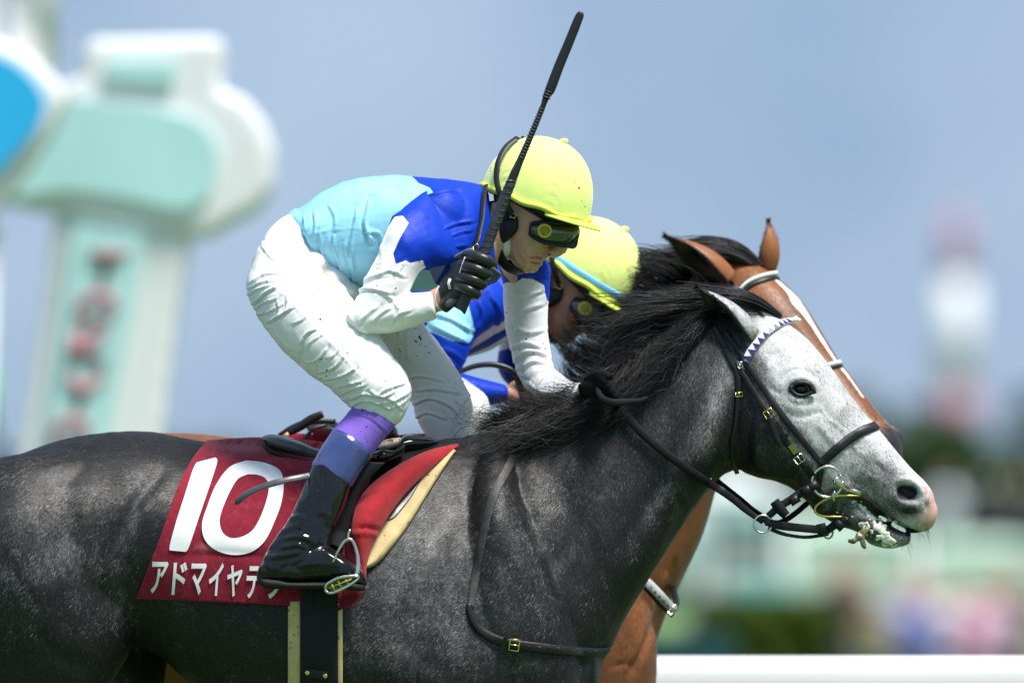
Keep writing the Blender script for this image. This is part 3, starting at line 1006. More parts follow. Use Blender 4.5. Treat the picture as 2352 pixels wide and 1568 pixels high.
def head_parts(y0):
    up = loft([(1640, 702, 1682, 1062, y0, .070), (1700, 692, 1706, 1082, y0, .092, .05), (1760, 712, 1742, 1097, y0, .100, .10),
               (1810, 743, 1778, 1104, y0, .103, .12), (1855, 779, 1818, 1121, y0, .100, .12), (1897, 828, 1850, 1148, y0, .092, .10),
               (1937, 884, 1888, 1168, y0, .080, .08), (1975, 936, 1925, 1178, y0, .067, .05), (2018, 985, 1957, 1166, y0, .060, 0),
               (2060, 1037, 1998, 1172, y0, .056, 0), (2096, 1078, 2040, 1192, y0, .056, -.05), (2126, 1107, 2076, 1212, y0, .054, -.05),
               (2143, 1132, 2100, 1224, y0, .046, 0), (2147, 1152, 2120, 1220, y0, .032)], sub=5, seg=40, e=2.25)
    jaw = loft([(1880, 1080, 1868, 1172, y0, .046), (1938, 1128, 1920, 1204, y0, .043), (1984, 1164, 1971, 1222, y0, .041),
                (2018, 1190, 1999, 1249, y0, .043), (2058, 1213, 2042, 1259, y0, .041), (2088, 1228, 2080, 1252, y0, .028)], sub=5, seg=28)
    cheek = [loft([(1745, 860, 1738, 1090, y0 + s * .062, .046), (1790, 865, 1775, 1098, y0 + s * .066, .044), (1835, 930, 1822, 1105, y0 + s * .060, .036), (1880, 1000, 1862, 1120, y0 + s * .05, .028)], sub=5, seg=24) for s in (-1, 1)]
    brow = [ell(P(1822, 868, y0 + s * .076), .045, .022, .034, 20, Matrix.Rotation(math.radians(35), 4, 'Y')) for s in (-1, 1)]
    crest = [loft([(1862, 945, 1858, 985, y0 + s * .080, .014), (1900, 990, 1890, 1022, y0 + s * .072, .012), (1945, 1040, 1935, 1066, y0 + s * .058, .010)], sub=4, seg=14) for s in (-1, 1)]
    nos = [ell(P(2098, 1136, y0 + s * .044), .040, .018, .034, 20, Matrix.Rotation(math.radians(30), 4, 'Y')) for s in (-1, 1)]
    lip = [ell(P(2108, 1196, y0), .028, .040, .024, 20)]
    return [up, jaw] + cheek + brow + crest + nos + lip

def trunk_parts(y0, grey=True):
    st = [(-205, 1210, -215, 1420, y0, .10), (-170, 1135, -180, 1540, y0, .19), (-95, 1085, -90, 1590, y0, .245), (0, 1056, 10, 1560, y0, .268, .04),
          (130, 1012, 140, 1520, y0, .272, .06), (270, 989, 275, 1480, y0, .262, .07), (340, 992, 350, 1492, y0, .262, .06), (430, 1007, 440, 1570, y0, .275, .05),
          (560, 1022, 560, 1650, y0, .30, .06), (700, 1030, 700, 1705, y0, .315, .10), (850, 1026, 850, 1745, y0, .305, .16), (980, 1012, 985, 1775, y0, .285, .26),
          (1070, 1008, 1090, 1785, y0, .262, .32), (1150, 1010, 1210, 1760, y0, .235, .25), (1230, 1050, 1310, 1690, y0, .19, .1)]
    neck = [(1010, 1030, 1120, 1700, y0, .20, .25), (1075, 1004, 1225, 1680, y0, .205, .28), (1150, 982, 1312, 1600, y0, .195, .30), (1250, 930, 1384, 1512, y0, .172, .28),
            (1350, 882, 1440, 1412, y0, .148, .26), (1440, 820, 1520, 1284, y0, .128, .22), (1530, 755, 1598, 1160, y0, .113, .2), (1608, 708, 1655, 1092, y0, .102, .15), (1675, 692, 1705, 1070, y0, .09, .1)]
    parts = [loft(st, sub=5, seg=48, e=2.2), loft(neck, sub=5, seg=40, e=2.15)]
    # shoulder and upper arm on both sides
    for s in (-1, 1):
        ys = y0 + s * .155
        parts.append(loft([(1110, 1035, 1180, 1045, ys - s * .085, .05), (1098, 1080, 1188, 1090, ys - s * .05, .066), (1085, 1130, 1195, 1140, ys - s * .02, .080), (1060, 1240, 1240, 1240, ys, .098), (1050, 1380, 1290, 1370, ys + s * .005, .108),
                           (1050, 1500, 1325, 1490, ys, .108), (1080, 1600, 1330, 1600, ys - s * .015, .10), (1120, 1690, 1300, 1710, ys - s * .02, .085)], sub=5, seg=30))
        # chest muscle
        parts.append(loft([(1280, 1430, 1376, 1490, y0 + s * .075, .07), (1225, 1560, 1346, 1590, y0 + s * .085, .082), (1200, 1680, 1310, 1690, y0 + s * .08, .07)], sub=4, seg=24))
        yh = y0 + s * .150
        # quarters: croup, thigh, stifle
        sh_ = 0 if s < 0 else 105
        parts.append(loft([(-120, 1120, 255, 1065, yh - s * .03, .10), (-185, 1220, 292, 1190, yh, .128), (-195, 1330, 300, 1320, yh + s * .008, .134),
                           (-165 + sh_ * .5, 1440, 312 + sh_ * .7, 1440, yh, .126), (-110 + sh_, 1520, 278 + sh_, 1535, yh - s * .01, .11), (-50 + sh_, 1610, 205 + sh_ * 1.4, 1640, yh - s * .02, .088), (5 + sh_, 1730, 150 + sh_, 1750, yh - s * .02, .062), (60 + sh_ * .5, 1850, 135 + sh_ * .5, 1860, yh - s * .02, .045)], sub=5, seg=34))
        d = 0 if s < 0 else -190
        parts.append(tube([P(95, 1850, yh), P(60 + d * .4, 1960, yh), P(120 + d * .8, 2150, yh), P(170 + d, 2330, yh), P(235 + d, 2440, yh)], [.045, .048, .034, .034, .03], 14))
        parts.append(tube([P(235 + d, 2435, yh), P(262 + d, 2500, yh)], [.036, .052], 14))
        f = 0 if s < 0 else 260
        parts.append(tube([P(1210, 1690, ys), P(1240 + f * .3, 1850, ys), P(1270 + f * .7, 2050, ys), P(1265 + f, 2250, ys), P(1290 + f, 2420, ys), P(1330 + f, 2520, ys)], [.085, .062, .042, .033, .034, .03], 14))
        parts.append(tube([P(1330 + f, 2515, ys), P(1360 + f, 2580, ys)], [.036, .054], 14))
    return parts

# relief in photo units, the same on both flanks
BODY_RELIEF = [
    ([(395, 1050), (350, 1110), (300, 1180), (275, 1250), (285, 1330), (312, 1420)], 14, -.010, 'g'),
    ([(350, 1130), (315, 1200), (300, 1260)], 9, .006, 'g'),
    ([(330, 1260), (335, 1340), (350, 1430)], 12, -.004, 'g'),
    ([(60, 1120), (150, 1130), (230, 1170)], 26, .006, 'g'),
    ([(120, 1280), (180, 1330), (220, 1420)], 18, -.004, 'g'),
    ([(-10, 1200), (60, 1300), (120, 1440)], 20, .004, 'g'),
    ([(60, 1420), (140, 1500), (230, 1540)], 12, -.004, 'g'),
    ([(150, 1060), (230, 1100), (330, 1120)], 18, -.003, 'g'),
    ([(1160, 1070), (1125, 1160), (1100, 1260), (1080, 1400)], 14, -.004, 'g'),
    ([(1190, 1090), (1230, 1200), (1275, 1330), (1300, 1450)], 20, .006, 'g'),
    ([(1260, 1060), (1310, 1170), (1365, 1300), (1390, 1400)], 20, -.006, 'g'),
    ([(1330, 1200), (1350, 1300), (1345, 1390)], 9, .003, 'g'),
    ([(1120, 1240), (1180, 1320), (1220, 1440)], 14, -.004, 'g'),
    ([(1090, 1300), (1130, 1400), (1170, 1480)], 12, .003, 'g'),
    ([(950, 1150), (900, 1280), (870, 1430)], 14, .003, 'g'),
    ([(1010, 1170), (960, 1310), (935, 1470)], 12, -.003, 'g'),
    ([(900, 1430), (960, 1510), (1060, 1560)], 14, -.004, 'g'),
    # neck: groove and bands
    ([(1672, 860), (1640, 960), (1590, 1060), (1520, 1180), (1450, 1310)], 20, .006, 'g'),
    ([(1640, 850), (1600, 950), (1545, 1060), (1475, 1180), (1410, 1300)], 16, -.006, 'g'),
    ([(1560, 820), (1500, 900), (1430, 1000), (1350, 1110)], 26, .004, 'g'),
    ([(1690, 1010), (1660, 1080), (1620, 1140)], 12, -.004, 'g'),
    ([(1705, 880), (1698, 960), (1706, 1050)], 13, -.007, 'g'),
    # skin folds round the brisket
    ([(1370, 1500), (1330, 1530), (1300, 1568)], 8, -.004, 'g'),
]
HEAD_RELIEF = [
    ([(1805, 886), (1822, 872), (1845, 868), (1868, 884), (1880, 905)], 6, .0045, 'g'),
    ([(1800, 862), (1825, 848), (1855, 852), (1880, 876)], 5, -.003, 'g'),
    ([(1806, 903), (1826, 917), (1850, 918), (1876, 908)], 5, .003, 'g'),
    ([(1800, 925), (1835, 940), (1880, 932)], 6, .002, 'g'),
    ([(1795, 940), (1835, 958), (1890, 945)], 5, -.002, 'g'),
    ([(1758, 800), (1780, 815), (1800, 835)], 16, -.007, 'g'),
    ([(1880, 905), (1905, 960), (1950, 1015)], 14, -.004, 'g'),
    ([(1868, 960), (1905, 1005), (1950, 1050)], 8, .004, 'g'),
    ([(1840, 1010), (1880, 1050), (1930, 1090)], 14, -.005, 'g'),
    ([(1755, 1010), (1790, 1060), (1840, 1095)], 12, -.004, 'g'),
    ([(1940, 1095), (1990, 1120), (2040, 1160), (2075, 1190)], 6, -.003, 'g'),
    ([(1985, 1050), (2030, 1080), (2055, 1110)], 10, -.004, 'g'),
    ([(1960, 1075), (1990, 1085), (2020, 1108)], 5, .002, 'g'),
    ([(1950, 1132), (1990, 1150), (2040, 1188), (2085, 1218), (2112, 1222)], 6, -.007, 'g'),
    ([(2058, 1112), (2072, 1102), (2095, 1104), (2116, 1122), (2122, 1142)], 5, .004, 'g'),
    ([(2056, 1125), (2062, 1148), (2078, 1160)], 5, .004, 'g'),
    ([(2128, 1128), (2124, 1150), (2132, 1172)], 4, -.003, 'g'),
]

HEAD_RELIEF += [
    ([(1900, 960), (1935, 985), (1960, 1025), (1990, 1048)], 3.5, .0022, 'g'), ([(1935, 985), (1968, 995), (1996, 1010)], 3, .0016, 'g'), ([(1880, 930), (1892, 945), (1904, 965)], 4, .0015, 'g'),
    ([(1790, 985), (1830, 1030), (1862, 1062)], 4, .002, 'g'), ([(1740, 960), (1770, 1010), (1815, 1050)], 4, .0018, 'g'), ([(2000, 1130), (2030, 1150), (2052, 1172)], 3, -.002, 'g'), ([(1975, 1105), (2010, 1118), (2040, 1140)], 3, -.0018, 'g'), ([(1985, 1092), (2020, 1100), (2046, 1120)], 3, .0016, 'g'),
    ([(1890, 850), (1910, 880), (1925, 915)], 6, -.002, 'g'), ([(1760, 870), (1775, 895), (1800, 905)], 5, -.0025, 'g'), ([(2040, 1180), (2065, 1190), (2090, 1200)], 3, -.002, 'g'),
    ([(1985, 1175), (2010, 1195), (2030, 1215)], 3, -.0022, 'g'), ([(1900, 1130), (1935, 1160), (1960, 1185)], 4, -.0022, 'g')]

def pit(PX, PY, cx, cy, rx, ry, ang, depth, hard=6):
    a = math.radians(ang)
    dx, dy = PX - cx, PY - cy
    u = (dx * math.cos(a) + dy * math.sin(a)) / rx
    w = (-dx * math.sin(a) + dy * math.cos(a)) / ry
    r = np.hypot(u, w)
    return -depth / (1 + np.exp((r - 1) * hard))

def head_shape(PX, PY, near):
    h = relief(PX, PY, HEAD_RELIEF)
    h = h + pit(PX, PY, 1842, 894, 25, 14, 12, .010)
    h = h + pit(PX, PY, 2086, 1130, 26, 19, 38, .026, 9)
    return np.where(near, h, 0)

# ------------------------------------------------------------------ grey horse
grey = thing('horse', 'dark grey galloping horse with a pale mottled face, ridden in front', 'horse', loc=None)
g_body = fuse('body', trunk_parts(GY) + head_parts(GY), 0.0050, M['grey_coat'], grey, smooth=7)

def sculpt(o, y0, headfn=None):
    co, no = get_co(o), get_no(o)
    PX, PY = toD(co)
    latn = np.abs(no[:, 1])
    lat = np.clip((latn - .15) / .35, 0, 1)
    inhead = (PX > 1700)
    h = relief(PX, PY, [(a, w * 1.5, q * .8, k) for a, w, q, k in BODY_RELIEF]) * lat
    st_ = np.stack([co[:, 0] * 46 - co[:, 2] * 14, co[:, 1] * 40, co[:, 2] * 11 + co[:, 0] * 6], 1)
    h += np.where(inhead, 0, vnoise(co * 9, 3) * .0034 + vnoise(co * 21, 5) * .0012 + vnoise(st_, 7) * .0011 * np.clip((PX - 800) / 200, 0, 1))
    # veins over shoulder, flank and neck
    h += np.where(inhead, 0, np.exp(-(vnoise(st_ * .42, 17) / .07) ** 2) * .0012 * np.clip(vnoise(co * 4, 19) * 2, 0, 1))
    hh = head_shape(PX, PY, latn > .25)
    h = np.where(inhead, hh, h)
    set_co(o, co + no * h[:, None])
    return co, no, PX, PY, latn

co, no, PX, PY, latn = sculpt(g_body, GY)
pale = blobs(PX, PY, 0.10, [
    (120, 1290, 140, 70, -20, .34), (150, 1275, 60, 30, 30, .42), (300, 1210, 22, 90, 18, .44), (330, 1110, 60, 30, 60, .28),
    (200, 1400, 130, 60, 10, .20), (150, 1040, 180, 30, -6, .16), (40, 1500, 120, 80, 0, .12), (270, 1380, 30, 70, 10, .30),
    (980, 1200, 70, 120, 20, .34), (940, 1320, 90, 120, 15, .40), (900, 1470, 100, 70, 0, .36), (1030, 1310, 60, 160, 14, .36), (1010, 1460, 110, 90, 0, .34),
    (1180, 1220, 60, 150, -14, .30), (1150, 1400, 60, 100, -10, .34), (1230, 1120, 80, 70, 0, .22), (1120, 1110, 60, 60, 0, .18), (1210, 1530, 90, 40, 0, .30),
    (1330, 1300, 60, 120, -14, .12), (1300, 1060, 90, 60, -30, .10), (1420, 1330, 60, 120, 30, .07), (1260, 1360, 40, 130, -12, .22), (560, 1470, 160, 60, 5, .16),
    (1530, 920, 90, 90, 0, .22), (1590, 830, 60, 70, 0, .34), (1640, 930, 26, 110, 18, .66), (1612, 1010, 24, 70, 30, .50), (1560, 1110, 18, 60, 34, .30), (1500, 1170, 14, 80, 32, .36), (1460, 1260, 14, 60, 32, .22),
    (1660, 850, 30, 40, 0, .50), (1600, 1100, 40, 40, 0, .05),
])
face = blobs(PX, PY, 1.02, [
    (1738, 862, 34, 22, 20, .22), (1752, 842, 40, 18, 40, .45), (1700, 780, 30, 30, 0, .62), (1720, 740, 30, 22, 0, .82), (1800, 905, 24, 40, 0, .78), (1842, 915, 44, 22, 10, .66),
    (1795, 960, 46, 24, 45, .70), (1835, 1010, 30, 22, 45, .22), (1800, 985, 28, 20, 45, .34), (1775, 940, 22, 20, 45, .55), (1910, 1000, 50, 26, 50, .74), (1940, 960, 26, 40, 40, .80),
    (1740, 970, 40, 70, 0, .16), (1725, 1030, 60, 60, 0, .06), (1775, 1060, 50, 40, 0, .10), (1830, 1110, 60, 40, 20, .16), (1700, 930, 26, 120, 0, .14), (1690, 1060, 50, 60, 0, .05), (1855, 1090, 40, 60, 0, .22), (1890, 1160, 50, 40, 0, .08),
    (1965, 1030, 40, 24, 50, .50), (2000, 1078, 50, 36, 45, .40), (2040, 1105, 40, 38, 40, .26), (2055, 1155, 40, 36, 30, .20), (1990, 1125, 46, 26, 35, .40), (1940, 1078, 36, 26, 30, .60), (2086, 1168, 34, 18, 20, .12), (2020, 1160, 40, 18, 38, .26),
    (1990, 1205, 60, 26, 25, .10), (2050, 1215, 40, 16, 20, .14), (1925, 1150, 36, 30, 20, .28)])
sd_ = (PX - 1735) * 0.80 - (PY - 905) * 0.60          # right of the cheek strap positive
nz_ = vnoise(co * 40, 81) * 14 + vnoise(co * 90, 82) * 8
dk = np.clip((8 + nz_ - sd_) / 46, 0, 1) * np.clip((PY - 850) / 60, 0, 1)
face = face * (1 - dk) + (.06 + .10 * np.clip((PX - 1800) / 80, 0, 1)) * dk
face = face * .90 + vnoise(co * 24, 83) * .16 + vnoise(co * 66, 84) * .10 + .10 * np.clip((PX - PY * .85 - 1000) / 60, 0, 1)
wface = np.clip((PX - (1700 + (PY - 800) * .10)) / 60, 0, 1)
attr(g_body, 'pale', (pale * .92 - .12) * (1 - wface) + face * wface)
ink = np.maximum.reduce([np.exp(-((PX - 1842) / 30) ** 2 - ((PY - 894) / 18) ** 2) * 1.25,
                         np.exp(-(((PX - 2084) / 25) ** 2 + ((PY - 1130) / 21) ** 2) ** 2) * 1.6,
                         np.exp(-((PX - 2088) / 30) ** 2 - ((PY - 1172) / 12) ** 2) * .9,
                         np.exp(-((PX - 2105) / 22) ** 2 - ((PY - 1232) / 14) ** 2) * .9,
                         np.exp(-((PX - 2030) / 50) ** 2 - ((PY - 1235) / 20) ** 2) * .7,
                         np.exp(-(polydist(PX, PY, [(1955, 1138), (1992, 1160), (2040, 1200), (2086, 1224), (2110, 1226)])[0] / 7) ** 2) * 1.3])
skin = np.clip((PX + 0.35 * PY - 2515 + vnoise(co * 120, 85) * 26) / 26, 0, 1) * np.clip((PY - 1060) / 40, 0, 1) * (1 - np.clip(ink * 1.2, 0, 1)) * np.clip((1222 - PY) / 10, 0, 1)
attr(g_body, 'ink', ink)
attr(g_body, 'skin', skin * 1.0)
attr(g_body, 'white', np.clip((PX - 2000) / 80, 0, 1) * np.clip(1 - (PY - (1000 + (PX - 2020) * 1.05)) / 40, 0, 1) * .9 * (1 - skin))

g_bvh = bvh_of(g_body)

def ear(name, mat, parent, base, tip, W, openv, cup=1.9, bend=0.0, n=18, m=17):
    """a cupped ear: leaf outline, open towards openv, with a rolled thickness"""
    base, tip, openv = Vector(base), Vector(tip), Vector(openv).normalized()
    ax = (tip - base)
    L = ax.length
    ax.normalize()
    o = (openv - ax * openv.dot(ax)).normalized()
    s = ax.cross(o)
    outer, inner = [], []
    for i in range(n):
        t = i / (n - 1)
        w = W * (0.66 + 1.5 * t - 1.2 * t * t) * (1 - t ** 2.0) ** .85 if t < 1 else 0.001
        w = max(w, .0015)
        c = base + ax * (L * t) + o * (bend * L * math.sin(t * math.pi))
        a = cup * (1.05 - .55 * t)
        ro, ri = [], []
        for k in range(m):
            th = -a + 2 * a * k / (m - 1)
            d = -o * math.cos(th) + s * math.sin(th)
            ro.append(c + d * w)
            ri.append(c + d * max(w - .0045 * (1 - .5 * t), w * .55))
        outer.append(ro); inner.append(ri)
    R = np.array([[tuple(p) for p in (outer[i] + inner[i][::-1])] for i in range(n)])
    v, f = rings_mesh(R)
    me = mesh_np(name, v, f)
    ob = link(name, me, mat, parent)
    return ob, n, m

EAR_ATTR = {}
def ear_attrs(ob, n, m, pale_out, pale_in, edge=.9):
    tot = len(ob.data.vertices)
    pa, ink = np.zeros(tot), np.zeros(tot)
    for i in range(n):
        t = i / (n - 1)
        for k in range(2 * m):
            idx = i * 2 * m + k
            out = k < m
            pa[idx] = pale_out if out else pale_in
            kk = k if out else 2 * m - 1 - k
            e = abs(kk / (m - 1) * 2 - 1)
            ink[idx] = edge * max(0, (e - .80) / .2) + max(0, (t - .80) / .2) * 1.1 + (0 if out else .35)
    cc_ = get_co(ob); pa += vnoise(cc_ * np.array([260, 260, 120]), 91) * .14 + vnoise(cc_ * 60, 92) * .12
    EAR_ATTR[ob.name] = (pa.copy(), ink.copy())
    attr(ob, 'pale', pa); attr(ob, 'ink', ink); attr(ob, 'skin', np.zeros(tot)); attr(ob, 'white', np.zeros(tot))

e1 = ear('ear', M['grey_coat'], grey, P(1722, 776, GY - .062), P(1600, 661, GY - .105), .043, (-.60, -.54, -.58), cup=2.2, bend=.03)
ear_attrs(*e1, .55, .12)
e2 = ear('ear', M['grey_coat'], grey, P(1735, 735, GY + .055), P(1680, 652, GY + .085), .028, (-.3, .8, .5), cup=2.0)
ear_attrs(*e2, .45, .30)

# eye with lids
def eye_at(bvh, px, py, parent, r=.0175):
    c, n = cast(bvh, px, py)
    v, f = ell(c - n * (r * .50), r * 1.34, r * .9, r, 28, Matrix.Rotation(math.radians(12), 4, 'Y'))
    build('eye', (v, f), M['wet_eye'], parent)
    return c, n
eye_at(g_bvh, 1842, 893, grey)
for pts, w, nm in (([(1812, 893), (1824, 879), (1842, 875), (1860, 881), (1872, 899)], 5.0, 'eyelid'), ([(1812, 894), (1828, 909), (1850, 911), (1873, 900)], 4.0, 'eyelid')):
    c, n = on_surface(g_bvh, pts, 3, .0045, 3)
    ym = np.minimum(c[:, 1], np.median(c[:, 1]))
    c[:, 1] = ym
    lid = build(nm, tube([tuple(q) for q in c], w / S, 10, 1), M['black_shell'], grey)

# nostril hollow lining, foam, tongue
def hair_noise(n, seed):
    return np.random.default_rng(seed).normal(size=(n, 3))
foam_pts = []
rf = np.random.default_rng(5)
for (ax, ay, bx, by, cnt, r) in ((1962, 1146, 1992, 1176, 16, 4), (1994, 1180, 2046, 1238, 70, 5.5), (2014, 1228, 2060, 1256, 34, 5.5), (1980, 1200, 2002, 1232, 22, 4), (2046, 1188, 2058, 1205, 8, 4), (1900, 1168, 1960, 1190, 8, 3)):
    for _ in range(cnt):
        t = rf.random()
        px, py = ax + (bx - ax) * t + rf.normal() * 4, ay + (by - ay) * t + rf.normal() * 4
        c, n = cast(g_bvh, px, py)
        if c is None:
            continue
        rr = r * (0.35 + rf.random() * .8) / S
        foam_pts.append(ell(c + n * rr * .1, rr * 1.4, rr * .6, rr, 8, Matrix.Rotation(rf.random() * 6, 4, 'Y')))
fo = fuse('foam', foam_pts, .0016, M['foam'], grey, smooth=3)
fo['kind'] = 'stuff'
tg = fuse('tongue', [tube([P(1992, 1208, GY - .046), P(1978, 1226, GY - .056), P(1966, 1238, GY - .060), P(1955, 1243, GY - .060), P(1948, 1238, GY - .059)], [.009, .0085, .0065, .006, .004], 12, 5, flat=.55), ell(P(1962, 1242, GY - .061), .008, .004, .006, 12),
                 tube([P(1978, 1228, GY - .056), P(1982, 1246, GY - .060), P(1988, 1260, GY - .058)], [.007, .0065, .0035], 12, 5, flat=.6), ell(P(1974, 1234, GY - .060), .009, .005, .008, 12)], .0016, None, None, smooth=2)
set_co(tg, get_co(tg) + get_no(tg) * (vnoise(get_co(tg) * 130, 95) * .0022)[:, None])
tg.parent = grey
tg.data.materials.append(M['tongue'])


def fur(name, body, n, mat, parent, seed, dirfn, region, tonefn, length=.0075, width=.0008):
    """short hairs of the coat, each one a tapered blade lying close to the skin"""
    rg = np.random.default_rng(seed)
    co, no = get_co(body), get_no(body)
    PX, PY = toD(co)
    ok = np.where(region(PX, PY, co, no))[0]
    k = ok[rg.integers(0, len(ok), n)]
    c, nn = co[k], no[k]
    j = rg.normal(size=(n, 3)) * .0028
    j -= nn * np.sum(j * nn, 1, keepdims=True)
    c = c + j
    px, py = toD(c)
    d = dirfn(px, py) + rg.normal(size=(n, 3)) * .22
    d -= nn * np.sum(d * nn, 1, keepdims=True)
    d /= np.linalg.norm(d, axis=1, keepdims=True) + 1e-9
    s = np.cross(d, nn)
    L = (length * (.55 + .9 * rg.random((n, 1)))) * np.where((px > 1720)[:, None], .62, 1.0)
    W = width * (.7 + .6 * rg.random((n, 1)))
    v = np.stack([c - s * W * .5 + nn * .0002, c + s * W * .5 + nn * .0002, c + d * L + nn * (L * (.10 + .16 * rg.random((n, 1))))], 1).reshape(-1, 3)
    me = mesh_np(name, v, np.arange(n * 3).reshape(-1, 3), False)
    o = link(name, me, mat, parent)
    o['kind'] = 'stuff'
    attr(o, 'tone', np.repeat(tonefn(k, c, px, py, rg), 3))
    return o
def flow(px, py):
    d = np.zeros((len(px), 3))
    d[:] = (-.72, 0, -.62)
    nk = np.clip((px - 1150) / 150, 0, 1)[:, None] * np.clip((1500 - py) / 200, 0, 1)[:, None]
    d = d * (1 - nk) + np.array([-.35, 0, -.95]) * nk
    hd = np.clip((px - 1690) / 60, 0, 1)[:, None]
    d = d * (1 - hd) + np.array([.45, 0, -.75]) * hd
    hq = np.clip((330 - px) / 120, 0, 1)[:, None]
    return d * (1 - hq) + np.array([-.55, 0, -.85]) * hq

pal_v = np.empty(len(g_body.data.vertices), np.float32); g_body.data.attributes['pale'].data.foreach_get('value', pal_v)
ink_v, skin_v, wh_v = ink, skin, np.clip((PX - 2000) / 80, 0, 1) * np.clip(1 - (PY - (1000 + (PX - 2020) * 1.05)) / 40, 0, 1) * (1 - skin)
def g_tone(k, c, px, py, rg):
    st = np.stack([c[:, 0] * 60 + c[:, 2] * 30, c[:, 1] * 40, c[:, 2] * 22 - c[:, 0] * 12], 1)
    x = pal_v[k] + .05 + .17 * vnoise(st, 201) + .12 * vnoise(c * 16, 202) + .08 * vnoise(c * 150, 203)
    fc_ = np.clip((px - 1700) / 60, 0, 1)
    x = np.where(px < 1760, ((x - .16) * 1.30 + .115) * (1 - fc_) + x * fc_, x)
    x = np.maximum(x, wh_v[k] * 1.0)
    p = np.clip(x * .92 + .02, .0, 1)
    t = np.where(rg.random(len(k)) < p ** 1.25, .26 + .52 * rg.random(len(k)), .02 + .06 * rg.random(len(k)) + .12 * p)
    t = np.clip(t * (.34 + .8 * p) + .62 * np.clip(p - .55, 0, 1), 0, 1)
    return np.clip(t * (1 - np.clip(ink_v[k], 0, 1)), 0, 1)
fur('coat_hair', g_body, 430000, M['grey_fur'], grey, 301, flow,
    lambda PX, PY, co, no: (no[:, 1] < .35) & (PX > -40) & (PX < 2150) & (PY < 1620) & (skin < .4) & (ink < .55), g_tone)

# ------------------------------------------------------------------ chestnut horse
bay = thing('horse', 'bright chestnut horse with a white blaze, half hidden behind the grey one', 'horse')
YAW = math.radians(33)
POLL = P(1700, 720, GY)
B_POLL = P(1685, 616, BY)
HM = Matrix.Translation(B_POLL) @ Matrix.Rotation(-YAW, 4, 'Z') @ Matrix.Rotation(math.radians(2), 4, 'X') @ Matrix.Translation(-POLL)
HMI = HM.inverted()
def xf(parts, Mx):
    A = np.array(Mx)
    return [(np.asarray(v) @ A[:3, :3].T + A[:3, 3], f) for v, f in parts]
b_st = [(-180, 1220, -190, 1430, BY, .12), (-90, 1100, -80, 1560, BY, .24), (60, 1040, 60, 1560, BY, .265), (200, 1010, 210, 1500, BY, .265), (330, 996, 340, 1640, BY, .265), (440, 994, 450, 1660, BY, .275), (570, 1008, 570, 1650, BY, .30), (700, 1030, 700, 1705, BY, .31),
        (850, 1026, 850, 1740, BY, .30, .1), (980, 1005, 990, 1760, BY, .28, .2), (1100, 990, 1130, 1770, BY, .26, .28), (1210, 990, 1290, 1740, BY, .23, .2), (1310, 1040, 1410, 1690, BY, .19, .1)]
b_neck = [(1080, 1010, 1250, 1700, BY, .20, .2), (1180, 960, 1400, 1640, BY, .20, .25), (1270, 900, 1486, 1520, BY, .18, .25), (1350, 845, 1544, 1380, BY, .155, .25), (1430, 770, 1604, 1250, BY, .135, .2), (1510, 700, 1648, 1120, BY, .12, .2), (1590, 635, 1690, 1000, BY, .108, .15), (1655, 605, 1730, 960, BY, .09, .1)]
b_parts = [loft(b_st, sub=4, seg=40, e=2.2), loft(b_neck, sub=4, seg=36, e=2.15)]
for s in (-1, 1):
    b_parts.append(loft([(1290, 1300, 1470, 1330, BY + s * .10, .09), (1280, 1420, 1505, 1430, BY + s * .105, .105), (1270, 1540, 1508, 1560, BY + s * .105, .11), (1260, 1660, 1480, 1680, BY + s * .11, .10), (1280, 1760, 1440, 1790, BY + s * .12, .085)], sub=4, seg=28))
    f = 0 if s < 0 else 240
    ys = BY + s * .13
    b_parts.append(tube([P(1370, 1740, ys), P(1400 + f * .3, 1900, ys), P(1430 + f * .7, 2080, ys), P(1420 + f, 2260, ys), P(1450 + f, 2420, ys), P(1490 + f, 2520, ys)], [.085, .062, .042, .033, .034, .03], 12))
    b_parts.append(tube([P(1490 + f, 2515, ys), P(1520 + f, 2580, ys)], [.036, .054], 12))
    yh = BY + s * .15
    b_parts.append(loft([(-120, 1120, 235, 1075, yh - s * .03, .10), (-185, 1230, 262, 1200, yh, .124), (-185, 1400, 270, 1420, yh, .122), (-110, 1530, 240, 1540, yh - s * .01, .10), (-30, 1650, 180, 1670, yh - s * .02, .075), (60, 1850, 135, 1860, yh - s * .02, .045)], sub=4, seg=28))
    d = -120 if s < 0 else 60
    b_parts.append(tube([P(95, 1850, yh), P(60 + d * .4, 1960, yh), P(120 + d * .8, 2150, yh), P(170 + d, 2330, yh), P(235 + d, 2440, yh), P(262 + d, 2500, yh)], [.045, .048, .034, .034, .03, .05], 12))
b_body = fuse('body', b_parts + xf(head_parts(GY), HM), 0.0062, M['bay_coat'], bay, smooth=6)
co, no = get_co(b_body), get_no(b_body)
PX, PY = toD(co)
A = np.array(HMI)
lc = co @ A[:3, :3].T + A[:3, 3]
LX, LY = toD(lc)
ln = no @ A[:3, :3].T
inh = (LX > 1712) & (co[:, 0] > P(1640, 0, BY).x) & (PY < 1120)
hh = head_shape(LX, LY, np.abs(ln[:, 1]) > .25)
BR = [([(1560, 1180), (1545, 1260), (1528, 1330)], 7, -.006, 'g'), ([(1600, 1130), (1570, 1220), (1550, 1300)], 8, .004, 'g'), ([(1500, 1340), (1516, 1400), (1480, 1480), (1440, 1560)], 10, -.008, 'g'),
      ([(1470, 1380), (1480, 1450), (1445, 1530)], 9, .005, 'g'), ([(1400, 1530), (1450, 1520)], 6, -.004, 'g'), ([(1540, 1330), (1520, 1390)], 9, -.006, 'g')]
h = np.where(inh, hh, relief(PX, PY, BR) + vnoise(co * 10, 9) * .002)
set_co(b_body, co + no * h[:, None])
ymid = np.abs(lc[:, 1] - GY)
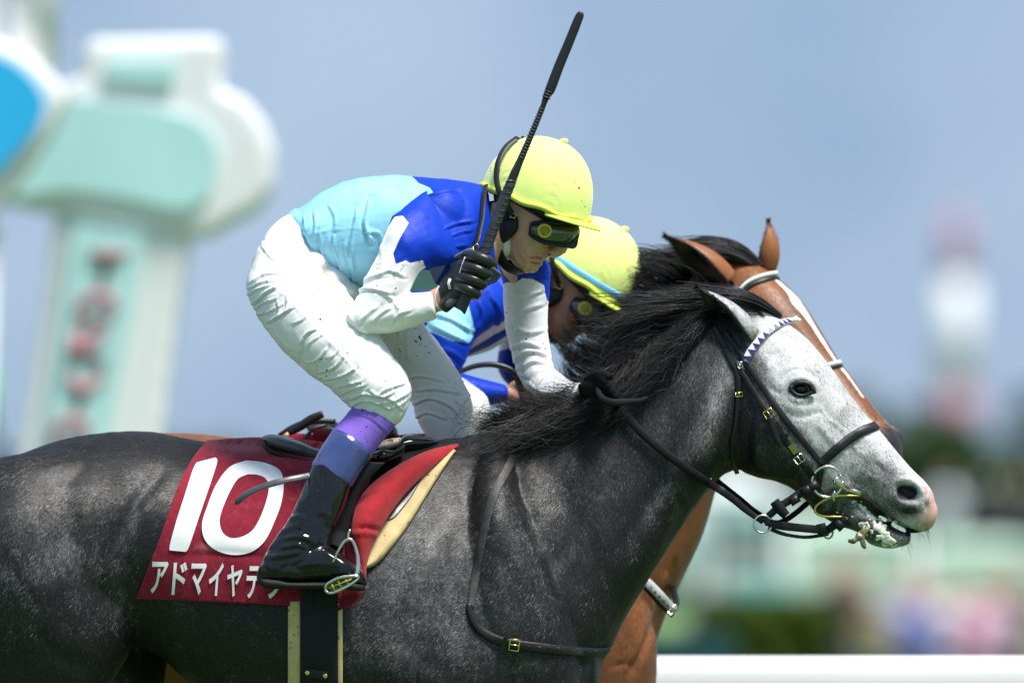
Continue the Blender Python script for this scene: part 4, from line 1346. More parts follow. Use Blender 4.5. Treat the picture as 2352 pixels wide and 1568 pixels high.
blaze_w = np.interp(LY, [745, 770, 800, 830, 860, 900, 960, 1020], [.003, .009, .019, .014, .009, .007, .006, .003]) * (1 + .25 * vnoise(lc * 60, 4))
blaze = np.clip((blaze_w - ymid) / .004, -1, 1) * .6 + .5
blaze = np.where(inh & (ln[:, 0] + ln[:, 2] > .4) & (LY > 745) & (LY < 1030), blaze, 0)
attr(b_body, 'white', blaze * 1.2)
attr(b_body, 'pale', blobs(PX, PY, .62, [(1760, 640, 60, 40, 0, .8), (1500, 1500, 60, 90, 0, .7), (1600, 1200, 20, 90, 20, .8), (500, 1000, 200, 20, 0, .62), (1840, 700, 30, 60, 40, .55)]))
attr(b_body, 'ink', np.where(inh, np.clip((LX + .2 * LY - 2318) / 30, 0, 1) * .75 + np.exp(-((LX - 1842) / 30) ** 2 - ((LY - 894) / 18) ** 2) + np.exp(-((LX - 1790) / 14) ** 2 - ((LY - 822) / 20) ** 2) * .55, 0))
attr(b_body, 'skin', np.where(inh, np.exp(-((LX - 2080) / 40) ** 2 - ((LY - 1100) / 25) ** 2) * .55, 0))
b_bvh = bvh_of(b_body)
bp_, bi_, bs_ = [np.empty(len(b_body.data.vertices), np.float32) for _ in range(3)]
for nm_, ar_ in (('pale', bp_), ('ink', bi_), ('skin', bs_)):
    b_body.data.attributes[nm_].data.foreach_get('value', ar_)
def b_tone(k, c, px, py, rg):
    x = bp_[k] + .16 * vnoise(c * 30, 211) + .1 * vnoise(c * 110, 212)
    return np.clip(x * (.65 + .6 * rg.random(len(k))) * (1 - np.clip(bi_[k], 0, 1)), 0, 1)
fur('coat_hair', b_body, 70000, M['bay_fur'], bay, 302, flow,
    lambda PX, PY, co, no: (no[:, 1] < .4) & (((PX > 1360) & (PY > 1080) & (PY < 1600)) | ((PX > 1560) & (PY < 1080)) | ((PX > 330) & (PX < 640) & (PY < 1060))) & (blaze < .2) & (bi_ < .5) & (bs_ < .3), b_tone)
def HP(px, py, dy=0.0):
    return HM @ P(px, py, GY + dy)
be1 = e = ear('ear', M['bay_coat'], bay, P(1672, 652, BY - .09), P(1527, 543, BY - .115), .048, (-.60, -.52, -.60), cup=2.1, bend=.02)
ear_attrs(*e, .78, .25)
be2 = e = ear('ear', M['bay_coat'], bay, P(1762, 622, BY + .03), P(1764, 506, BY + .03), 0.030, (-.62, .78, .05), cup=1.8, bend=-.02)
ear_attrs(*e, .85, .4)
for s in (-1,):
    v, f = ell(HP(1842, 893, s * .098), .022, .016, .0175, 20)
    build('eye', (v, f), M['wet_eye'], bay)

def ear_fur(ob, mat, parent, base, tip, n, seed, k0=1.0):
    pa, ink = EAR_ATTR[ob.name]
    ax = np.array(tip - base); ax /= np.linalg.norm(ax)
    fur('ear_hair', ob, n, mat, ob, seed, lambda px, py: np.tile(ax, (len(px), 1)), lambda PX, PY, co, no: np.ones(len(PX), bool),
        lambda k, c, px, py, rg: np.clip((pa[k] + .15 * vnoise(c * 120, seed)) * k0 * (.5 + .8 * rg.random(len(k))) * (1 - np.clip(ink[k], 0, 1)), 0, 1), length=.011, width=.0008)
ear_fur(e1[0], M['grey_fur'], grey, P(1722, 776, GY), P(1600, 661, GY), 5200, 401)
ear_fur(e2[0], M['grey_fur'], grey, P(1735, 735, GY), P(1680, 652, GY), 2500, 402)
ear_fur(be1[0], M['bay_fur'], bay, P(1672, 652, BY), P(1527, 543, BY), 5200, 403, 1.1)
ear_fur(be2[0], M['bay_fur'], bay, P(1762, 622, BY), P(1764, 506, BY), 4000, 404, 1.1)

# ------------------------------------------------------------------ hair
def strands(name, mat, parent, guides, n, seed, r=.0011, npt=14, spread=.5, jit=10, cj=None, curl=0.0, cfreq=3.0, lenv=(.55, 1.05), clump=0.0, flat=None):
    """guides: list of root-to-tip polylines (px, py, y). Strands are blended between neighbours, frayed towards the tip."""
    rg = np.random.default_rng(seed)
    G = []
    for g in guides:
        q = catmull(np.array(g, float), 8)
        d = np.r_[0, np.cumsum(np.linalg.norm(np.diff(q[:, :2], axis=0), axis=1))]
        t = np.linspace(0, d[-1], npt)
        G.append(PA(np.stack([np.interp(t, d, q[:, k]) for k in range(3)], 1)))
    G = np.array(G)
    m = len(G)
    u = rg.random(n) * (m - 1) if m > 1 else np.zeros(n)
    if clump:
        nc = max(3, int(n / 20))
        cu = rg.random(nc) * (m - 1) if m > 1 else np.zeros(nc)
        k = rg.integers(0, nc, n)
        u = u * (1 - clump) + cu[k] * clump
        coff = rg.normal(size=(nc, 3)) * (cj if cj is not None else jit * 2.0) / S
        off_c = coff[k]
    else:
        off_c = np.zeros((n, 3))
    i = np.clip(u.astype(int), 0, max(m - 2, 0))
    fr = (u - i)[:, None, None]
    base = G[i] * (1 - fr) + G[np.minimum(i + 1, m - 1)] * fr
    t = np.linspace(0, 1, npt)
    L = lenv[0] + (lenv[1] - lenv[0]) * rg.random(n)
    tt = t[None] * L[:, None]
    x = tt * (npt - 1)
    i0 = np.clip(x.astype(int), 0, npt - 2)
    fx = np.clip(x - i0, 0, 1.25)[..., None]
    ar = np.arange(n)[:, None]
    pts = base[ar, i0] * (1 - fx) + base[ar, i0 + 1] * fx
    dev = rg.normal(size=(n, 3)) * jit / S
    dev[:, 1] *= .9
    grow = (.25 + spread * tt ** 1.3)[..., None]
    pts = pts + dev[:, None] * grow + off_c[:, None] * (tt[..., None] * .9 + .1)
    if curl:
        ph = rg.random((n, 2)) * 6.28
        am = curl / S * (.3 + rg.random((n, 1)))
        w = np.stack([np.sin(tt * cfreq * 6.28 + ph[:, :1]) * am, np.cos(tt * cfreq * 4.1 + ph[:, 1:]) * am * .7, np.cos(tt * cfreq * 5.3 + ph[:, 1:]) * am], -1)
        pts = pts + w * tt[..., None]
    d = np.gradient(pts, axis=1)
    d /= np.linalg.norm(d, axis=2, keepdims=True) + 1e-9
    ref = np.array([0.2, -.95, .15])
    s = np.cross(d, ref)
    s /= np.linalg.norm(s, axis=2, keepdims=True) + 1e-9
    q = np.cross(s, d)
    rad = r * (.6 + .8 * rg.random((n, 1))) * (1 - .8 * t[None] ** 1.6)
    R = []
    for k in range(3):
        a = k * 2.0944
        R.append(pts + rad[..., None] * (math.cos(a) * s + math.sin(a) * q))
    R = np.stack(R, 2)                          # n, npt, 3, 3
    v = R.reshape(-1, 3)
    b = (np.arange(n)[:, None, None] * npt + np.arange(npt - 1)[None, :, None]) * 3
    k = np.arange(3)[None, None]
    k2 = (k + 1) % 3
    f = np.stack([b + k, b + k2, b + 3 + k2, b + 3 + k], -1).reshape(-1, 4)
    me = mesh_np(name, v, f)
    o = link(name, me, mat, parent)
    tn = np.clip(rg.normal(.24, .20, (n, 1)) + .25 * (rg.random((n, 1)) > .93) + np.zeros((1, npt)) + .18 * t[None] ** 2, 0, 1)
    attr(o, 'tone', np.repeat(tn.ravel(), 3))
    return o

def drape(bvh, g, off=.012):
    out = []
    for px, py, y in g:
        c, n = cast(bvh, px, py)
        if c is not None:
            y = min(y, c.y - off)
        out.append((px, py, y))
    return out

def merge_into(name, objs, parent, mat):
    vs, fs, n, tones = [], [], 0, []
    for o in objs:
        me = o.data
        v = get_co(o)
        tn = np.empty(len(me.vertices), np.float32); me.attributes['tone'].data.foreach_get('value', tn); tones.append(tn)
        k = np.empty(len(me.loops), np.int32)
        me.loops.foreach_get('vertex_index', k)
        fs.append(k.reshape(-1, 4) + n)
        vs.append(v); n += len(v)
        bpy.data.objects.remove(o)
        bpy.data.meshes.remove(me)
    me = mesh_np(name, np.vstack(vs), np.vstack(fs))
    o = link(name, me, mat, parent)
    attr(o, 'tone', np.concatenate(tones))
    return o

y = GY
hs = []
# hair lying over the near side of the neck, swept back and down
near = [
    [(1668, 700, y - .03), (1610, 735, y - .06), (1560, 775, y), (1505, 800, y), (1450, 812, y)],
    [(1640, 705, y - .03), (1590, 770, y - .06), (1545, 815, y), (1490, 850, y), (1440, 862, y)],
    [(1590, 725, y - .03), (1560, 790, y - .06), (1520, 860, y), (1468, 900, y), (1425, 912, y)],
    [(1540, 755, y - .02), (1515, 830, y - .06), (1480, 895, y), (1440, 930, y), (1385, 948, y)],
    [(1480, 800, y - .02), (1462, 870, y - .06), (1420, 930, y), (1360, 965, y), (1300, 985, y)],
    [(1420, 838, y - .02), (1400, 900, y - .06), (1350, 955, y), (1290, 985, y), (1230, 1005, y)],
    [(1350, 885, y - .02), (1320, 940, y - .06), (1270, 985, y), (1210, 1015, y), (1150, 1030, y)],
    [(1280, 918, y - .02), (1245, 965, y - .06), (1200, 1005, y), (1150, 1030, y), (1095, 1046, y)],
    [(1210, 952, y - .02), (1180, 985, y - .06), (1145, 1015, y), (1105, 1035, y), (1060, 1046, y)]]
near = [drape(g_bvh, g, .016) for g in near] if False else near
near2 = []
for g in near:
    near2.append([(a, b, (min(c, (cast(g_bvh, a, b)[0].y if cast(g_bvh, a, b)[0] else c) - .014 - .004 * i))) for i, (a, b, c) in enumerate(g)])
hs.append(strands('h', M['mane'], None, near2, 2100, 1, r=.00095, jit=7, cj=22, spread=.9, curl=15, cfreq=1.3, clump=.95, lenv=(.28, .86)))
hs.append(strands('h', M['mane'], None, near2, 700, 2, r=.0008, jit=24, spread=1.2, curl=30, cfreq=1.8, lenv=(.35, 1.1)))
# hair standing off the crest, blown back
back = [
    [(1690, 700, y - .01), (1620, 690, y - .02), (1540, 690, y - .02), (1470, 700, y - .02), (1420, 712, y - .01)],
    [(1640, 702, y), (1570, 706, y - .02), (1500, 716, y - .03), (1440, 735, y - .03), (1385, 752, y - .02)],
    [(1590, 725, y), (1530, 738, y - .02), (1470, 760, y - .04), (1425, 800, y - .04), (1400, 850, y - .04)],
    [(1520, 768, y), (1470, 785, y - .02), (1425, 815, y - .04), (1392, 860, y - .05), (1375, 900, y - .06)],
    [(1450, 815, y), (1428, 838, y - .03), (1410, 860, y - .05), (1394, 880, y - .06), (1378, 895, y - .06)],
    [(1350, 885, y), (1325, 905, y - .03), (1300, 918, y - .05), (1270, 920, y - .06), (1245, 912, y - .06)],
    [(1310, 908, y), (1275, 925, y - .02), (1250, 938, y - .04), (1228, 940, y - .04), (1208, 934, y - .04)],
    [(1250, 937, y), (1222, 938, y), (1198, 934, y - .01), (1180, 934, y - .01), (1166, 940, y - .01)],
    [(1190, 966, y), (1168, 956, y), (1150, 950, y), (1134, 952, y), (1122, 960, y)],
    [(1130, 995, y), (1114, 985, y), (1098, 985, y), (1084, 994, y), (1072, 1008, y)]]
hs.append(strands('h', M['mane'], None, back, 2200, 3, r=.00095, jit=7, cj=20, spread=.9, curl=13, cfreq=1.2, clump=.95, lenv=(.4, 1.05)))
hs.append(strands('h', M['mane'], None, back, 420, 4, r=.0007, jit=30, spread=1.3, curl=22, cfreq=2.0, lenv=(.5, 1.2)))
hs.append(strands('h', M['mane'], None, back[:6], 420, 5, r=.0009, jit=5, cj=30, spread=.6, curl=20, cfreq=.9, clump=.985, lenv=(.8, 1.3)))
hs.append(strands('h', M['mane'], None, near2, 420, 7, r=.0009, jit=5, cj=26, spread=.6, curl=22, cfreq=1.0, clump=.985, lenv=(.5, 1.15)))
mane = merge_into('mane', hs, grey, M['mane'])
fl = [[(1792, 728, y - .02), (1740, 700, y - .05), (1690, 688, y - .06), (1640, 690, y - .06), (1590, 690, y - .05), (1530, 705, y - .05)],
      [(1790, 725, y), (1735, 690, y - .02), (1680, 678, y - .03), (1620, 676, y - .03), (1560, 680, y - .03), (1500, 690, y - .03)],
      [(1775, 728, y + .02), (1720, 690, y + .01), (1660, 684, y), (1610, 688, y), (1560, 700, y), (1490, 722, y)],
      [(1770, 735, y - .04), (1720, 712, y - .06), (1680, 700, y - .075), (1640, 702, y - .08), (1600, 712, y - .08), (1560, 730, y - .08)]]
strands('forelock', M['mane'], grey, fl, 1300, 6, r=.0012, jit=7, spread=.9, curl=4, cfreq=1.2, clump=.6, lenv=(.5, 1.1))

y = BY
hs = []
bm = [
    [(1655, 625, y), (1600, 590, y), (1550, 583, y), (1505, 590, y), (1470, 600, y)],
    [(1620, 640, y), (1560, 605, y - .02), (1510, 592, y - .02), (1470, 590, y - .02), (1440, 596, y - .02)],
    [(1590, 660, y), (1530, 632, y - .03), (1480, 615, y - .03), (1445, 612, y - .04), (1415, 625, y - .04)],
    [(1560, 690, y), (1500, 662, y - .03), (1450, 640, y - .05), (1418, 640, y - .06), (1392, 660, y - .06)],
    [(1530, 720, y), (1470, 700, y - .03), (1420, 690, y - .06), (1385, 690, y - .07), (1352, 672, y - .08)],
    [(1500, 750, y), (1440, 745, y - .04), (1400, 745, y - .07), (1365, 740, y - .08), (1330, 720, y - .08)],
    [(1480, 775, y), (1425, 780, y - .04), (1385, 790, y - .07), (1350, 785, y - .08), (1318, 755, y - .08)],
    [(1450, 800, y), (1405, 815, y - .04), (1365, 825, y - .07), (1328, 815, y - .08), (1295, 775, y - .08)],
    [(1430, 820, y), (1390, 842, y - .04), (1350, 855, y - .07), (1315, 845, y - .08), (1285, 805, y - .08)],
    [(1400, 845, y), (1365, 868, y - .04), (1330, 880, y - .06), (1300, 870, y - .08), (1282, 840, y - .08)],
    [(1370, 865, y), (1340, 890, y - .04), (1310, 900, y - .06), (1280, 905, y - .06), (1250, 900, y - .06)]]
hs.append(strands('h', M['mane'], None, [[(a + 34 * k / 4, b, c) for k, (a, b, c) in enumerate(g)] for g in bm], 2400, 21, r=.0015, jit=6, cj=18, spread=.6, curl=7, cfreq=1.0, clump=.96, lenv=(.4, 1.1)))
bn = [[(a, b, (lambda c: (c.y if c else BY) - .02)(cast(b_bvh, a, b)[0])) for a, b in g] for g in (
    [(1640, 640), (1580, 690), (1530, 740), (1480, 760)], [(1600, 660), (1560, 730), (1510, 790), (1450, 800)], [(1560, 700), (1530, 780), (1480, 850), (1410, 850)],
    [(1510, 740), (1490, 830), (1440, 900), (1370, 890)], [(1460, 790), (1440, 870), (1390, 930), (1320, 910)], [(1400, 840), (1370, 920), (1310, 960), (1240, 960)])]
hs.append(strands('h', M['mane'], None, bn, 2600, 22, r=.0022, jit=14, spread=.7, curl=4, cfreq=1.1, clump=.3, lenv=(.7, 1.05)))
hs.append(strands('h', M['mane'], None, bm, 620, 24, r=.0013, jit=4, cj=20, spread=.5, curl=12, cfreq=.8, clump=.985, lenv=(.8, 1.22)))
merge_into('mane', hs, bay, M['mane'])
fl = [[(1752, 612, y - .01), (1712, 580, y - .02), (1670, 568, y - .03), (1620, 570, y - .03), (1570, 582, y - .03)],
      [(1748, 605, y), (1705, 570, y), (1660, 556, y), (1610, 560, y), (1560, 572, y)],
      [(1735, 615, y - .04), (1700, 596, y - .06), (1660, 585, y - .07), (1620, 590, y - .08), (1575, 600, y - .08)],
      [(1740, 608, y + .03), (1700, 575, y + .03), (1655, 562, y + .02), (1600, 566, y + .02), (1550, 585, y + .02)]]
strands('forelock', M['mane'], bay, fl, 1100, 26, r=.0014, jit=6, spread=.8, curl=3, cfreq=1.0, clump=.6, lenv=(.55, 1.08))

wk = []
rw = np.random.default_rng(8)
for _ in range(46):
    px, py = 2040 + rw.random() * 90, 1196 + rw.random() * 50
    c, n = cast(g_bvh, px, py)
    if c is None: continue
    L_ = .018 + .03 * rw.random()
    d = Vector((rw.normal() * .4 + .1, -.35 + rw.normal() * .2, -.9 + rw.normal() * .3)).normalized()
    wk.append(tube([c, c + d * L_ * .5 + n * .004, c + d * L_], [.0005, .0004, .0002], 3, 3))
w_ = build('whiskers', wk, M['hair0'] if 'hair0' in M else M['black_shell'], grey); w_['kind'] = 'stuff'

for y_, par, sd in ((GY, grey, 61), (BY, bay, 62)):
    tl = [[(-150, 1120, y_ + o), (-230, 1130, y_ + o * 2), (-330, 1190, y_ + o * 3), (-430, 1290 + k * 40, y_ + o * 4), (-500, 1420 + k * 60, y_ + o * 4)] for k, o in enumerate((-.03, 0, .03))]
    strands('tail', M['mane'], par, tl, 900, sd, r=.0014, jit=12, cj=26, spread=.9, curl=14, cfreq=.8, clump=.9, lenv=(.6, 1.05))
# ================================================================== riders
def z6(pts):     # fold points read off a close look at the front rider
    return [(551.25 + x * .3634, 395.1 + y * .3634) for x, y in pts]

JY = 0.31
TILT = math.radians(17.7)

def head_geo():
    """head, helmet and goggles in profile, mid-plane y = JY; every entry is (name, material key, verts, faces, parent key)"""
    out = {}
    f = np.array([math.cos(TILT), 0, -math.sin(TILT)]); u = np.array([math.sin(TILT), 0, math.cos(TILT)]); s = np.array([0, -1., 0])
    Hc = np.array(P(1230, 463, JY))
    # cover: dome with seams and small gathers
    nr, nphi = 40, 144
    ph = np.linspace(0, 2 * math.pi, nphi, endpoint=False)
    rings = []
    for i in range(nr):
        q = (i + .02) / (nr - 1.0) if i == 0 else i / (nr - 1)
        al = q * math.pi / 2
        r = math.sin(al) ** .92
        hgt = math.cos(al) ** .95 if al < math.pi / 2 - 1e-6 else 0
        seam = np.abs(((ph / (math.pi / 3)) % 1) - .5) * 2
        g = np.exp(-((1 - seam) / .10) ** 2)
        rip = .0009 * np.exp(-((1 - seam) / .28) ** 2) * np.sin(q * 70 + 6 * np.sin(ph * 7)) * min(1, q * 2) * (q > .35)
        k = 1 + .004 * g + rip / .11 + .002 * np.sin(ph * 5 + q * 9) * q
        a = np.where(np.cos(ph) > 0, .128, .128)
        rings.append(Hc + (np.cos(ph) * a * r * k)[:, None] * f + (np.sin(ph) * .110 * r * k)[:, None] * s + (.148 * hgt * (1 + .3 * rip / .11))[:, None] * u - (.006 * q ** 6) * u)
    R = np.array(rings)
    out['cover'] = ('neon', *rings_mesh(R, True))
    # hem of the cover
    hem = np.stack([Hc + (np.cos(ph) * .130)[:, None] * f + (np.sin(ph) * .112)[:, None] * s - (.004 + .0025 * np.sin(ph * 9) + .004 * np.sin(ph * 2))[:, None] * u], 0)[0]
    hem = np.vstack([hem, hem[:1]])
    out['hem'] = ('neon_rim', *tube([tuple(q) for q in hem], .0068, 10, 1, cap=False))
    # peak
    pk = []
    aa = np.linspace(-1.15, 1.15, 36)
    for j, (ext, dz, th) in enumerate(((-.012, .000, 0), (.010, -.004, 0), (.026, -.0095, 0), (.034, -.013, 0), (.034, -.016, 1), (.020, -.013, 1), (.004, -.009, 1), (-.012, -.006, 1))):
        e = np.clip(np.cos(aa * 1.25), 0, 1) ** .6
        pk.append(Hc + (np.cos(aa) * (.128 + ext * e))[:, None] * f + (np.sin(aa) * (.110 + ext * .6 * e))[:, None] * s + dz * u - .004 * u)
    R = np.array(pk).transpose(1, 0, 2)
    out['peak'] = ('neon_rim', *rings_mesh(R, True))
    out['button'] = ('neon', *ell(Hc + u * .150 + f * .022, .010, .010, .006, 16))
    # black skull of the helmet showing under the hem
    R = []
    for hh, rr in ((.012, .97), (-.004, .965), (-.011, .94), (-.017, .88), (-.021, .74)):
        cut = np.where(np.cos(ph) > .2, 1 - .22 * (np.cos(ph) - .2), 1.0)
        hh = hh * (1 + (.95 * np.clip(np.cos(ph - 0), -.5, 1) if hh < 0 else 0))
        hh = np.asarray(hh) * np.ones(nphi)
        R.append(Hc + (np.cos(ph) * .128 * rr * cut)[:, None] * f + (np.sin(ph) * .110 * rr)[:, None] * s + hh[:, None] * u)
    out['harness'] = ('black_shell', *rings_mesh(np.array(R), True))
    # face
    skin = [loft([(1132, 440, 1312, 485, JY, .070), (1136, 470, 1312, 500, JY, .072), (1146, 505, 1298, 525, JY, .072), (1156, 535, 1274, 550, JY, .068), (1162, 558, 1262, 572, JY, .062), (1167, 578, 1251, 590, JY, .055),
                  (1173, 594, 1240, 605, JY, .046), (1182, 608, 1228, 616, JY, .033), (1194, 618, 1214, 624, JY, .018)], sub=4, seg=32, e=2.3),
            tube([P(1304, 505, JY), P(1298, 530, JY), P(1296, 554, JY), P(1286, 576, JY)], [.010, .0125, .016, .0155], 14, 4),
            ell(P(1273, 580, JY), .018, .0205, .0125, 18), ell(P(1284, 576, JY), .014, .012, .013, 16),
            ell(P(1246, 591, JY), .011, .021, .0075, 16), ell(P(1237, 605, JY), .010, .018, .0075, 16), ell(P(1222, 615, JY), .015, .022, .012, 16)]
    for q in (-1, 1):
        skin.append(ell(P(1235, 552, JY + q * .040), .030, .020, .022, 18))
        skin.append(ell(P(1160, 487, JY + q * .072), .013, .010, .026, 18, Matrix.Rotation(-.25, 4, 'Y')))
        skin.append(ell(P(1155, 480, JY + q * .080), .010, .006, .018, 14, Matrix.Rotation(-.25, 4, 'Y')))
    skin.append(loft([(1085, 470, 1120, 605, JY, .066), (1110, 480, 1150, 598, JY, .062), (1135, 490, 1185, 592, JY, .058), (1150, 470, 1210, 560, JY, .06)], sub=4, seg=26))
    out['_skin'] = skin
    # goggles
    O = np.array(P(1221, 526, JY))
    t8 = math.radians(10)
    gf = np.array([math.cos(t8), 0, -math.sin(t8)]); gu = np.array([math.sin(t8), 0, math.cos(t8)])
    al = np.radians(np.linspace(-80, 80, 97))
    top = .024 + .005 * np.cos(al * 2) - .03 * np.clip(np.abs(al) - 1.1, 0, 1) ** 1.3
    bot = -.0245 + .023 * np.exp(-(al / .26) ** 2) + .05 * np.clip(np.abs(al) - 1.05, 0, 1) ** 1.3
    def gpt(h, push):
        return O + (np.cos(al) ** 1 * (.104 + push))[:, None] * gf + (np.sin(al) * (.079 + push))[:, None] * s + h[:, None] * gu
    rows = [gpt(top, 0), gpt(top * .6 + bot * .4, .006), gpt(top * .3 + bot * .7, .006), gpt(bot, 0), gpt(bot, -.004), gpt(top * .3 + bot * .7, .002), gpt(top * .6 + bot * .4, .002), gpt(top, -.004)]
    out['lens'] = ('lens', *rings_mesh(np.array(rows).transpose(1, 0, 2), True))
    loopc = np.vstack([gpt(top, .001), gpt(bot, .001)[::-1]])
    loopc = np.vstack([loopc, loopc[:1]])
    out['frame'] = ('black_shell', *tube([tuple(q) for q in loopc], .0047, 10, 1, cap=False))
    for q in (-1, 1):
        a = q * math.radians(64)
        c = O + math.cos(a) * .112 * gf + math.sin(a) * .086 * s + .002 * gu
        nrm = math.cos(a) * .9 * gf + math.sin(a) * s
        nrm /= np.linalg.norm(nrm)
        p = [c + nrm * d for d in (-.003, .003, .005, .005, .003)]
        out['vent%d' % q] = ('vent', *tube([tuple(x) for x in p], [.0165, .0165, .015, .011, .010], 26, 1))
        rp = [c + nrm * .0052 + .0140 * (math.cos(w) * np.cross(nrm, gu) + math.sin(w) * gu) for w in np.linspace(0, 2 * math.pi, 29)]
        out['vent_rim%d' % q] = ('brass', *tube([tuple(x) for x in rp], .0016, 8, 1, cap=False))
    # straps: goggle elastic over the cover, chin cup and strap, both sides
    for q in (-1, 1):
        y = lambda w: JY + q * w
        el = [(1196, 316, y(.030)), (1176, 338, y(.062)), (1165, 372, y(.090)), (1165, 412, y(.1065)), (1176, 446, y(.1135)), (1190, 474, y(.104)), (1202, 496, y(.090))]
        c = PA(resample(np.array(el), 6))
        n = np.zeros_like(c); n[:, 1] = q * .8; n[:, 2] = .35; n /= np.linalg.norm(n, axis=1, keepdims=True)
        out['elastic%d' % q] = ('leather', *ribbon(c, n, .013, .0022))
        cup = loft([(1140, 505, 1148, 556, y(.066), .017), (1160, 506, 1168, 560, y(.071), .016), (1182, 503, 1187, 550, y(.074), .014), (1203, 496, 1205, 532, y(.075), .010)], sub=4, seg=16)
        out['chin_pad%d' % q] = ('leather', *cup)
        cs = PA(resample(np.array([(1152, 540, y(.074)), (1154, 560, y(.068)), (1160, 585, y(.060)), (1170, 606, y(.046)), (1184, 620, y(.030)), (1196, 628, y(.006))]), 5))
        n = np.zeros_like(cs); n[:, 1] = q; n[:, 2] = -.4; n[:, 0] = -.3; n /= np.linalg.norm(n, axis=1, keepdims=True)
        out['chin_strap%d' % q] = ('leather', *ribbon(cs, n, .026, .0025))
        bk = [P(1146, 540, y(.080)), P(1164, 544, y(.080)), P(1161, 559, y(.078)), P(1143, 555, y(.078)), P(1146, 540, y(.080))]
        out['buckle%d' % q] = ('metal', *tube(bk, .0018, 8, 1))
        bk = [P(1196, 488, y(.095)), P(1207, 491, y(.093)), P(1205, 501, y(.092)), P(1194, 498, y(.094)), P(1196, 488, y(.095))]
        out['slider%d' % q] = ('brass', *tube(bk, .0013, 8, 1))
    return out

HG = head_geo()
YW = Matrix.Translation(P(1225, 0, JY)) @ Matrix.Rotation(-math.radians(14), 4, 'Z') @ Matrix.Translation(-P(1225, 0, JY))
H1 = YW
JY2 = 1.22
rim1, rim2 = P(1230, 463, JY), P(1341, 640, JY2)
H2 = Matrix.Translation(rim2) @ Matrix.Rotation(math.radians(14.5), 4, 'Y') @ Matrix.Translation(-rim1) @ YW

def put_head(parent, Mx, lensm, covm, neck_only_skin=False):
    A = np.array(Mx)
    T = lambda v: np.asarray(v) @ A[:3, :3].T + A[:3, 3]
    hm = None
    def mk(nm, key, par, mat=None):
        k = HG[key]
        return build(nm, (T(k[1]), k[2]), mat or M[k[0]], par)
    hel = mk('helmet', 'harness', parent)
    mk('cover', 'cover', hel, covm)
    mk('hem', 'hem', hel); mk('peak', 'peak', hel); mk('button', 'button', hel)
    gog = mk('goggles', 'frame', parent)
    mk('lens', 'lens', gog, lensm)
    for q in (-1, 1):
        mk('vent', 'vent%d' % q, gog); mk('vent_rim', 'vent_rim%d' % q, gog)
        mk('elastic', 'elastic%d' % q, gog); mk('slider', 'slider%d' % q, gog)
        mk('chin_pad', 'chin_pad%d' % q, hel); mk('chin_strap', 'chin_strap%d' % q, hel); mk('buckle', 'buckle%d' % q, hel)
    return hel, gog

# ------------------------------------------------------------------ front rider
j1 = thing('person', 'jockey in cyan and royal blue silks with white sleeves, raising a whip', 'jockey')
put_head(j1, H1, M['lens'], M['neon_mud'])

def limb(pts, sub=4): return tube([P(*p[:3]) for p in pts], [p[3] for p in pts], 16, sub)

# the body itself: head, neck, trunk, arms with hands, legs, one skin (clothes lie over it)
def fist(wr, kn, ax0, ax1, y0, yk, sc=1.0, fing=4, thumb=True, skin=False):
    return None
W0, W1 = np.array([1061., 704.]), np.array([1113., 580.])
def whip_at(t): return W0 + (W1 - W0) * t
HANDY = -.005
hand = [loft([(988, 668, 1000, 716, .045, .024), (1008, 655, 1024, 712, .035, .028), (1032, 622, 1050, 696, .022, .029), (1052, 600, 1068, 676, .012, .027), (1068, 592, 1080, 662, .006, .022)], sub=4, seg=22, e=2.4)]
fing = []
for k, t in enumerate((.86, .655, .465, .285)):
    w = whip_at(t)
    r = (.0112, .0114, .0108, .0098)[k]
    sc = (1.0, 1.04, 1.0, .86)[k]
    pts = [(w[0] - 36 * sc, w[1] - 10, .006, r * .95), (w[0] - 18 * sc, w[1] - 9, -.020, r * 1.02), (w[0] + 4 * sc, w[1] - 2, -.030, r * 1.05), (w[0] + 19 * sc, w[1] + 5, -.020, r), (w[0] + 21 * sc, w[1] + 9, .002, r * .93), (w[0] + 8 * sc, w[1] + 8, .014, r * .85), (w[0] - 4 * sc, w[1] + 5, .012, r * .75)]
    fing.append(limb(pts))
thumb = limb([(1052, 622, .030, .012), (1074, 600, .034, .0125), (1094, 588, .026, .0115), (1104, 582, .008, .0105), (1100, 577, -.006, .0085)])
heel = [limb([(1018, 706, .015, .013), (1040, 686, .004, .0135), (1060, 668, .000, .012)])]
lfist = [loft([(1330, 882, 1338, 912, .22, .022), (1348, 874, 1352, 914, .19, .026), (1368, 870, 1370, 914, .17, .026), (1388, 872, 1390, 908, .155, .020)], sub=4, seg=20)]
lfing = []
for k in range(4):
    bx, by = 1368 + k * 7.5, 868 + k * 10.5
    lfing.append(limb([(bx - 8, by + 2, .19, .0105), (bx + 10, by - 2, .150, .0108), (bx + 22, by + 6, .13, .0105), (bx + 20, by + 17, .135, .0098), (bx + 8, by + 18, .15, .009)]))
lth = limb([(1352, 872, .20, .0115), (1372, 862, .16, .0115), (1390, 862, .135, .0105), (1402, 868, .125, .009)])

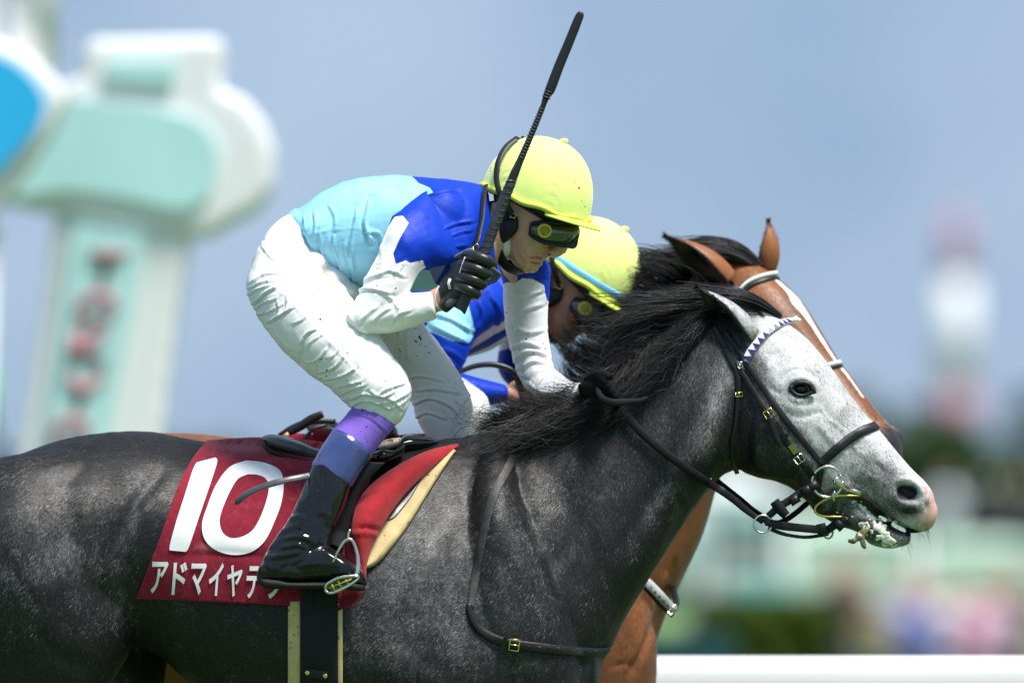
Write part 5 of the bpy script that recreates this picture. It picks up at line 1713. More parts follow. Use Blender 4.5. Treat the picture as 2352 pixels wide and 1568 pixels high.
A1 = np.array(H1)
headskin = [(np.asarray(v) @ A1[:3, :3].T + A1[:3, 3], f) for v, f in HG['_skin']]
arm_r = [loft([(955, 450, 1055, 600, .17, .062), (912, 512, 975, 606, .10, .050), (872, 585, 945, 640, .07, .046), (835, 665, 920, 685, .06, .044), (806, 720, 868, 752, .06, .042)], sub=4, seg=22),
         loft([(815, 700, 805, 758, .06, .036), (870, 690, 856, 762, .058, .040), (930, 682, 925, 750, .05, .036), (985, 676, 996, 722, .045, .028), (1006, 664, 1018, 706, .04, .024)], sub=4, seg=22)]
arm_l = [loft([(1130, 570, 1240, 605, .48, .055), (1158, 640, 1252, 640, .52, .05), (1166, 710, 1248, 724, .54, .046), (1176, 780, 1250, 795, .545, .044), (1196, 850, 1264, 848, .53, .044), (1226, 892, 1290, 862, .50, .040), (1275, 912, 1320, 878, .36, .032), (1335, 908, 1348, 882, .22, .025)], sub=4, seg=22)]
trunk1 = [loft([(735, 520, 765, 590, .31, .10), (775, 470, 822, 615, .31, .12), (840, 430, 885, 640, .31, .14), (920, 415, 960, 655, .31, .155), (1000, 420, 1050, 645, .31, .155), (1070, 430, 1125, 625, .31, .14), (1110, 455, 1150, 600, .31, .08)], sub=4, seg=30)]
BYD0 = .047
legs1 = [limb([(740, 600, .36, .045), (850, 735, .50, .046), (962, 860, .545, .046), (1015, 930, .55, .042), (1012, 1010, .545, .036), (968, 1110, .55, .034), (915, 1210, .56, .03), (880, 1290, .56, .025), (900, 1312, .56, .02), (980, 1322, .56, .014)])]
for y0, dx, dy in ((.05, 0, 0),):
    nr = y0 < .3
    legs1.append(limb([(700 + dx * .3, 600, (.27 if nr else .36), .05), (735 + dx * .6, 740, (.105 if nr else .50), .068), (855 + dx * .9, 868 + dy * .5, (.055 if nr else .55), .052), (866 + dx, 930 + dy, BYD0 if nr else .55, .042), (800 + dx * .9, 1050 + dy, .012 if nr else .55, .034), (742 + dx * .9, 1170 + dy, -.028 if nr else .56, .032), (690 + dx * .9, 1275 + dy, -.056 if nr else .56, .026), (700 + dx * .9, 1306 + dy, -.06 if nr else .56, .022), (790 + dx * .9, 1322 + dy, -.062 if nr else .56, .014)]))
body1 = fuse('body', headskin + trunk1 + arm_r + arm_l + legs1 + hand + fing + [thumb] + lfist + lfing + [lth], .0028, M['skin'], j1, smooth=3)
co, no = get_co(body1), get_no(body1)
PX, PY = toD(co)
FACE = [([(1262, 572), (1240, 582), (1228, 594), (1224, 606)], 3.0, -.0022, 'g'), ([(1216, 594), (1228, 596), (1244, 600)], 2.2, -.0042, 'g'), ([(1205, 552), (1225, 560), (1250, 562)], 3.5, -.0016, 'g'),
        ([(1182, 560), (1188, 585), (1202, 606)], 5, -.0022, 'g'), ([(1212, 612), (1226, 610), (1236, 612)], 2.6, -.0018, 'g'), ([(1196, 575), (1212, 590), (1214, 606)], 3, -.0012, 'g'), ([(1215, 585), (1230, 588), (1246, 590)], 2.4, .0016, 'g')]
fz = (PX > 1150) & (PX < 1320) & (PY > 440) & (PY < 630)
set_co(body1, co + no * np.where(fz, relief(PX, PY, FACE), 0)[:, None])
for pts, w in (([(1219, 591), (1232, 590), (1246, 594)], 4.5), ([(1220, 602), (1230, 604), (1240, 605)], 5.0)):
    lb_ = bvh_of(body1) if 'face_bvh' not in globals() else face_bvh
    face_bvh = lb_
    c, n = on_surface(face_bvh, pts, 2.5, .0004)
    build('lip', [tube([tuple(q) for q in c], [w * .25 / S if k in (0, len(c) - 1) else w * .55 / S for k in range(len(c))], 8, 1)], M['lip'], j1)
c, n = cast(face_bvh, 1262, 584)
build('nostril', [ell(c + n * .0003, .0035, .0022, .0022, 10)], M['black_shell'], j1)
sb_ = [loft([(1168, 462, 1186, 462, JY - .070, .006), (1170, 485, 1186, 488, JY - .0735, .005), (1174, 510, 1184, 512, JY - .0735, .003)], sub=3, seg=12), loft([(1128, 465, 1150, 470, JY, .070), (1126, 490, 1146, 498, JY, .069), (1130, 515, 1142, 520, JY, .062)], sub=3, seg=24)]
build('hair', [(np.asarray(v) @ A1[:3, :3].T + A1[:3, 3], f) for v, f in sb_], M['hair'], j1)
# gloves over the hands
def grown(parts, g):
    out = []
    for v, f in parts:
        v = np.asarray(v); c = v.mean(0)
        out.append((v, f))
    return out
def glove(name, parts, parent, grow, vox=.0022):
    o = fuse(name, parts, vox, M['glove'], parent, smooth=2)
    set_co(o, get_co(o) + get_no(o) * grow)
    return o
g1 = glove('glove', [loft([(1008, 657, 1022, 712, .035, .026), (1018, 642, 1036, 706, .029, .028), (1032, 622, 1050, 696, .022, .029), (1052, 600, 1068, 676, .012, .027), (1068, 592, 1080, 662, .006, .022)], sub=4, seg=22, e=2.4)] + fing + [thumb] + heel, j1, .0022)
build('piping', [tube([P(1068, 590, -.023), P(1060, 612, -.021), P(1055, 634, -.018), P(1061, 652, -.014), P(1068, 668, -.012)], .0013, 8, 5)], M['print_white'], g1)
build('cuff_edge', [tube([P(1008, 657, .010), P(1003, 668, .006), P(999, 684, .005), P(1002, 700, .010), P(1014, 712, .018)], .0016, 8, 5)], M['print_white'], g1)
build('wrist_tab', [ribbon(np.array([P(1034, 640, -.008), P(1030, 650, -.009), P(1034, 664, -.008)]), np.array([[0, -1, 0]] * 3), .006, .0012)], M['print_white'], g1)
build('palm_patch', [ell(P(1040, 690, -.006), .020, .006, .010, 16, Matrix.Rotation(math.radians(-40), 4, 'Y'))], simple('grey_palm', (.12, .12, .11), .7, var=.4, vscale=300, bump=.8), g1)
g2 = glove('glove', lfist + lfing + [lth], j1, .0012)
g2.data.materials[0] = M['glove_dark']

# silks: trunk
ts = [(684, 482, 716, 606, JY, .135), (690, 480, 724, 614, JY, .152), (712, 463, 752, 632, JY, .160), (745, 439, 802, 655, JY, .166), (785, 420, 842, 667, JY, .170), (830, 407, 890, 671, JY, .175), (880, 403, 930, 670, JY, .180), (930, 404, 975, 668, JY, .184),
      (1000, 410, 1050, 664, JY, .186), (1062, 417, 1108, 655, JY, .165), (1092, 421, 1132, 645, JY, .125), (1112, 428, 1142, 632, JY, .095), (1122, 442, 1142, 620, JY, .075), (1124, 456, 1140, 608, JY, .06)]
sh = [ell(P(1000, 512, .175), .070, .060, .085, 24, Matrix.Rotation(.5, 4, 'Y')), loft([(985, 430, 1105, 600, .20, .075), (962, 462, 1055, 602, .150, .064)], sub=4, seg=24),
      loft([(1110, 480, 1230, 575, .44, .075), (1140, 560, 1262, 605, .50, .070), (1152, 632, 1263, 642, .53, .064)], sub=4, seg=24)]
silks = fuse('silks', [loft(ts, sub=4, seg=44, e=2.2)] + sh, .0036, M['silk_body'], j1, smooth=5)
FOLDS_T = [(z6([(505, 375), (512, 480), (540, 580), (590, 660)]), 3.2, .0045), (z6([(590, 380), (600, 500), (650, 640)]), 3.2, .004), (z6([(820, 170), (800, 260), (790, 330), (835, 440)]), 4, .005), (z6([(740, 230), (725, 330), (700, 470), (720, 640)]), 3.5, .004),
           (z6([(660, 450), (690, 560), (720, 700)]), 3, .0035), (z6([(380, 430), (430, 540), (540, 640), (640, 700)]), 3.5, .004), (z6([(470, 250), (480, 330), (470, 420)]), 4, .003), (z6([(400, 270), (410, 350), (390, 420)]), 3, .003), (z6([(560, 200), (600, 280), (600, 360)]), 4, .0025),
           (z6([(1060, 240), (1180, 290), (1240, 400), (1230, 520)]), 4, .006), (z6([(1110, 310), (1190, 350), (1200, 470)]), 3, .004), (z6([(1260, 380), (1360, 330), (1480, 310)]), 3.5, .004), (z6([(1300, 420), (1400, 380), (1470, 370)]), 3, .003), (z6([(1240, 500), (1330, 480), (1440, 460)]), 4, .004),
           (z6([(1180, 150), (1300, 120), (1450, 110)]), 4, .003), (z6([(1050, 350), (1090, 450), (1060, 560)]), 4, .003), (z6([(780, 380), (880, 390), (900, 470)]), 3, .003),
           (z6([(368, 410), (480, 385), (620, 362), (800, 360), (890, 385)]), 1.6, .0022, 'g')]
co, no = get_co(silks), get_no(silks)
PX, PY = toD(co)
near = np.clip((JY + .06 - co[:, 1]) / .05, 0, 1)
h = relief(PX, PY, [(q[0], q[1] * .9, q[2] * (.8 if min(a for a, b in q[0]) > 920 else 1.3), *q[3:]) for q in FOLDS_T]) * near
h += vnoise(np.stack([co[:, 0] * 34, co[:, 1] * 20, co[:, 2] * 11], 1), 12) * .0022 + vnoise(np.stack([co[:, 0] * 60, co[:, 1] * 40, co[:, 2] * 26], 1), 13) * .0010
set_co(silks, co + no * h[:, None])
BLUE = [(935, 395), (962, 420), (987, 431), (996, 444), (965, 451), (948, 462), (925, 480), (900, 497), (880, 560), (900, 640), (945, 612), (1000, 624), (1010, 640), (1060, 618), (1100, 640), (1130, 640), (1160, 680), (1300, 700), (1300, 380), (1000, 380)]
attr(silks, 'blue', insidepoly(PX, PY, BLUE))
# white sleeves
sl_r = fuse('sleeve', [loft([(985, 432, 1082, 592, .185, .060), (950, 458, 1050, 606, .140, .072), (902, 500, 988, 615, .085, .063), (880, 552, 968, 622, .070, .057), (868, 582, 955, 640, .065, .057), (832, 655, 935, 680, .055, .056), (800, 720, 890, 735, .05, .054), (800, 745, 860, 765, .05, .046)], sub=4, seg=28),
                     loft([(800, 705, 797, 762, .05, .040), (830, 690, 820, 770, .05, .050), (872, 682, 858, 769, .05, .052), (930, 672, 925, 758, .045, .048), (965, 671, 968, 745, .043, .044), (981, 670, 1001, 735, .042, .041), (984, 671, 1003, 728, .042, .038)], sub=4, seg=26)],
            .0032, M['silk_sleeve'], j1, smooth=4)
FOLDS_R = [(z6([(870, 650), (950, 620), (1040, 660)]), 3, .003), (z6([(700, 770), (800, 735), (960, 765)]), 3, .004), (z6([(720, 720), (830, 660), (930, 640)]), 5, .003), (z6([(820, 960), (890, 890), (960, 850)]), 3.5, .004), (z6([(740, 960), (820, 880), (870, 850)]), 4, .003),
           (z6([(960, 960), (1000, 900), (1080, 870)]), 3, .003), (z6([(1040, 755), (1010, 840), (1040, 960)]), 1.6, -.0022, 'g'), (z6([(900, 760), (960, 800), (1010, 880)]), 4, .003), (z6([(680, 880), (720, 960), (800, 1010)]), 4, .0025), (z6([(1050, 560), (1000, 620), (960, 640)]), 3, .003), (z6([(870, 420), (900, 520), (880, 600)]), 5, .002)]
co, no = get_co(sl_r), get_no(sl_r)
PX, PY = toD(co)
h = relief(PX, PY, FOLDS_R) + vnoise(co * np.array([22, 22, 22]), 15) * .0022 + vnoise(co * 55, 16) * .0007
set_co(sl_r, co + no * h[:, None])
WR = [(902, 497), (925, 495), (939, 511), (918, 548), (903, 582), (909, 606), (933, 598), (943, 604), (972, 598), (985, 640), (1040, 760), (760, 800), (740, 680), (870, 480)]
attr(sl_r, 'blue', -insidepoly(PX, PY, WR)); attr(sl_r, 'cyan', np.full(len(PX), -50.))
sl_l = fuse('sleeve', [loft([(1125, 560, 1250, 598, .49, .066), (1150, 628, 1263, 636, .53, .064), (1157, 700, 1258, 715, .548, .060), (1165, 775, 1262, 790, .552, .057), (1184, 845, 1274, 842, .54, .056), (1208, 895, 1292, 860, .49, .050), (1258, 920, 1312, 872, .38, .042), (1312, 916, 1330, 878, .27, .034), (1322, 912, 1336, 880, .25, .030)], sub=4, seg=26)],
            .0034, M['silk_sleeve'], j1, smooth=4)
z5 = lambda pts: [(918.75 + x * .3281, 514.5 + y * .3281) for x, y in pts]
FOLDS_L = [(z5([(760, 640), (860, 600), (1000, 560)]), 4, .003), (z5([(770, 870), (880, 830), (1000, 870)]), 4, .004), (z5([(800, 960), (860, 900), (960, 890), (1040, 930)]), 4, .005), (z5([(850, 1010), (930, 960), (1060, 990)]), 4, .004), (z5([(900, 1060), (1000, 1020), (1150, 1080)]), 5, .003), (z5([(880, 1100), (960, 1160), (1080, 1180)]), 5, .003),
           (z5([(780, 480), (860, 500), (1000, 470)]), 3, .003), (z5([(800, 720), (900, 760), (1010, 740)]), 4, .003)]
co, no = get_co(sl_l), get_no(sl_l)
PX, PY = toD(co)
set_co(sl_l, co + no * (relief(PX, PY, FOLDS_L) + vnoise(co * 22, 18) * .002 + vnoise(co * 50, 19) * .0007)[:, None])
WL = [(1148, 655), (1165, 648), (1182, 650), (1205, 636), (1222, 640), (1250, 655), (1256, 690), (1300, 720), (1400, 980), (1150, 980), (1130, 800)]
attr(sl_l, 'blue', -insidepoly(PX, PY, WL)); attr(sl_l, 'cyan', np.full(len(PX), -50.))
# white neck cloth
build('neck_cloth', [loft([(1106, 468, 1150, 606, JY, .070), (1118, 476, 1160, 600, JY, .066), (1124, 482, 1166, 594, JY, .064)], sub=3, seg=28)], M['white_sleeve'], j1)

# breeches
br = [loft([(658, 494, 742, 622, .31, .150), (640, 508, 748, 632, .30, .156), (612, 538, 762, 648, .285, .160), (588, 575, 775, 662, .26, .155), (570, 625, 790, 672, .24, .14)], sub=4, seg=36), ell(P(722, 604, .24), .040, .10, .040, 24), ell(P(762, 640, .31), .062, .15, .046, 28, Matrix.Rotation(math.radians(38), 4, 'Y')), ell(P(800, 672, .31), .05, .13, .034, 24, Matrix.Rotation(math.radians(38), 4, 'Y')),
      loft([(600, 560, 760, 640, .21, .10), (570, 625, 790, 655, .17, .115), (566, 660, 805, 680, .14, .112), (585, 712, 828, 710, .115, .105), (618, 768, 858, 752, .09, .098), (660, 815, 885, 790, .075, .092), (712, 858, 912, 826, .062, .086), (765, 900, 934, 862, .052, .080), (795, 926, 944, 893, .05, .074), (806, 938, 943, 918, .05, .068), (808, 944, 932, 948, .05, .062), (815, 948, 922, 966, .05, .058), (822, 952, 908, 978, .05, .054)], sub=4, seg=36),
      loft([(690, 600, 830, 640, .42, .10), (760, 680, 930, 690, .50, .10), (830, 770, 975, 748, .53, .095), (880, 830, 1012, 795, .55, .088), (922, 880, 1048, 845, .555, .082), (945, 925, 1072, 888, .555, .076), (955, 960, 1086, 925, .55, .07), (975, 995, 1084, 965, .545, .062), (992, 1015, 1080, 1000, .54, .056), (985, 1040, 1065, 1030, .54, .05)], sub=4, seg=32)]
breech = fuse('breeches', br, .0036, M['white_cloth'], j1, smooth=5)
FOLDS_B = [(z6([(60, 700), (160, 640), (300, 655), (470, 710)]), 3, .004), (z6([(45, 740), (130, 695), (230, 690)]), 2.6, .004), (z6([(45, 780), (110, 740), (200, 715)]), 2.6, .004), (z6([(80, 835), (170, 760), (240, 725)]), 3.2, .006), (z6([(90, 870), (150, 830), (230, 800)]), 2.6, .004), (z6([(110, 900), (190, 880), (280, 830)]), 2.6, .004),
           (z6([(180, 950), (260, 900), (340, 850)]), 3.2, .006), (z6([(200, 955), (240, 1030), (320, 1120)]), 3, .004), (z6([(230, 800), (250, 870), (230, 930)]), 3, .003), (z6([(290, 760), (300, 840), (280, 900)]), 3, .003), (z6([(380, 1150), (385, 1080), (420, 1020), (480, 990)]), 3.4, .006), (z6([(395, 1185), (440, 1200), (500, 1180), (550, 1110)]), 3.2, .005), (z6([(420, 1130), (440, 1080), (500, 1040)]), 2.6, .003),
           (z6([(500, 1270), (600, 1230), (660, 1150)]), 3.2, .005), (z6([(540, 1310), (640, 1290), (730, 1240)]), 3.2, .005), (z6([(600, 1360), (680, 1345), (770, 1320)]), 3, .004), (z6([(640, 1410), (690, 1380), (790, 1345)]), 3, .004), (z6([(560, 1180), (600, 1150), (640, 1100)]), 3, .003), (z6([(330, 960), (400, 930), (450, 880)]), 3, .003),
           (z6([(150, 650), (200, 720), (300, 800), (450, 960), (600, 1110), (770, 1300)]), 1.6, .0022, 'g'), (z6([(700, 1435), (780, 1400), (880, 1420), (960, 1400)]), 3.2, .006), (z6([(850, 1420), (930, 1370), (1050, 1330)]), 3, .004), (z6([(850, 1460), (950, 1450), (1060, 1400)]), 3, .004), (z6([(700, 1480), (800, 1440), (960, 1500)]), 3, .005), (z6([(900, 1500), (980, 1480), (1060, 1440)]), 2.5, .003),
           (z6([(820, 1380), (870, 1410), (960, 1440), (1020, 1500)]), 3, .004), (z6([(140, 470), (220, 560), (330, 600)]), 4, .003), (z6([(330, 640), (470, 700), (640, 830)]), 4, .003), (z6([(160, 420), (250, 500), (390, 560)]), 4, .002), (z6([(400, 600), (520, 680), (680, 790)]), 3.5, -.003),
           (z6([(1000, 980), (1010, 1080), (1000, 1170)]), 4, .004), (z6([(1060, 1000), (1050, 1100), (1070, 1200)]), 4, .003), (z6([(1090, 1470), (1200, 1430), (1330, 1480), (1380, 1540)]), 3.5, .005), (z6([(1120, 1380), (1230, 1370), (1400, 1400)]), 4, .004), (z6([(1350, 1560), (1400, 1470), (1450, 1420)]), 3, .004), (z6([(1100, 1560), (1180, 1520), (1300, 1560)]), 3.5, .004), (z6([(1060, 1300), (1150, 1290), (1290, 1320)]), 4, .003)]
co, no = get_co(breech), get_no(breech)
PX, PY = toD(co)
farleg = co[:, 1] > .40
FOLDS_B = [(q[0], q[1] * .72, q[2] * 1.0, *q[3:]) for q in FOLDS_B]
hn = relief(PX, PY, FOLDS_B[:-7]); hf = relief(PX, PY, FOLDS_B[-7:])
sgn = np.where(no[:, 1] < .35, 1, .3)
h = np.where(farleg, hf, hn) * sgn + vnoise(co * np.array([24, 24, 24]), 21) * .0026 + vnoise(co * 60, 22) * .0008
q = co @ np.array([[.78, 0, -.62], [0, 1, 0], [.62, 0, .78]]).T
rd = 1 - np.abs(vnoise(np.stack([q[:, 0] * 62, co[:, 1] * 30, q[:, 2] * 20], 1), 25)) * 2.2
h += np.clip(rd, 0, 1) ** 3 * .0016 * np.clip(vnoise(co * 8, 26) * 2.0 + .35, 0, 1)
h += np.sin(q[:, 0] * 210 + 5 * vnoise(co * 14, 23)) * .0010 * np.clip(vnoise(co * 9, 24) * 1.6, 0, 1)
set_co(breech, co + no * h[:, None])

# stocking, boot
def fold_noise(o, sc, amp, seed):
    co, no = get_co(o), get_no(o)
    set_co(o, co + no * (vnoise(co * sc, seed) * amp)[:, None])
BYD = .045
st_o = fuse('stocking', [loft([(818, 928, 906, 980, 0.037, .050), (806, 938, 900, 988, 0.035, .050), (790, 958, 880, 1012, 0.030, .050), (764, 986, 852, 1048, 0.021, .049), (758, 996, 846, 1058, 0.018, .047)], sub=4, seg=32)], .0035, M['purple'], j1, smooth=3)
co, no = get_co(st_o), get_no(st_o); PX, PY = toD(co)
set_co(st_o, co + no * relief(PX, PY, [([(800, 950), (850, 965), (893, 1004)], 1.6, -.0018, 'g'), ([(798, 946), (850, 958), (896, 996)], 2.0, .0016, 'g')])[:, None])
btop = fuse('boot_top', [loft([(766, 984, 857, 1046, 0.021, .0535), (742, 1020, 834, 1078, 0.011, .053), (720, 1057, 813, 1112, 0.000, .052), (716, 1062, 809, 1118, -0.001, .050)], sub=4, seg=32)], .0032, M['boot_top'], j1, smooth=2)
boot = fuse('boot', [loft([(724, 1050, 815, 1106, 0.002, .050), (716, 1068, 806, 1122, -0.003, .0505), (700, 1108, 795, 1160, -0.015, .051), (680, 1152, 780, 1195, -0.028, .050), (655, 1200, 765, 1228, -0.041, .047), (628, 1242, 758, 1255, -0.051, .044), (604, 1276, 752, 1290, -0.057, .040), (598, 1310, 745, 1322, -0.060, .038)], sub=5, seg=36),
                       loft([(590, 1306, 594, 1336, -0.060, .022), (604, 1276, 604, 1342, -0.059, .034), (630, 1254, 632, 1343, -0.058, .038), (670, 1244, 672, 1342, -0.058, .040), (720, 1246, 720, 1340, -0.058, .042), (762, 1258, 762, 1340, -0.058, .046), (800, 1284, 800, 1342, -0.060, .045), (825, 1305, 826, 1345, -0.061, .036), (836, 1320, 837, 1346, -0.061, .022)], sub=4, seg=30, e=2.3)], .0026, M['boot'], j1, smooth=5)
zb = lambda pts: [(569.6 + x * .1992, 1084.1 + y * .1992) for x, y in pts]
FOLDS_BT = [(zb([(180, 930), (330, 800), (430, 755), (600, 740), (780, 800)]), 5, .008), (zb([(200, 860), (330, 720), (480, 640), (620, 570)]), 5, .007), (zb([(280, 880), (430, 850), (560, 830), (680, 850)]), 4.5, .007), (zb([(140, 960), (300, 960), (500, 940), (660, 900)]), 5, .007), (zb([(400, 1040), (520, 1010), (640, 960)]), 4, .005),
            (zb([(620, 380), (560, 330), (500, 340)]), 5, .005), (zb([(640, 370), (720, 230), (760, 60)]), 6, .006), (zb([(740, 640), (700, 480), (720, 300), (800, 140)]), 6, .006), (zb([(600, 600), (630, 530), (560, 510), (400, 560)]), 5, .006), (zb([(160, 1000), (260, 1110), (290, 1170)]), 3, .003), (zb([(680, 940), (600, 1010), (480, 1080), (470, 1160)]), 3.5, .003), (zb([(760, 420), (900, 470), (960, 560)]), 6, .004),
            (zb([(850, 900), (950, 960), (1060, 1040)]), 4, .003), (zb([(620, 1070), (850, 1050), (1050, 1070)]), 4, .003)]
FOLDS_BT = [(q[0], q[1] * 1.35, q[2], *q[3:]) for q in FOLDS_BT]
co, no = get_co(boot), get_no(boot); PX, PY = toD(co)
set_co(boot, co + no * (relief(PX, PY, FOLDS_BT) * np.where(no[:, 1] < .3, .46, .05) * np.clip((-no[:, 1] + .1) * 2, 0, 1) + vnoise(co * 14, 31) * .003)[:, None])
build('sole', [loft([(592, 1324, 598, 1343, -.060, .022), (606, 1326, 610, 1351, -.060, .034), (640, 1330, 640, 1352, -.060, .038), (668, 1336, 668, 1351, -.061, .039), (720, 1336, 720, 1352, -.061, .042), (770, 1336, 770, 1353, -.061, .047), (815, 1338, 815, 1356, -.061, .042), (834, 1341, 834, 1356, -.061, .028)], sub=4, seg=26, e=3.0)], M['sole'], boot)
sm = np.array([(600, 1326), (650, 1324), (700, 1325), (760, 1325), (810, 1330), (834, 1338)], float)
# far boot
fb = fuse('boot', [loft([(985, 1030, 1068, 1022, .54, .05), (940, 1090, 1020, 1130, .55, .048), (880, 1180, 975, 1210, .56, .047), (820, 1260, 940, 1270, .56, .042), (800, 1320, 930, 1325, .56, .038)], sub=4, seg=26),
                     loft([(790, 1300, 794, 1336, .56, .022), (830, 1254, 832, 1343, .56, .038), (920, 1246, 920, 1340, .56, .042), (1000, 1284, 1000, 1342, .56, .045), (1036, 1320, 1037, 1346, .56, .022)], sub=4, seg=24)], .005, M['boot'], j1, smooth=3)

# spare goggles hung on the chest
sp = thing('goggles', 'spare dark blue goggles hanging on the chest of the jockey with the whip', 'goggles')
def quad_slab(pts, thick):
    a = PA(np.array(pts, float)); b = a.copy(); b[:, 1] += thick
    n = len(pts)
    return np.vstack([a, b]), [tuple(range(n)), tuple(range(2 * n - 1, n - 1, -1))] + [(i, i + n, (i + 1) % n + n, (i + 1) % n) for i in range(n)]
yq = JY - .205
build('lens', quad_slab([(985, 617, yq), (1030, 598, yq), (1082, 574, yq), (1096, 582, yq), (1122, 606, yq + .03), (1152, 632, yq + .06), (1140, 648, yq + .06), (1110, 660, yq + .04), (1060, 668, yq + .02), (1000, 652, yq)], .006), M['lens_blue'], sp, smooth=False)
build('frame', [tube([P(1000, 610, yq - .002), P(1040, 592, yq - .002), P(1078, 573, yq - .002), P(1092, 580, yq - .001), P(1120, 604, yq + .028), P(1150, 631, yq + .058)], .0030, 8, 3)], simple('grey_frame', (.16, .15, .13), .4, var=.2), sp)
build('strap', [ribbon(np.array([P(1088, 574, yq), P(1098, 550, yq + .02), P(1108, 500, yq + .06), P(1112, 450, yq + .10), P(1116, 425, yq + .14)]), np.array([[-.3, -1, .2]] * 5), .011, .002)], M['leather'], sp)
build('clip', [tube([P(1086, 566, yq - .003), P(1097, 560, yq - .003), P(1100, 572, yq - .003), P(1089, 577, yq - .003), P(1086, 566, yq - .003)], .0014, 6, 1)], M['brass'], sp)

# whip
wp = thing('whip', 'long black riding whip held upright in the raised gloved hand', 'whip')
YW_ = -.008
def wpt(px, py): return P(px, py, YW_)
build('shaft', [tube([wpt(1170, 425), wpt(1180, 403), wpt(1196, 366), wpt(1228, 292), wpt(1256, 222)], [.0088, .0100, .0078, .0064, .0060], 14, 6)], M['whip'], wp)
g = build('grip', [tube([wpt(1056, 712), wpt(1061, 702), wpt(1090, 634), wpt(1113, 580), wpt(1145, 490), wpt(1176, 414)], [.0150, .0140, .0120, .0125, .0125, .0108], 18, 6)], M['whip_grip'], wp)
for k in range(14):
    t = k / 13
    c = np.array([1107, 594]) * (1 - t) + np.array([1175, 416]) * t
    d = np.array([68., -178.]); d /= np.linalg.norm(d)
    nn = np.array([-d[1], d[0]])
    R = .0128 - .0014 * t
    pts = []
    for a in np.linspace(0, 2 * math.pi, 17):
        pts.append(tuple(P(c[0] + nn[0] * math.cos(a) * R * S + d[0] * math.cos(a) * 6, c[1] + nn[1] * math.cos(a) * R * S + d[1] * math.cos(a) * 6, YW_ - math.sin(a) * R)))
    build('wrap', [tube(pts, .0011, 6, 1, cap=False)], M['whip'], g)
for k in range(34):
    t = k / 33
    c = np.array([1198, 362]) * (1 - t) + np.array([1246, 247]) * t
    r = .0078 - .0016 * t
    build('binding', [tube([wpt(c[0] - .5, c[1] + 1.2), wpt(c[0] + .5, c[1] - 1.2)], [r + .0007, r + .0007], 10, 1)], M['whip_grip'], wp) if k % 2 == 0 else None
fl = []
for px, py, w in ((1250, 236, .0065), (1258, 214, .0085), (1264, 205, .0112), (1285, 150, .0110), (1308, 95, .0105), (1326, 50, .0100), (1333, 34, .0085), (1336, 28, .004)):
    fl.append((px, py, w))
build('flap', [tube([wpt(a, b) for a, b, _ in fl], [w for _, _, w in fl], 14, 4, flat=.45)], M['whip'], wp)
for k in range(3):
    c = (1255 + k * 2.6, 224 - k * 6.4)
    build('binding', [tube([wpt(c[0] - .6, c[1] + 1.4), wpt(c[0] + .6, c[1] - 1.4)], [.0095, .0095], 10, 1)], M['whip_grip'], wp)

# ------------------------------------------------------------------ second rider
j2 = thing('person', 'jockey bent low over the chestnut horse, blue silks with white stripes, tanned face', 'jockey')
hel2, gog2 = put_head(j2, H2, M['lens_clear'], M['neon'])
A2 = np.array(H2)
T2 = lambda v: np.asarray(v) @ A2[:3, :3].T + A2[:3, 3]
# light blue ribbon round the foot of the cap
f_ = np.array([math.cos(TILT), 0, -math.sin(TILT)]); u_ = np.array([math.sin(TILT), 0, math.cos(TILT)]); s_ = np.array([0, -1., 0])
Hc_ = np.array(P(1230, 463, JY))
ph = np.linspace(0, 2 * math.pi, 96, endpoint=False)
R = []
for hh, rr in ((.004, 1.006), (.009, 1.014), (.016, 1.006), (.020, .992), (.016, .985), (.004, .985)):
    R.append(Hc_ + (np.cos(ph) * .128 * rr)[:, None] * f_ + (np.sin(ph) * .110 * rr)[:, None] * s_ + hh * u_)
R = np.array(R).transpose(1, 0, 2)
v, f = rings_mesh(np.concatenate([R, R[:1]], 0), False)
build('ribbon', (T2(v), f), M['sky_band'], hel2)
hs2 = [(T2(v), f) for v, f in HG['_skin']]
y = JY2
arm2 = [loft([(1070, 640, 1160, 720, y - .14, .055), (1010, 720, 1090, 775, y - .19, .05), (992, 800, 1065, 840, y - .21, .045)], sub=4, seg=20), loft([(1020, 850, 1010, 905, y - .21, .036), (1090, 872, 1080, 922, y - .19, .036), (1160, 884, 1156, 924, y - .165, .028)], sub=4, seg=20)]
hand2 = [loft([(1150, 886, 1146, 922, y - .17, .022), (1180, 886, 1172, 934, y - .165, .026), (1206, 896, 1194, 946, y - .16, .026), (1224, 906, 1214, 950, y - .155, .020)], sub=4, seg=20)]
for k in range(4):
    bx, by = 1212 + k * 5, 900 + k * 12
    hand2.append(limb([(bx - 8, by, y - .165, .0105), (bx + 14, by + 1, y - .185, .0108), (bx + 30, by + 10, y - .17, .0102), (bx + 26, by + 20, y - .15, .0095), (bx + 12, by + 20, y - .145, .0085)]))
hand2.append(limb([(1176, 888, y - .17, .012), (1200, 880, y - .18, .0115), (1222, 884, y - .18, .0105), (1234, 892, y - .175, .0085)]))
trunk2 = [loft([(850, 720, 890, 810, y, .09), (935, 680, 985, 805, y, .12), (1060, 618, 1110, 800, y, .16), (1170, 600, 1220, 750, y, .14), (1230, 620, 1265, 720, y, .08)], sub=4, seg=26)]
farm2 = [loft([(1170, 620, 1270, 660, y + .16, .055), (1160, 740, 1230, 760, y + .21, .05), (1150, 850, 1215, 850, y + .2, .045), (1200, 900, 1250, 870, y + .17, .034), (1250, 920, 1262, 890, y + .13, .026)], sub=4, seg=20)]
legs2 = []
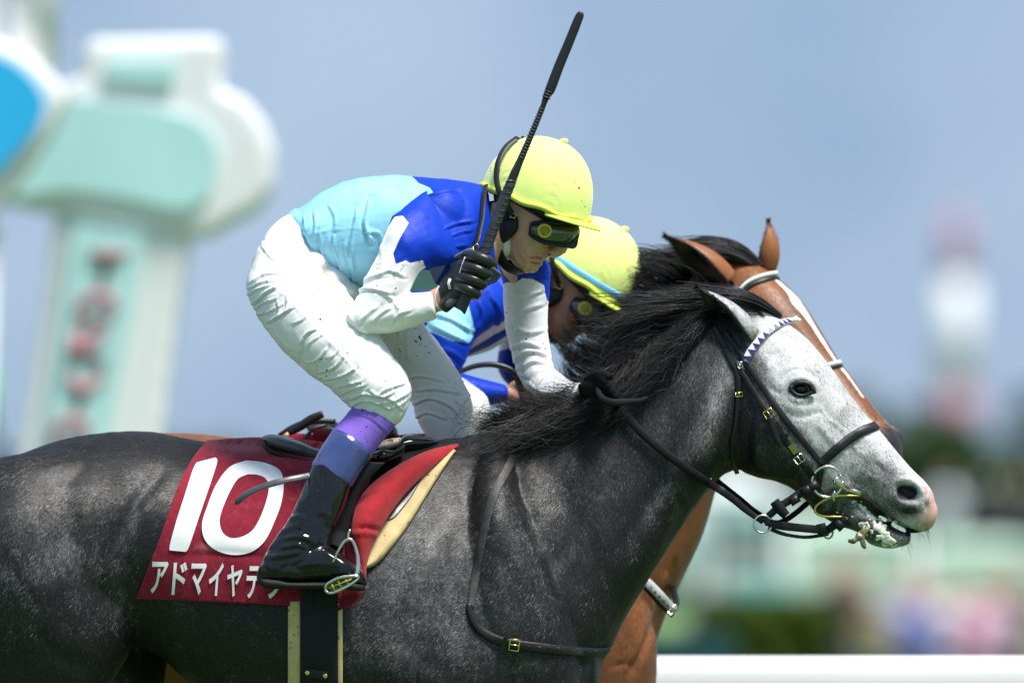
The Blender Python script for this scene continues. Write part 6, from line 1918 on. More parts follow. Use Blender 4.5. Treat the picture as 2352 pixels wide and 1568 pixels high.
for yy in (y - .24, y + .24):
    legs2.append(limb([(840, 800, y + (yy - y) * .45, .05), (915, 852, y + (yy - y) * .82, .052), (1050, 920, yy, .046), (1060, 970, yy, .04), (985, 1080, yy, .034), (925, 1200, yy, .03), (900, 1270, yy, .026), (980, 1305, yy, .018)]))
fuse('body', hs2 + trunk2 + arm2 + hand2 + farm2 + legs2, .0045, M['skin_far'], j2, smooth=3)
s2_parts = [loft([(790, 690, 870, 845, y, .145), (850, 668, 930, 845, y, .16), (930, 645, 1010, 838, y, .17), (1020, 618, 1085, 818, y, .178), (1110, 598, 1160, 785, y, .17), (1190, 596, 1230, 745, y, .13), (1240, 620, 1262, 710, y, .075)], sub=4, seg=34),
                    loft([(1075, 615, 1175, 730, y - .13, .075), (1015, 670, 1105, 770, y - .175, .070), (985, 725, 1085, 795, y - .205, .066), (975, 770, 1072, 825, y - .215, .062), (985, 840, 1050, 868, y - .22, .054)], sub=4, seg=26),
                    loft([(1030, 842, 985, 890, y - .215, .046), (1060, 856, 1050, 925, y - .21, .046), (1100, 868, 1092, 932, y - .20, .043), (1150, 880, 1150, 928, y - .18, .037), (1158, 882, 1157, 926, y - .18, .034)], sub=4, seg=24),
                    loft([(1165, 610, 1280, 660, y + .16, .066), (1155, 740, 1240, 760, y + .21, .06), (1145, 850, 1225, 855, y + .2, .054), (1200, 910, 1250, 868, y + .17, .042), (1236, 920, 1256, 880, y + .14, .034)], sub=4, seg=22)]
s2 = fuse('silks', [s2_parts[0], s2_parts[3]], .0048, M['silk_far'], j2, smooth=4)
s2s = fuse('sleeve', s2_parts[1:3], .0048, M['silk_far'], j2, smooth=4)
co, no = get_co(s2), get_no(s2); PX, PY = toD(co)
F2 = [([(1000, 720), (1040, 735), (1085, 760)], 4, .005), ([(990, 745), (1030, 765), (1075, 785)], 4, .005), ([(1100, 690), (1110, 730), (1095, 760)], 4, .004), ([(1010, 800), (1040, 810), (1065, 830)], 4, .004), ([(1060, 880), (1075, 900), (1070, 925)], 3, .004), ([(1090, 875), (1100, 900), (1095, 925)], 3, .003), ([(1130, 680), (1150, 720), (1140, 760)], 4, .004)]
set_co(s2, co + no * (relief(PX, PY, F2) * (no[:, 1] < .3) + vnoise(co * 18, 41) * .003)[:, None])
wst = np.maximum(insidepoly(PX, PY, [(1060, 792), (1180, 720), (1230, 690), (1230, 708), (1180, 742), (1060, 814)]), insidepoly(PX, PY, [(1040, 835), (1120, 795), (1180, 762), (1240, 730), (1240, 780), (1150, 805), (1060, 850)]))
attr(s2, 'white', wst); attr(s2, 'cyan', np.full(len(PX), -9.))
co, no = get_co(s2s), get_no(s2s); PX, PY = toD(co)
set_co(s2s, co + no * (relief(PX, PY, F2) * (no[:, 1] < .3) + vnoise(co * 18, 42) * .003)[:, None])
attr(s2s, 'cyan', insidepoly(PX, PY, [(940, 740), (980, 690), (1040, 650), (1074, 690), (1093, 762), (1080, 788), (1040, 782), (985, 760)]))
attr(s2s, 'white', np.full(len(PX), -9.))
b2 = fuse('breeches', [loft([(770, 690, 865, 850, y, .15), (740, 760, 850, 870, y, .16), (760, 830, 880, 880, y, .15)], sub=4, seg=28)] +
          [loft([(760, 800, 900, 800, y + q * .13, .11), (860, 880, 980, 830, y + q * .2, .095), (980, 935, 1080, 880, y + q * .24, .08), (1035, 965, 1122, 925, y + q * .245, .07), (1040, 1000, 1110, 990, y + q * .245, .058), (1000, 1040, 1070, 1060, y + q * .245, .054)], sub=4, seg=26) for q in (-1, 1)], .006, M['white_sleeve'], j2, smooth=4)
fold_noise(b2, 18, .005, 51)
for q in (-1, 1):
    fuse('boot', [loft([(995, 1035, 1075, 1055, y + q * .245, .056), (930, 1120, 1010, 1150, y + q * .245, .052), (880, 1220, 970, 1235, y + q * .245, .048), (850, 1290, 960, 1290, y + q * .245, .04)], sub=4, seg=22), loft([(845, 1290, 848, 1320, y + q * .245, .03), (920, 1250, 920, 1330, y + q * .245, .042), (1060, 1300, 1060, 1335, y + q * .245, .036)], sub=4, seg=20)], .006, M['boot'], j2, smooth=3)
# second rider's whip, arched behind the front rider's arm
w2 = thing('whip', 'thin black whip arching behind the white sleeve of the front jockey', 'whip')
build('shaft', [tube([P(1200, 905, y - .20), P(1185, 860, y - .26), P(1150, 840, y - .27), P(1105, 838, y - .27), P(1060, 852, y - .27), P(1000, 885, y - .27)], [.0075, .0075, .007, .0065, .006, .006], 12, 6)], M['whip'], w2)
build('grip', [tube([P(1188, 868, y - .25), P(1200, 905, y - .20), P(1206, 935, y - .17)], [.0085, .009, .009], 12, 5)], M['whip_grip'], w2)
# ================================================================== tack of the grey horse
bridle = thing('bridle', 'black leather bridle with a zigzag purple and white browband on the grey horse', 'bridle')
def both(name, pts, wpx, mat, parent, thick=.0032, off=.0012, step=5, lift=None):
    """strap on the near side, and the same strap on the far side"""
    co, no = on_surface(g_bvh, pts, step, off)
    if lift is not None:
        co = co + no * np.interp(np.linspace(0, 1, len(co)), np.linspace(0, 1, len(lift)), lift)[:, None]
    w = np.interp(np.linspace(0, 1, len(co)), np.linspace(0, 1, len(np.atleast_1d(wpx))), np.atleast_1d(wpx)) / S
    cf = mirror(co, GY); nf = no.copy(); nf[:, 1] *= -1
    return build(name, [ribbon(co, no, w, thick)], mat, parent), build(name, [ribbon(cf[::-1], nf[::-1], w[::-1], thick)], mat, parent), co, no

def over(name, pts, wpx, mat, parent, thick=.0032, off=.0012, step=5, bulge=.004):
    """strap from the near side over the top of the nose or brow to the far side, one loop"""
    co, no = on_surface(g_bvh, pts, step, off)
    co2 = mirror(co, GY)[::-1]; no2 = no.copy(); no2[:, 1] *= -1; no2 = no2[::-1]
    gap = np.linalg.norm(co[-1] - co2[0])
    k = max(2, int(gap / .006))
    t = np.linspace(0, 1, k + 2)[1:-1, None]
    outw = (no[-1] + no2[0]); outw /= np.linalg.norm(outw) + 1e-9
    mid = co[-1] * (1 - t) + co2[0] * t + outw * (np.sin(t * math.pi) * bulge)
    nm = no[-1] * (1 - t) + no2[0] * t
    C, Nn = np.vstack([co, mid, co2]), np.vstack([no, nm, no2])
    Nn /= np.linalg.norm(Nn, axis=1, keepdims=True)
    for _ in range(2):
        q = C.copy(); q[1:-1] = (C[:-2] + 2 * C[1:-1] + C[2:]) / 4; C = q
    return build(name, [ribbon(C, Nn, wpx / S, thick)], mat, parent), C, Nn

BB = [(1712, 830), (1722, 810), (1740, 786), (1764, 762), (1790, 746), (1812, 738), (1830, 736)]
bb, C, Nn = over('browband', BB, 17, M['pearl_trim'], bridle, .0045, .0025)
# purple triangles set into the browband
d = np.r_[0, np.cumsum(np.linalg.norm(np.diff(C, axis=0), axis=1))]
t_ = np.gradient(C, axis=0); t_ /= np.linalg.norm(t_, axis=1, keepdims=True)
s_v = np.cross(t_, Nn); s_v /= np.linalg.norm(s_v, axis=1, keepdims=True)
ntri = int(d[-1] / .0165)
for k in range(ntri):
    def at(x, sd, up):
        c = np.array([np.interp(x, d, C[:, a]) for a in range(3)]); n = np.array([np.interp(x, d, Nn[:, a]) for a in range(3)]); q = np.array([np.interp(x, d, s_v[:, a]) for a in range(3)])
        return c + q * sd + n * up
    x0 = (k + .04) * d[-1] / ntri; x1 = (k + .96) * d[-1] / ntri
    sg = 1
    p = [at(x0, sg * .0080, 0), at(x1, sg * .0080, 0), at((x0 + x1) / 2, -sg * .0070, 0)]
    n0 = at((x0 + x1) / 2, 0, 1) - at((x0 + x1) / 2, 0, 0)
    v = np.array([q + n0 * .0035 for q in p] + [q + n0 * .0056 for q in p])
    build('triangle', (v, [(0, 1, 2), (5, 4, 3), (0, 3, 4, 1), (1, 4, 5, 2), (2, 5, 3, 0)]), M['purple_trim'], bb, smooth=False)
c, n = cast(g_bvh, 1712, 826)
build('end_tab', [ell(c + n * .004, .009, .003, .010, 12)], M['purple_trim'], bb)
L = M['leather']
both('headpiece', [(1640, 748), (1652, 772), (1668, 800), (1690, 835), (1708, 856)], [15, 16], L, bridle)
cp = both('cheekpiece', [(1690, 832), (1714, 872), (1742, 916), (1772, 962), (1806, 1014), (1842, 1062), (1872, 1094)], [14, 15, 14], L, bridle, .0036, .0036)
both('noseband_strap', [(1666, 762), (1692, 800), (1716, 836), (1752, 890), (1796, 952), (1840, 1008), (1888, 1066)], [12, 14, 14], L, bridle, .0032, .0012)
th = both('throatlash', [(1664, 800), (1680, 834), (1692, 852), (1696, 880), (1693, 930), (1688, 975), (1681, 1012), (1682, 1050), (1692, 1082)], [12, 13, 13, 11, 10], L, bridle, .0032, .0036)
nb, C2, N2 = over('noseband', [(1884, 1068), (1900, 1050), (1922, 1030), (1950, 1008), (1980, 990), (2008, 980)], 22, L, bridle, .0055, .0015)
both('noseband_strap', [(1886, 1062), (1884, 1090), (1878, 1130), (1882, 1162)], [14, 12], L, bridle, .0030, .0015)
def keeper(px, py, ang, w, h, mat, parent, lift=.006, name='keeper', bvh=None):
    c, n = cast(bvh or g_bvh, px, py)
    a = math.radians(ang)
    ex = np.array([math.cos(a), 0, -math.sin(a)]); n = np.array(n)
    ex = ex - n * ex.dot(n); ex /= np.linalg.norm(ex)
    ey = np.cross(n, ex)
    c = np.array(c)
    v, f = [], []
    cs = [(-w / 2, -h / 2), (w / 2, -h / 2), (w / 2, h / 2), (-w / 2, h / 2)]
    for z in (0.0005, lift):
        for x, y_ in cs:
            v.append(c + ex * x / S + ey * y_ / S + n * z)
    return build(name, (np.array(v), [(3, 2, 1, 0), (4, 5, 6, 7), (0, 1, 5, 4), (1, 2, 6, 5), (2, 3, 7, 6), (3, 0, 4, 7)]), mat, parent, smooth=False)
def buckle(px, py, ang, w, h, mat, parent, lift=.008, r=.0013, bvh=None):
    c, n = cast(bvh or g_bvh, px, py)
    a = math.radians(ang)
    ex = np.array([math.cos(a), 0, -math.sin(a)]); n = np.array(n); c = np.array(c)
    ex = ex - n * ex.dot(n); ex /= np.linalg.norm(ex)
    ey = np.cross(n, ex)
    q = [c + n * lift + ex * x / S + ey * y_ / S for x, y_ in [(-w / 2, -h / 2), (w / 2, -h / 2), (w / 2, h / 2), (-w / 2, h / 2), (-w / 2, -h / 2)]]
    pr = [c + n * lift - ex * w / 2 / S, c + n * (lift + .001) + ex * w / 2 / S]
    return build('buckle', [tube([tuple(x) for x in q], r, 8, 1), tube([tuple(x) for x in pr], r, 8, 1)], mat, parent)
cpo = cp[0]
keeper(1785, 984, 57, 30, 19, L, cpo, .009); buckle(1766, 950, 57, 17, 22, M['brass'], cpo, .009)
keeper(1800, 1002, 57, 8, 22, L, cpo, .010)
keeper(1858, 1080, 55, 30, 17, L, cpo, .010); buckle(1834, 1052, 55, 18, 22, M['metal'], cpo, .011, .0016)
keeper(1822, 1028, 55, 24, 15, simple('steel_plate', (.6, .5, .38), .15, metal=1.0, var=.3), cpo, .012, 'plate')
# loose strap end on the cheek
co_, no_ = on_surface(g_bvh, [(1768, 958), (1776, 985), (1784, 1008), (1790, 1028)], 4, .010)
build('strap_end', [ribbon(co_, no_, np.interp(np.linspace(0, 1, len(co_)), [0, .8, 1], [.013, .013, .004]), .003)], L, cpo)
buckle(1701, 840, 70, 14, 10, M['metal'], th[0], .008); buckle(1696, 905, 85, 10, 16, M['brass'], th[0], .007, .0011); keeper(1694, 935, 85, 12, 16, L, th[0], .007)

# bit with both rings
bit = thing('bit', 'steel snaffle bit with loose rings in the mouth of the grey horse', 'bit')
def ring3(c, ex, ey, R, r, a0=0, a1=2 * math.pi, n=36, seg=10):
    return tube([tuple(c + ex * R * math.cos(a) + ey * R * math.sin(a)) for a in np.linspace(a0, a1, n)], r, seg, 1)
for q in (-1, 1):
    c0, n0 = cast(g_bvh, 1900, 1106)
    c = np.array(c0); yb = c[1] - .010
    c[1] = yb if q < 0 else 2 * GY - yb
    ex = np.array([1, q * -.12, 0.]); ey = np.array([0, q * .05, 1.])
    build('ring', [ring3(c, ex, ey, .0345, .0030)], M['metal'], bit)
    ya = (lambda w: GY + q * w)
    build('mouthpiece', [tube([P(1918, 1098, ya(GY - yb + .003)), P(1930, 1112, ya(GY - yb + .002)), P(1950, 1124, ya(.060)), P(1975, 1131, ya(.050)), P(1990, 1140, ya(.010))], [.0085, .0075, .006, .005, .005], 14, 5),
                         tube([P(1918, 1128, ya(GY - yb + .004)), P(1913, 1138, ya(GY - yb + .004)), P(1916, 1150, ya(GY - yb + .004))], [.003, .004, .002], 8, 3)], M['metal'], bit)
    build('tongue_wire', [tube([P(1976, 1138, ya(.052)), P(1930, 1138, ya(.064)), P(1898, 1146, ya(.066)), P(1876, 1160, ya(.062)), P(1872, 1174, ya(.060)), P(1886, 1184, ya(.056)), P(1912, 1186, ya(.052)), P(1935, 1186, ya(.046))], .0026, 10, 6)], M['brass'], bit)

# reins
reins = thing('reins', 'black rubber-gripped reins from the bit of the grey horse to the hand of the rider', 'reins')
def hang(name, pts, wpx, mat, parent, thick=.004, nrm=(0, -1, .1), sub=6):
    c = catmull(PA(np.array([p[:3] for p in pts], float)), sub)
    n = np.tile(np.array(nrm, float), (len(c), 1))
    w = np.interp(np.linspace(0, 1, len(c)), np.linspace(0, 1, len(np.atleast_1d(wpx))), np.atleast_1d(wpx)) / S
    return build(name, [ribbon(c, n, w, thick)], mat, parent)
def sy(px, py, off):
    c, n = cast(g_bvh, px, py)
    return c.y - off if c is not None else None
ybit = .21
gp = []
for px, py in ((1420, 926), (1436, 950), (1465, 985), (1510, 1026), (1560, 1064), (1608, 1096), (1628, 1110)):
    v_ = sy(px, py, .010)
    gp.append((px, py, v_ if v_ is not None else gp[-1][2]))
ysm = np.array([q[2] for q in gp]); ysm = np.minimum.accumulate(ysm[::-1])[::-1] * .5 + ysm * .5
gp = [(a, b, c) for (a, b, _), c in zip(gp, ysm)]
hang('grip', gp, 19, M['rubber'], reins, .007)
# raised studs of the rubber grip, joined
gc = resample(np.array(gp), 6.2)
studs = []
for i in range(len(gc) - 1):
    dx, dy = gc[i + 1, :2] - gc[i, :2]; l = math.hypot(dx, dy)
    for k in (-6.0, -2.0, 2.0, 6.0):
        studs.append(ell(P(gc[i, 0] - dy / l * k, gc[i, 1] + dx / l * k, gc[i, 2] - .0065), .0014, .0012, .0014, 6))
sb = build('grip_studs', studs, M['rubber'], reins); sb['kind'] = 'stuff'
e0 = gp[-1]
hang('rein_strap', [e0, (1650, 1122, .20), (1684, 1146, .205), (1715, 1172, .215), (1752, 1198, .225)], [18, 18, 17, 15, 12], L, reins, .004)
hang('seam', [(1622, 1112, e0[2] - .007), (1634, 1098, e0[2] - .007)], 2, M['pearl_trim'], reins, .001)
hang('rein_strap', [(1752, 1198, .225), (1766, 1184, .225), (1790, 1164, .222), (1818, 1146, .220), (1846, 1128, .216), (1872, 1114, .212)], [12, 16, 18, 18, 20, 20], L, reins, .008)
build('stopper', [tube([P(1778, 1150, .205), P(1790, 1166, .205), P(1806, 1184, .205)], [.011, .0125, .010], 14, 4, flat=.7)], M['rubber'], reins)
build('rein_end', [tube([P(1848, 1118, .208), P(1858, 1134, .208)], .0135, 14, 1, flat=.8), tube([P(1862, 1108, .208), P(1872, 1124, .208)], .0135, 14, 1, flat=.8), tube([P(1820, 1140, .212), P(1830, 1156, .212)], .0115, 14, 1, flat=.8)], L, reins)
# far rein and its rubber
hang('rein_strap', [(1640, 1098, .46), (1662, 1116, .455), (1700, 1146, .44), (1740, 1178, .43), (1790, 1200, .42), (1860, 1150, .43), (1885, 1110, .43)], 13, M['rubber'], reins, .005)
# loops at the hand
hang('grip', [(1420, 926, gp[0][2]), (1406, 927, .11), (1390, 920, .115), (1378, 908, .12), (1374, 894, .135), (1380, 882, .16)], [15, 15, 14, 12, 8], M['rubber'], reins, .0045)
hang('grip', [(1376, 905, .11), (1388, 918, .095), (1410, 924, .09), (1440, 922, .10), (1466, 920, .115), (1484, 914, .15)], [12, 16, 16, 12, 6], M['rubber'], reins, .005)
# martingale piece under the chin
mart = thing('chin_martingale', 'black strap with two steel rings joining the reins below the chin of the grey horse', 'strap')
build('ring', [ring3(np.array(P(1752, 1203, .215)), np.array([1, .1, 0.]), np.array([0, .1, 1.]), .0200, .0026)], M['metal'], mart)
build('ring', [ring3(np.array(P(1902, 1222, .30)), np.array([.8, .5, 0.]), np.array([0, .1, 1.]), .0135, .0024)], M['metal'], mart)
hang('strap', [(1758, 1198, .215), (1790, 1206, .22), (1830, 1211, .235), (1870, 1215, .26), (1900, 1220, .29)], [16, 20, 19, 19, 16], L, mart, .004)
hang('strap', [(1764, 1212, .22), (1800, 1226, .25), (1846, 1233, .28), (1880, 1230, .29), (1902, 1226, .30)], [10, 8, 8, 8], L, mart, .004)
hang('strap', [(1900, 1218, .29), (1916, 1206, .285), (1932, 1196, .28), (1944, 1190, .28)], [18, 20, 17], L, mart, .006)
build('keeper', [tube([P(1918, 1196, .275), P(1936, 1214, .275)], .010, 12, 1, flat=.7), tube([P(1884, 1202, .27), P(1890, 1226, .27)], .011, 12, 1, flat=.6)], L, mart)

# neck strap and breast girth
brg = thing('breast_girth', 'muddy black breast girth with a buckled strap round the chest of the grey horse', 'breast girth')
M['worn_strap'] = simple('worn_strap', (.035, .034, .032), rough=.6, var=.45, vscale=60, bump=.5)
both('neck_strap', [(1178, 1048), (1160, 1085), (1142, 1120), (1126, 1165), (1114, 1215), (1102, 1275), (1090, 1335), (1080, 1395)], [20, 22, 23, 22, 20, 16], M['worn_strap'], brg, .003, .002)
bs = both('breast_strap', [(1077, 1386), (1078, 1405), (1090, 1432), (1110, 1452), (1140, 1468), (1175, 1478), (1240, 1487), (1310, 1494), (1360, 1496), (1384, 1493), (1396, 1486)], [13, 16, 20, 22, 23, 23, 21, 21, 20, 18], L, brg, .005, .003)
buckle(1181, 1479, 8, 22, 26, M['brass'], bs[0], .011, .0017)
keeper(1160, 1474, 14, 10, 27, L, bs[0], .011)
for k in range(9):
    px = 1215 + k * 21
    c, n = cast(g_bvh, px, 1484 + k * 1.4)
    if c is not None:
        build('hole', [tube([tuple(c + n * .0075), tuple(c + n * .0086)], .0030, 10, 1)], M['worn_strap'] if k % 2 else M['sole'], bs[0])

# ------------------------------------------------------------------ saddle cloth
cloth = thing('saddle_cloth', 'burgundy saddle cloth with a big white 10 and white katakana on the grey horse', 'saddle cloth')
def curve_at(pts, n):
    q = catmull(np.array(pts, float), 12)
    d = np.r_[0, np.cumsum(np.linalg.norm(np.diff(q, axis=0), axis=1))]
    t = np.linspace(0, d[-1], n)
    return np.stack([np.interp(t, d, q[:, 0]), np.interp(t, d, q[:, 1])], 1)
nv, nu = 90, 110
Lc = curve_at([(476, 1013), (452, 1040), (430, 1075), (408, 1120), (365, 1240), (340, 1305), (313, 1373)], nv)
Rc = curve_at([(900, 1020), (880, 1045), (850, 1100), (818, 1180), (800, 1260), (792, 1330), (775, 1402)], nv)
bot = curve_at([(313, 1373), (420, 1378), (520, 1383), (620, 1388), (700, 1394), (775, 1402)], nu)
topc = curve_at([(476, 1013), (540, 1008), (600, 1006), (680, 1010), (780, 1020), (900, 1020)], nu)
uu, vv = np.meshgrid(np.linspace(0, 1, nu), np.linspace(0, 1, nv))
GX = Lc[:, None, 0] * (1 - uu) + Rc[:, None, 0] * uu
GYY = Lc[:, None, 1] * (1 - uu) + Rc[:, None, 1] * uu
corr_t = topc - (topc[0] * (1 - np.linspace(0, 1, nu))[:, None] + topc[-1] * np.linspace(0, 1, nu)[:, None])
corr_b = bot - (bot[0] * (1 - np.linspace(0, 1, nu))[:, None] + bot[-1] * np.linspace(0, 1, nu)[:, None])
GX = GX + corr_t[None, :, 0] * (1 - vv) + corr_b[None, :, 0] * vv
GYY = GYY + corr_t[None, :, 1] * (1 - vv) + corr_b[None, :, 1] * vv
yy = np.full((nv, nu), np.nan)
for i in range(nv):
    for j in range(nu):
        c, n = cast(g_bvh, GX[i, j], GYY[i, j])
        if c is not None:
            yy[i, j] = c.y
for j in range(nu):
    col = yy[:, j]
    ok = np.where(~np.isnan(col))[0]
    f0 = ok[0]
    if f0 > 0:
        col[:f0] = np.linspace(GY, col[f0], f0 + 1)[:-1]
    bad = np.isnan(col)
    col[bad] = np.interp(np.where(bad)[0], ok, col[ok])
for _ in range(3):
    q = yy.copy(); q[1:-1, 1:-1] = (yy[:-2, 1:-1] + yy[2:, 1:-1] + yy[1:-1, :-2] + yy[1:-1, 2:] + 4 * yy[1:-1, 1:-1]) / 8; yy = np.minimum(q, yy + .001)
wr = np.zeros((nv, nu))
wr += relief(GX.ravel(), GYY.ravel(), [([(690, 1045), (640, 1062), (600, 1074), (575, 1084)], 9, .0035), ([(640, 1050), (660, 1075), (700, 1085)], 7, .004), ([(560, 1020), (540, 1050), (500, 1060)], 7, .004), ([(420, 1280), (520, 1270), (640, 1285)], 12, -.003, 'g'), ([(600, 1040), (640, 1090), (690, 1130)], 7, .004), ([(480, 1030), (560, 1060), (660, 1050)], 4, -.002, 'g')]).reshape(nv, nu)
cyy = yy - .010 - wr + vnoise(np.stack([GX.ravel() / 60, GYY.ravel() / 60, np.zeros(nv * nu)], 1), 61).reshape(nv, nu) * .0015
cyy[0] = np.minimum(cyy[0], GY)
Cv = PA(np.stack([GX.ravel(), GYY.ravel(), cyy.ravel()], 1))
def grid_faces(nv, nu):
    i, j = np.meshgrid(np.arange(nv - 1), np.arange(nu - 1), indexing='ij')
    a = (i * nu + j).ravel()
    return np.stack([a, a + nu, a + nu + 1, a + 1], 1)
def sheet(name, V, nv, nu, thick, mat, parent):
    me = mesh_np(name, V, grid_faces(nv, nu))
    o = link(name, me, mat, parent)
    m = o.modifiers.new('s', 'SOLIDIFY'); m.thickness = thick; m.offset = 0
    return o
cl = sheet('felt', Cv, nv, nu, .005, M['red_cloth'], cloth)
Cf = mirror(Cv, GY)
sheet('felt', Cf, nv, nu, .005, M['red_cloth'], cloth)
attr(cl, 'dust', np.exp(-((GX.ravel() - 478) / 26) ** 2 - ((GYY.ravel() - 1256) / 9) ** 2) * 1.3 + vnoise(np.stack([GX.ravel() / 7, GYY.ravel() / 4, np.zeros(nv * nu)], 1), 65) * .35 + np.exp(-((GX.ravel() - 560) / 60) ** 2 - ((GYY.ravel() - 1030) / 12) ** 2) * .5)
c_bvh = bvh_of(cl)
def print_on(name, v2, faces, parent, off=.0058, bvh=None):
    co = []
    for x, y_ in v2:
        c, n = cast(bvh or c_bvh, x, y_)
        if c is None:
            c, n = P(x, y_, .0), Vector((0, -1, 0))
        co.append(tuple(c + Vector((0, -off, 0))))
    me = bpy.data.meshes.new(name)
    me.from_pydata(co, [], faces)
    me.update()
    o = link(name, me, M['print_white'], parent)
    m = o.modifiers.new('s', 'SOLIDIFY'); m.thickness = .0008; m.offset = 0
    return o
Z3 = lambda pts: [(x * .3849, 964.7 + y * .3849) for x, y in pts]
def digit_one():
    q = Z3([(1160, 262), (1185, 248), (1230, 232), (1275, 220), (1298, 232), (1292, 262), (1240, 420), (1180, 600), (1122, 770), (1108, 786), (1060, 788), (1022, 784), (1010, 770), (1018, 745), (1050, 620), (1100, 470)])
    lft = catmull(np.array([q[15], q[14], q[13], q[12]][::-1] + []), 1)
    a = catmull(np.array(Z3([(1174, 252), (1150, 300), (1100, 455), (1050, 610), (1016, 735), (1012, 775)])), 6)
    b = catmull(np.array(Z3([(1285, 222), (1296, 250), (1248, 400), (1190, 570), (1130, 750), (1110, 784)])), 6)
    n = len(a); m = 16
    t = np.linspace(0, 1, m)
    v = np.concatenate([a * (1 - s) + b * s for s in t])
    return v, [(k * n + i, (k + 1) * n + i, (k + 1) * n + i + 1, k * n + i + 1) for k in range(m - 1) for i in range(n - 1)]
v2, fc = digit_one(); print_on('digit', v2, fc, cl)
outer = np.array(Z3([(1470, 240), (1570, 252), (1660, 290), (1692, 360), (1682, 480), (1640, 600), (1580, 720), (1500, 785), (1395, 803), (1290, 775), (1222, 710), (1206, 620), (1235, 520), (1290, 385), (1370, 280)]))
inner = np.array(Z3([(1478, 322), (1540, 326), (1588, 350), (1604, 400), (1590, 480), (1555, 575), (1512, 650), (1455, 690), (1390, 703), (1345, 685), (1318, 645), (1312, 585), (1335, 510), (1375, 420), (1420, 350)]))
oc = catmull(np.vstack([outer, outer[:1]]), 9)[:-1]; ic = catmull(np.vstack([inner, inner[:1]]), 9)[:-1]
n = len(oc); m = 16
v2 = np.concatenate([oc * (1 - s) + ic * s for s in np.linspace(0, 1, m)])
print_on('digit', v2, [(k * n + i, (k + 1) * n + i, (k + 1) * n + (i + 1) % n, k * n + (i + 1) % n) for k in range(m - 1) for i in range(n)], cl)
for ch, x0, x1, y0, y1 in (('ア', 893, 1008, 842, 1032), ('ド', 1022, 1122, 846, 1040), ('マ', 1128, 1236, 852, 1042), ('イ', 1240, 1338, 850, 1046), ('ヤ', 1346, 1452, 862, 1052), ('テ', 1462, 1570, 868, 1062), ('ラ', 1582, 1690, 872, 1064)):
    me = letter_mesh(ch, .022)
    bm = bmesh.new(); bm.from_mesh(me)
    xs_ = [v.co.x for v in bm.verts]; ys_ = [v.co.y for v in bm.verts]
    lo, hi = (min(xs_), min(ys_)), (max(xs_), max(ys_))
    for k in range(1, 11):
        for ax in (0, 1):
            pc = Vector((lo[0] + (hi[0] - lo[0]) * k / 11, lo[1] + (hi[1] - lo[1]) * k / 11, 0))
            nn = Vector((1, 0, 0)) if ax == 0 else Vector((0, 1, 0))
            bmesh.ops.bisect_plane(bm, geom=bm.verts[:] + bm.edges[:] + bm.faces[:], plane_co=pc, plane_no=nn)
    v2, fc = [], [tuple(v.index for v in f.verts) for f in bm.faces] if not bm.verts.index_update() else None
    for v in bm.verts:
        a = (v.co.x - lo[0]) / (hi[0] - lo[0]); b = (v.co.y - lo[1]) / (hi[1] - lo[1])
        zx = x0 + (x1 - x0) * (a * .84 + b * .16); zy = y1 - (y1 - y0) * b
        v2.append((zx * .3849, 964.7 + zy * .3849))
    fc = [tuple(v.index for v in f.verts) for f in bm.faces]
    bm.free()
    print_on('character', v2, fc, cl)
# front of the cloth, lifted by the wind and curling off the shoulder
nfu, nfv = 26, 70
foldc = curve_at([(1050, 1021), (1005, 1030), (960, 1046), (905, 1076), (858, 1110), (826, 1150), (810, 1198), (811, 1245), (822, 1290), (836, 1332), (838, 1350)], nfv)
freec = curve_at([(1052, 1024), (1030, 1040), (985, 1078), (940, 1122), (905, 1165), (876, 1210), (852, 1258), (840, 1300), (839, 1330), (840, 1346), (838, 1352)], nfv)
V = []
ys_f = []
for i in range(nfv):
    a, b = sy(*foldc[i], 0), sy(*freec[i], 0)
    ys_f.append((a if a is not None else GY, b if b is not None else GY))
ys_f = np.array(ys_f)
tv = np.linspace(0, 1, nfv)
for i in range(nfv):
    for j in range(nfu):
        s = j / (nfu - 1)
        lift = .075 * math.sin(math.pi * min(1, tv[i] * 1.05)) ** .8
        yb = ys_f[i, 0] * (1 - s) + ys_f[i, 1] * s
        bow = math.sin(s * math.pi * .9 + .25)
        y_ = yb - .012 - lift * (.45 + .55 * bow) * (1 - .25 * s)
        px = foldc[i, 0] * (1 - s) + freec[i, 0] * s; py = foldc[i, 1] * (1 - s) + freec[i, 1] * s
        V.append((px, py, y_))
V = np.array(V)
V[:, 2] += relief(V[:, 0], V[:, 1], [([(815, 1215), (845, 1212), (875, 1220)], 5, .008), ([(960, 1060), (940, 1090), (930, 1120)], 12, -.004, 'g')])
sheet('front_flap', PA(V), nfv, nfu, .005, M['red_inside'], cloth)
# lower corner of the cloth in front of the girth
nl = 30
lowa = curve_at([(792, 1200), (797, 1260), (800, 1320), (776, 1400)], nl); lowb = curve_at([(812, 1200), (818, 1260), (836, 1335), (820, 1378), (778, 1402)], nl)
V = []
for i in range(nl):
    for j in range(10):
        s = j / 9
        p = lowa[i] * (1 - s) + lowb[i] * s
        yb = sy(p[0], p[1], 0); yb = yb if yb is not None else 0
        V.append((p[0], p[1], yb - .016 - .03 * s * math.sin(math.pi * i / (nl - 1))))
sheet('front_corner', PA(np.array(V)), nl, 10, .005, M['red_cloth'], cloth)

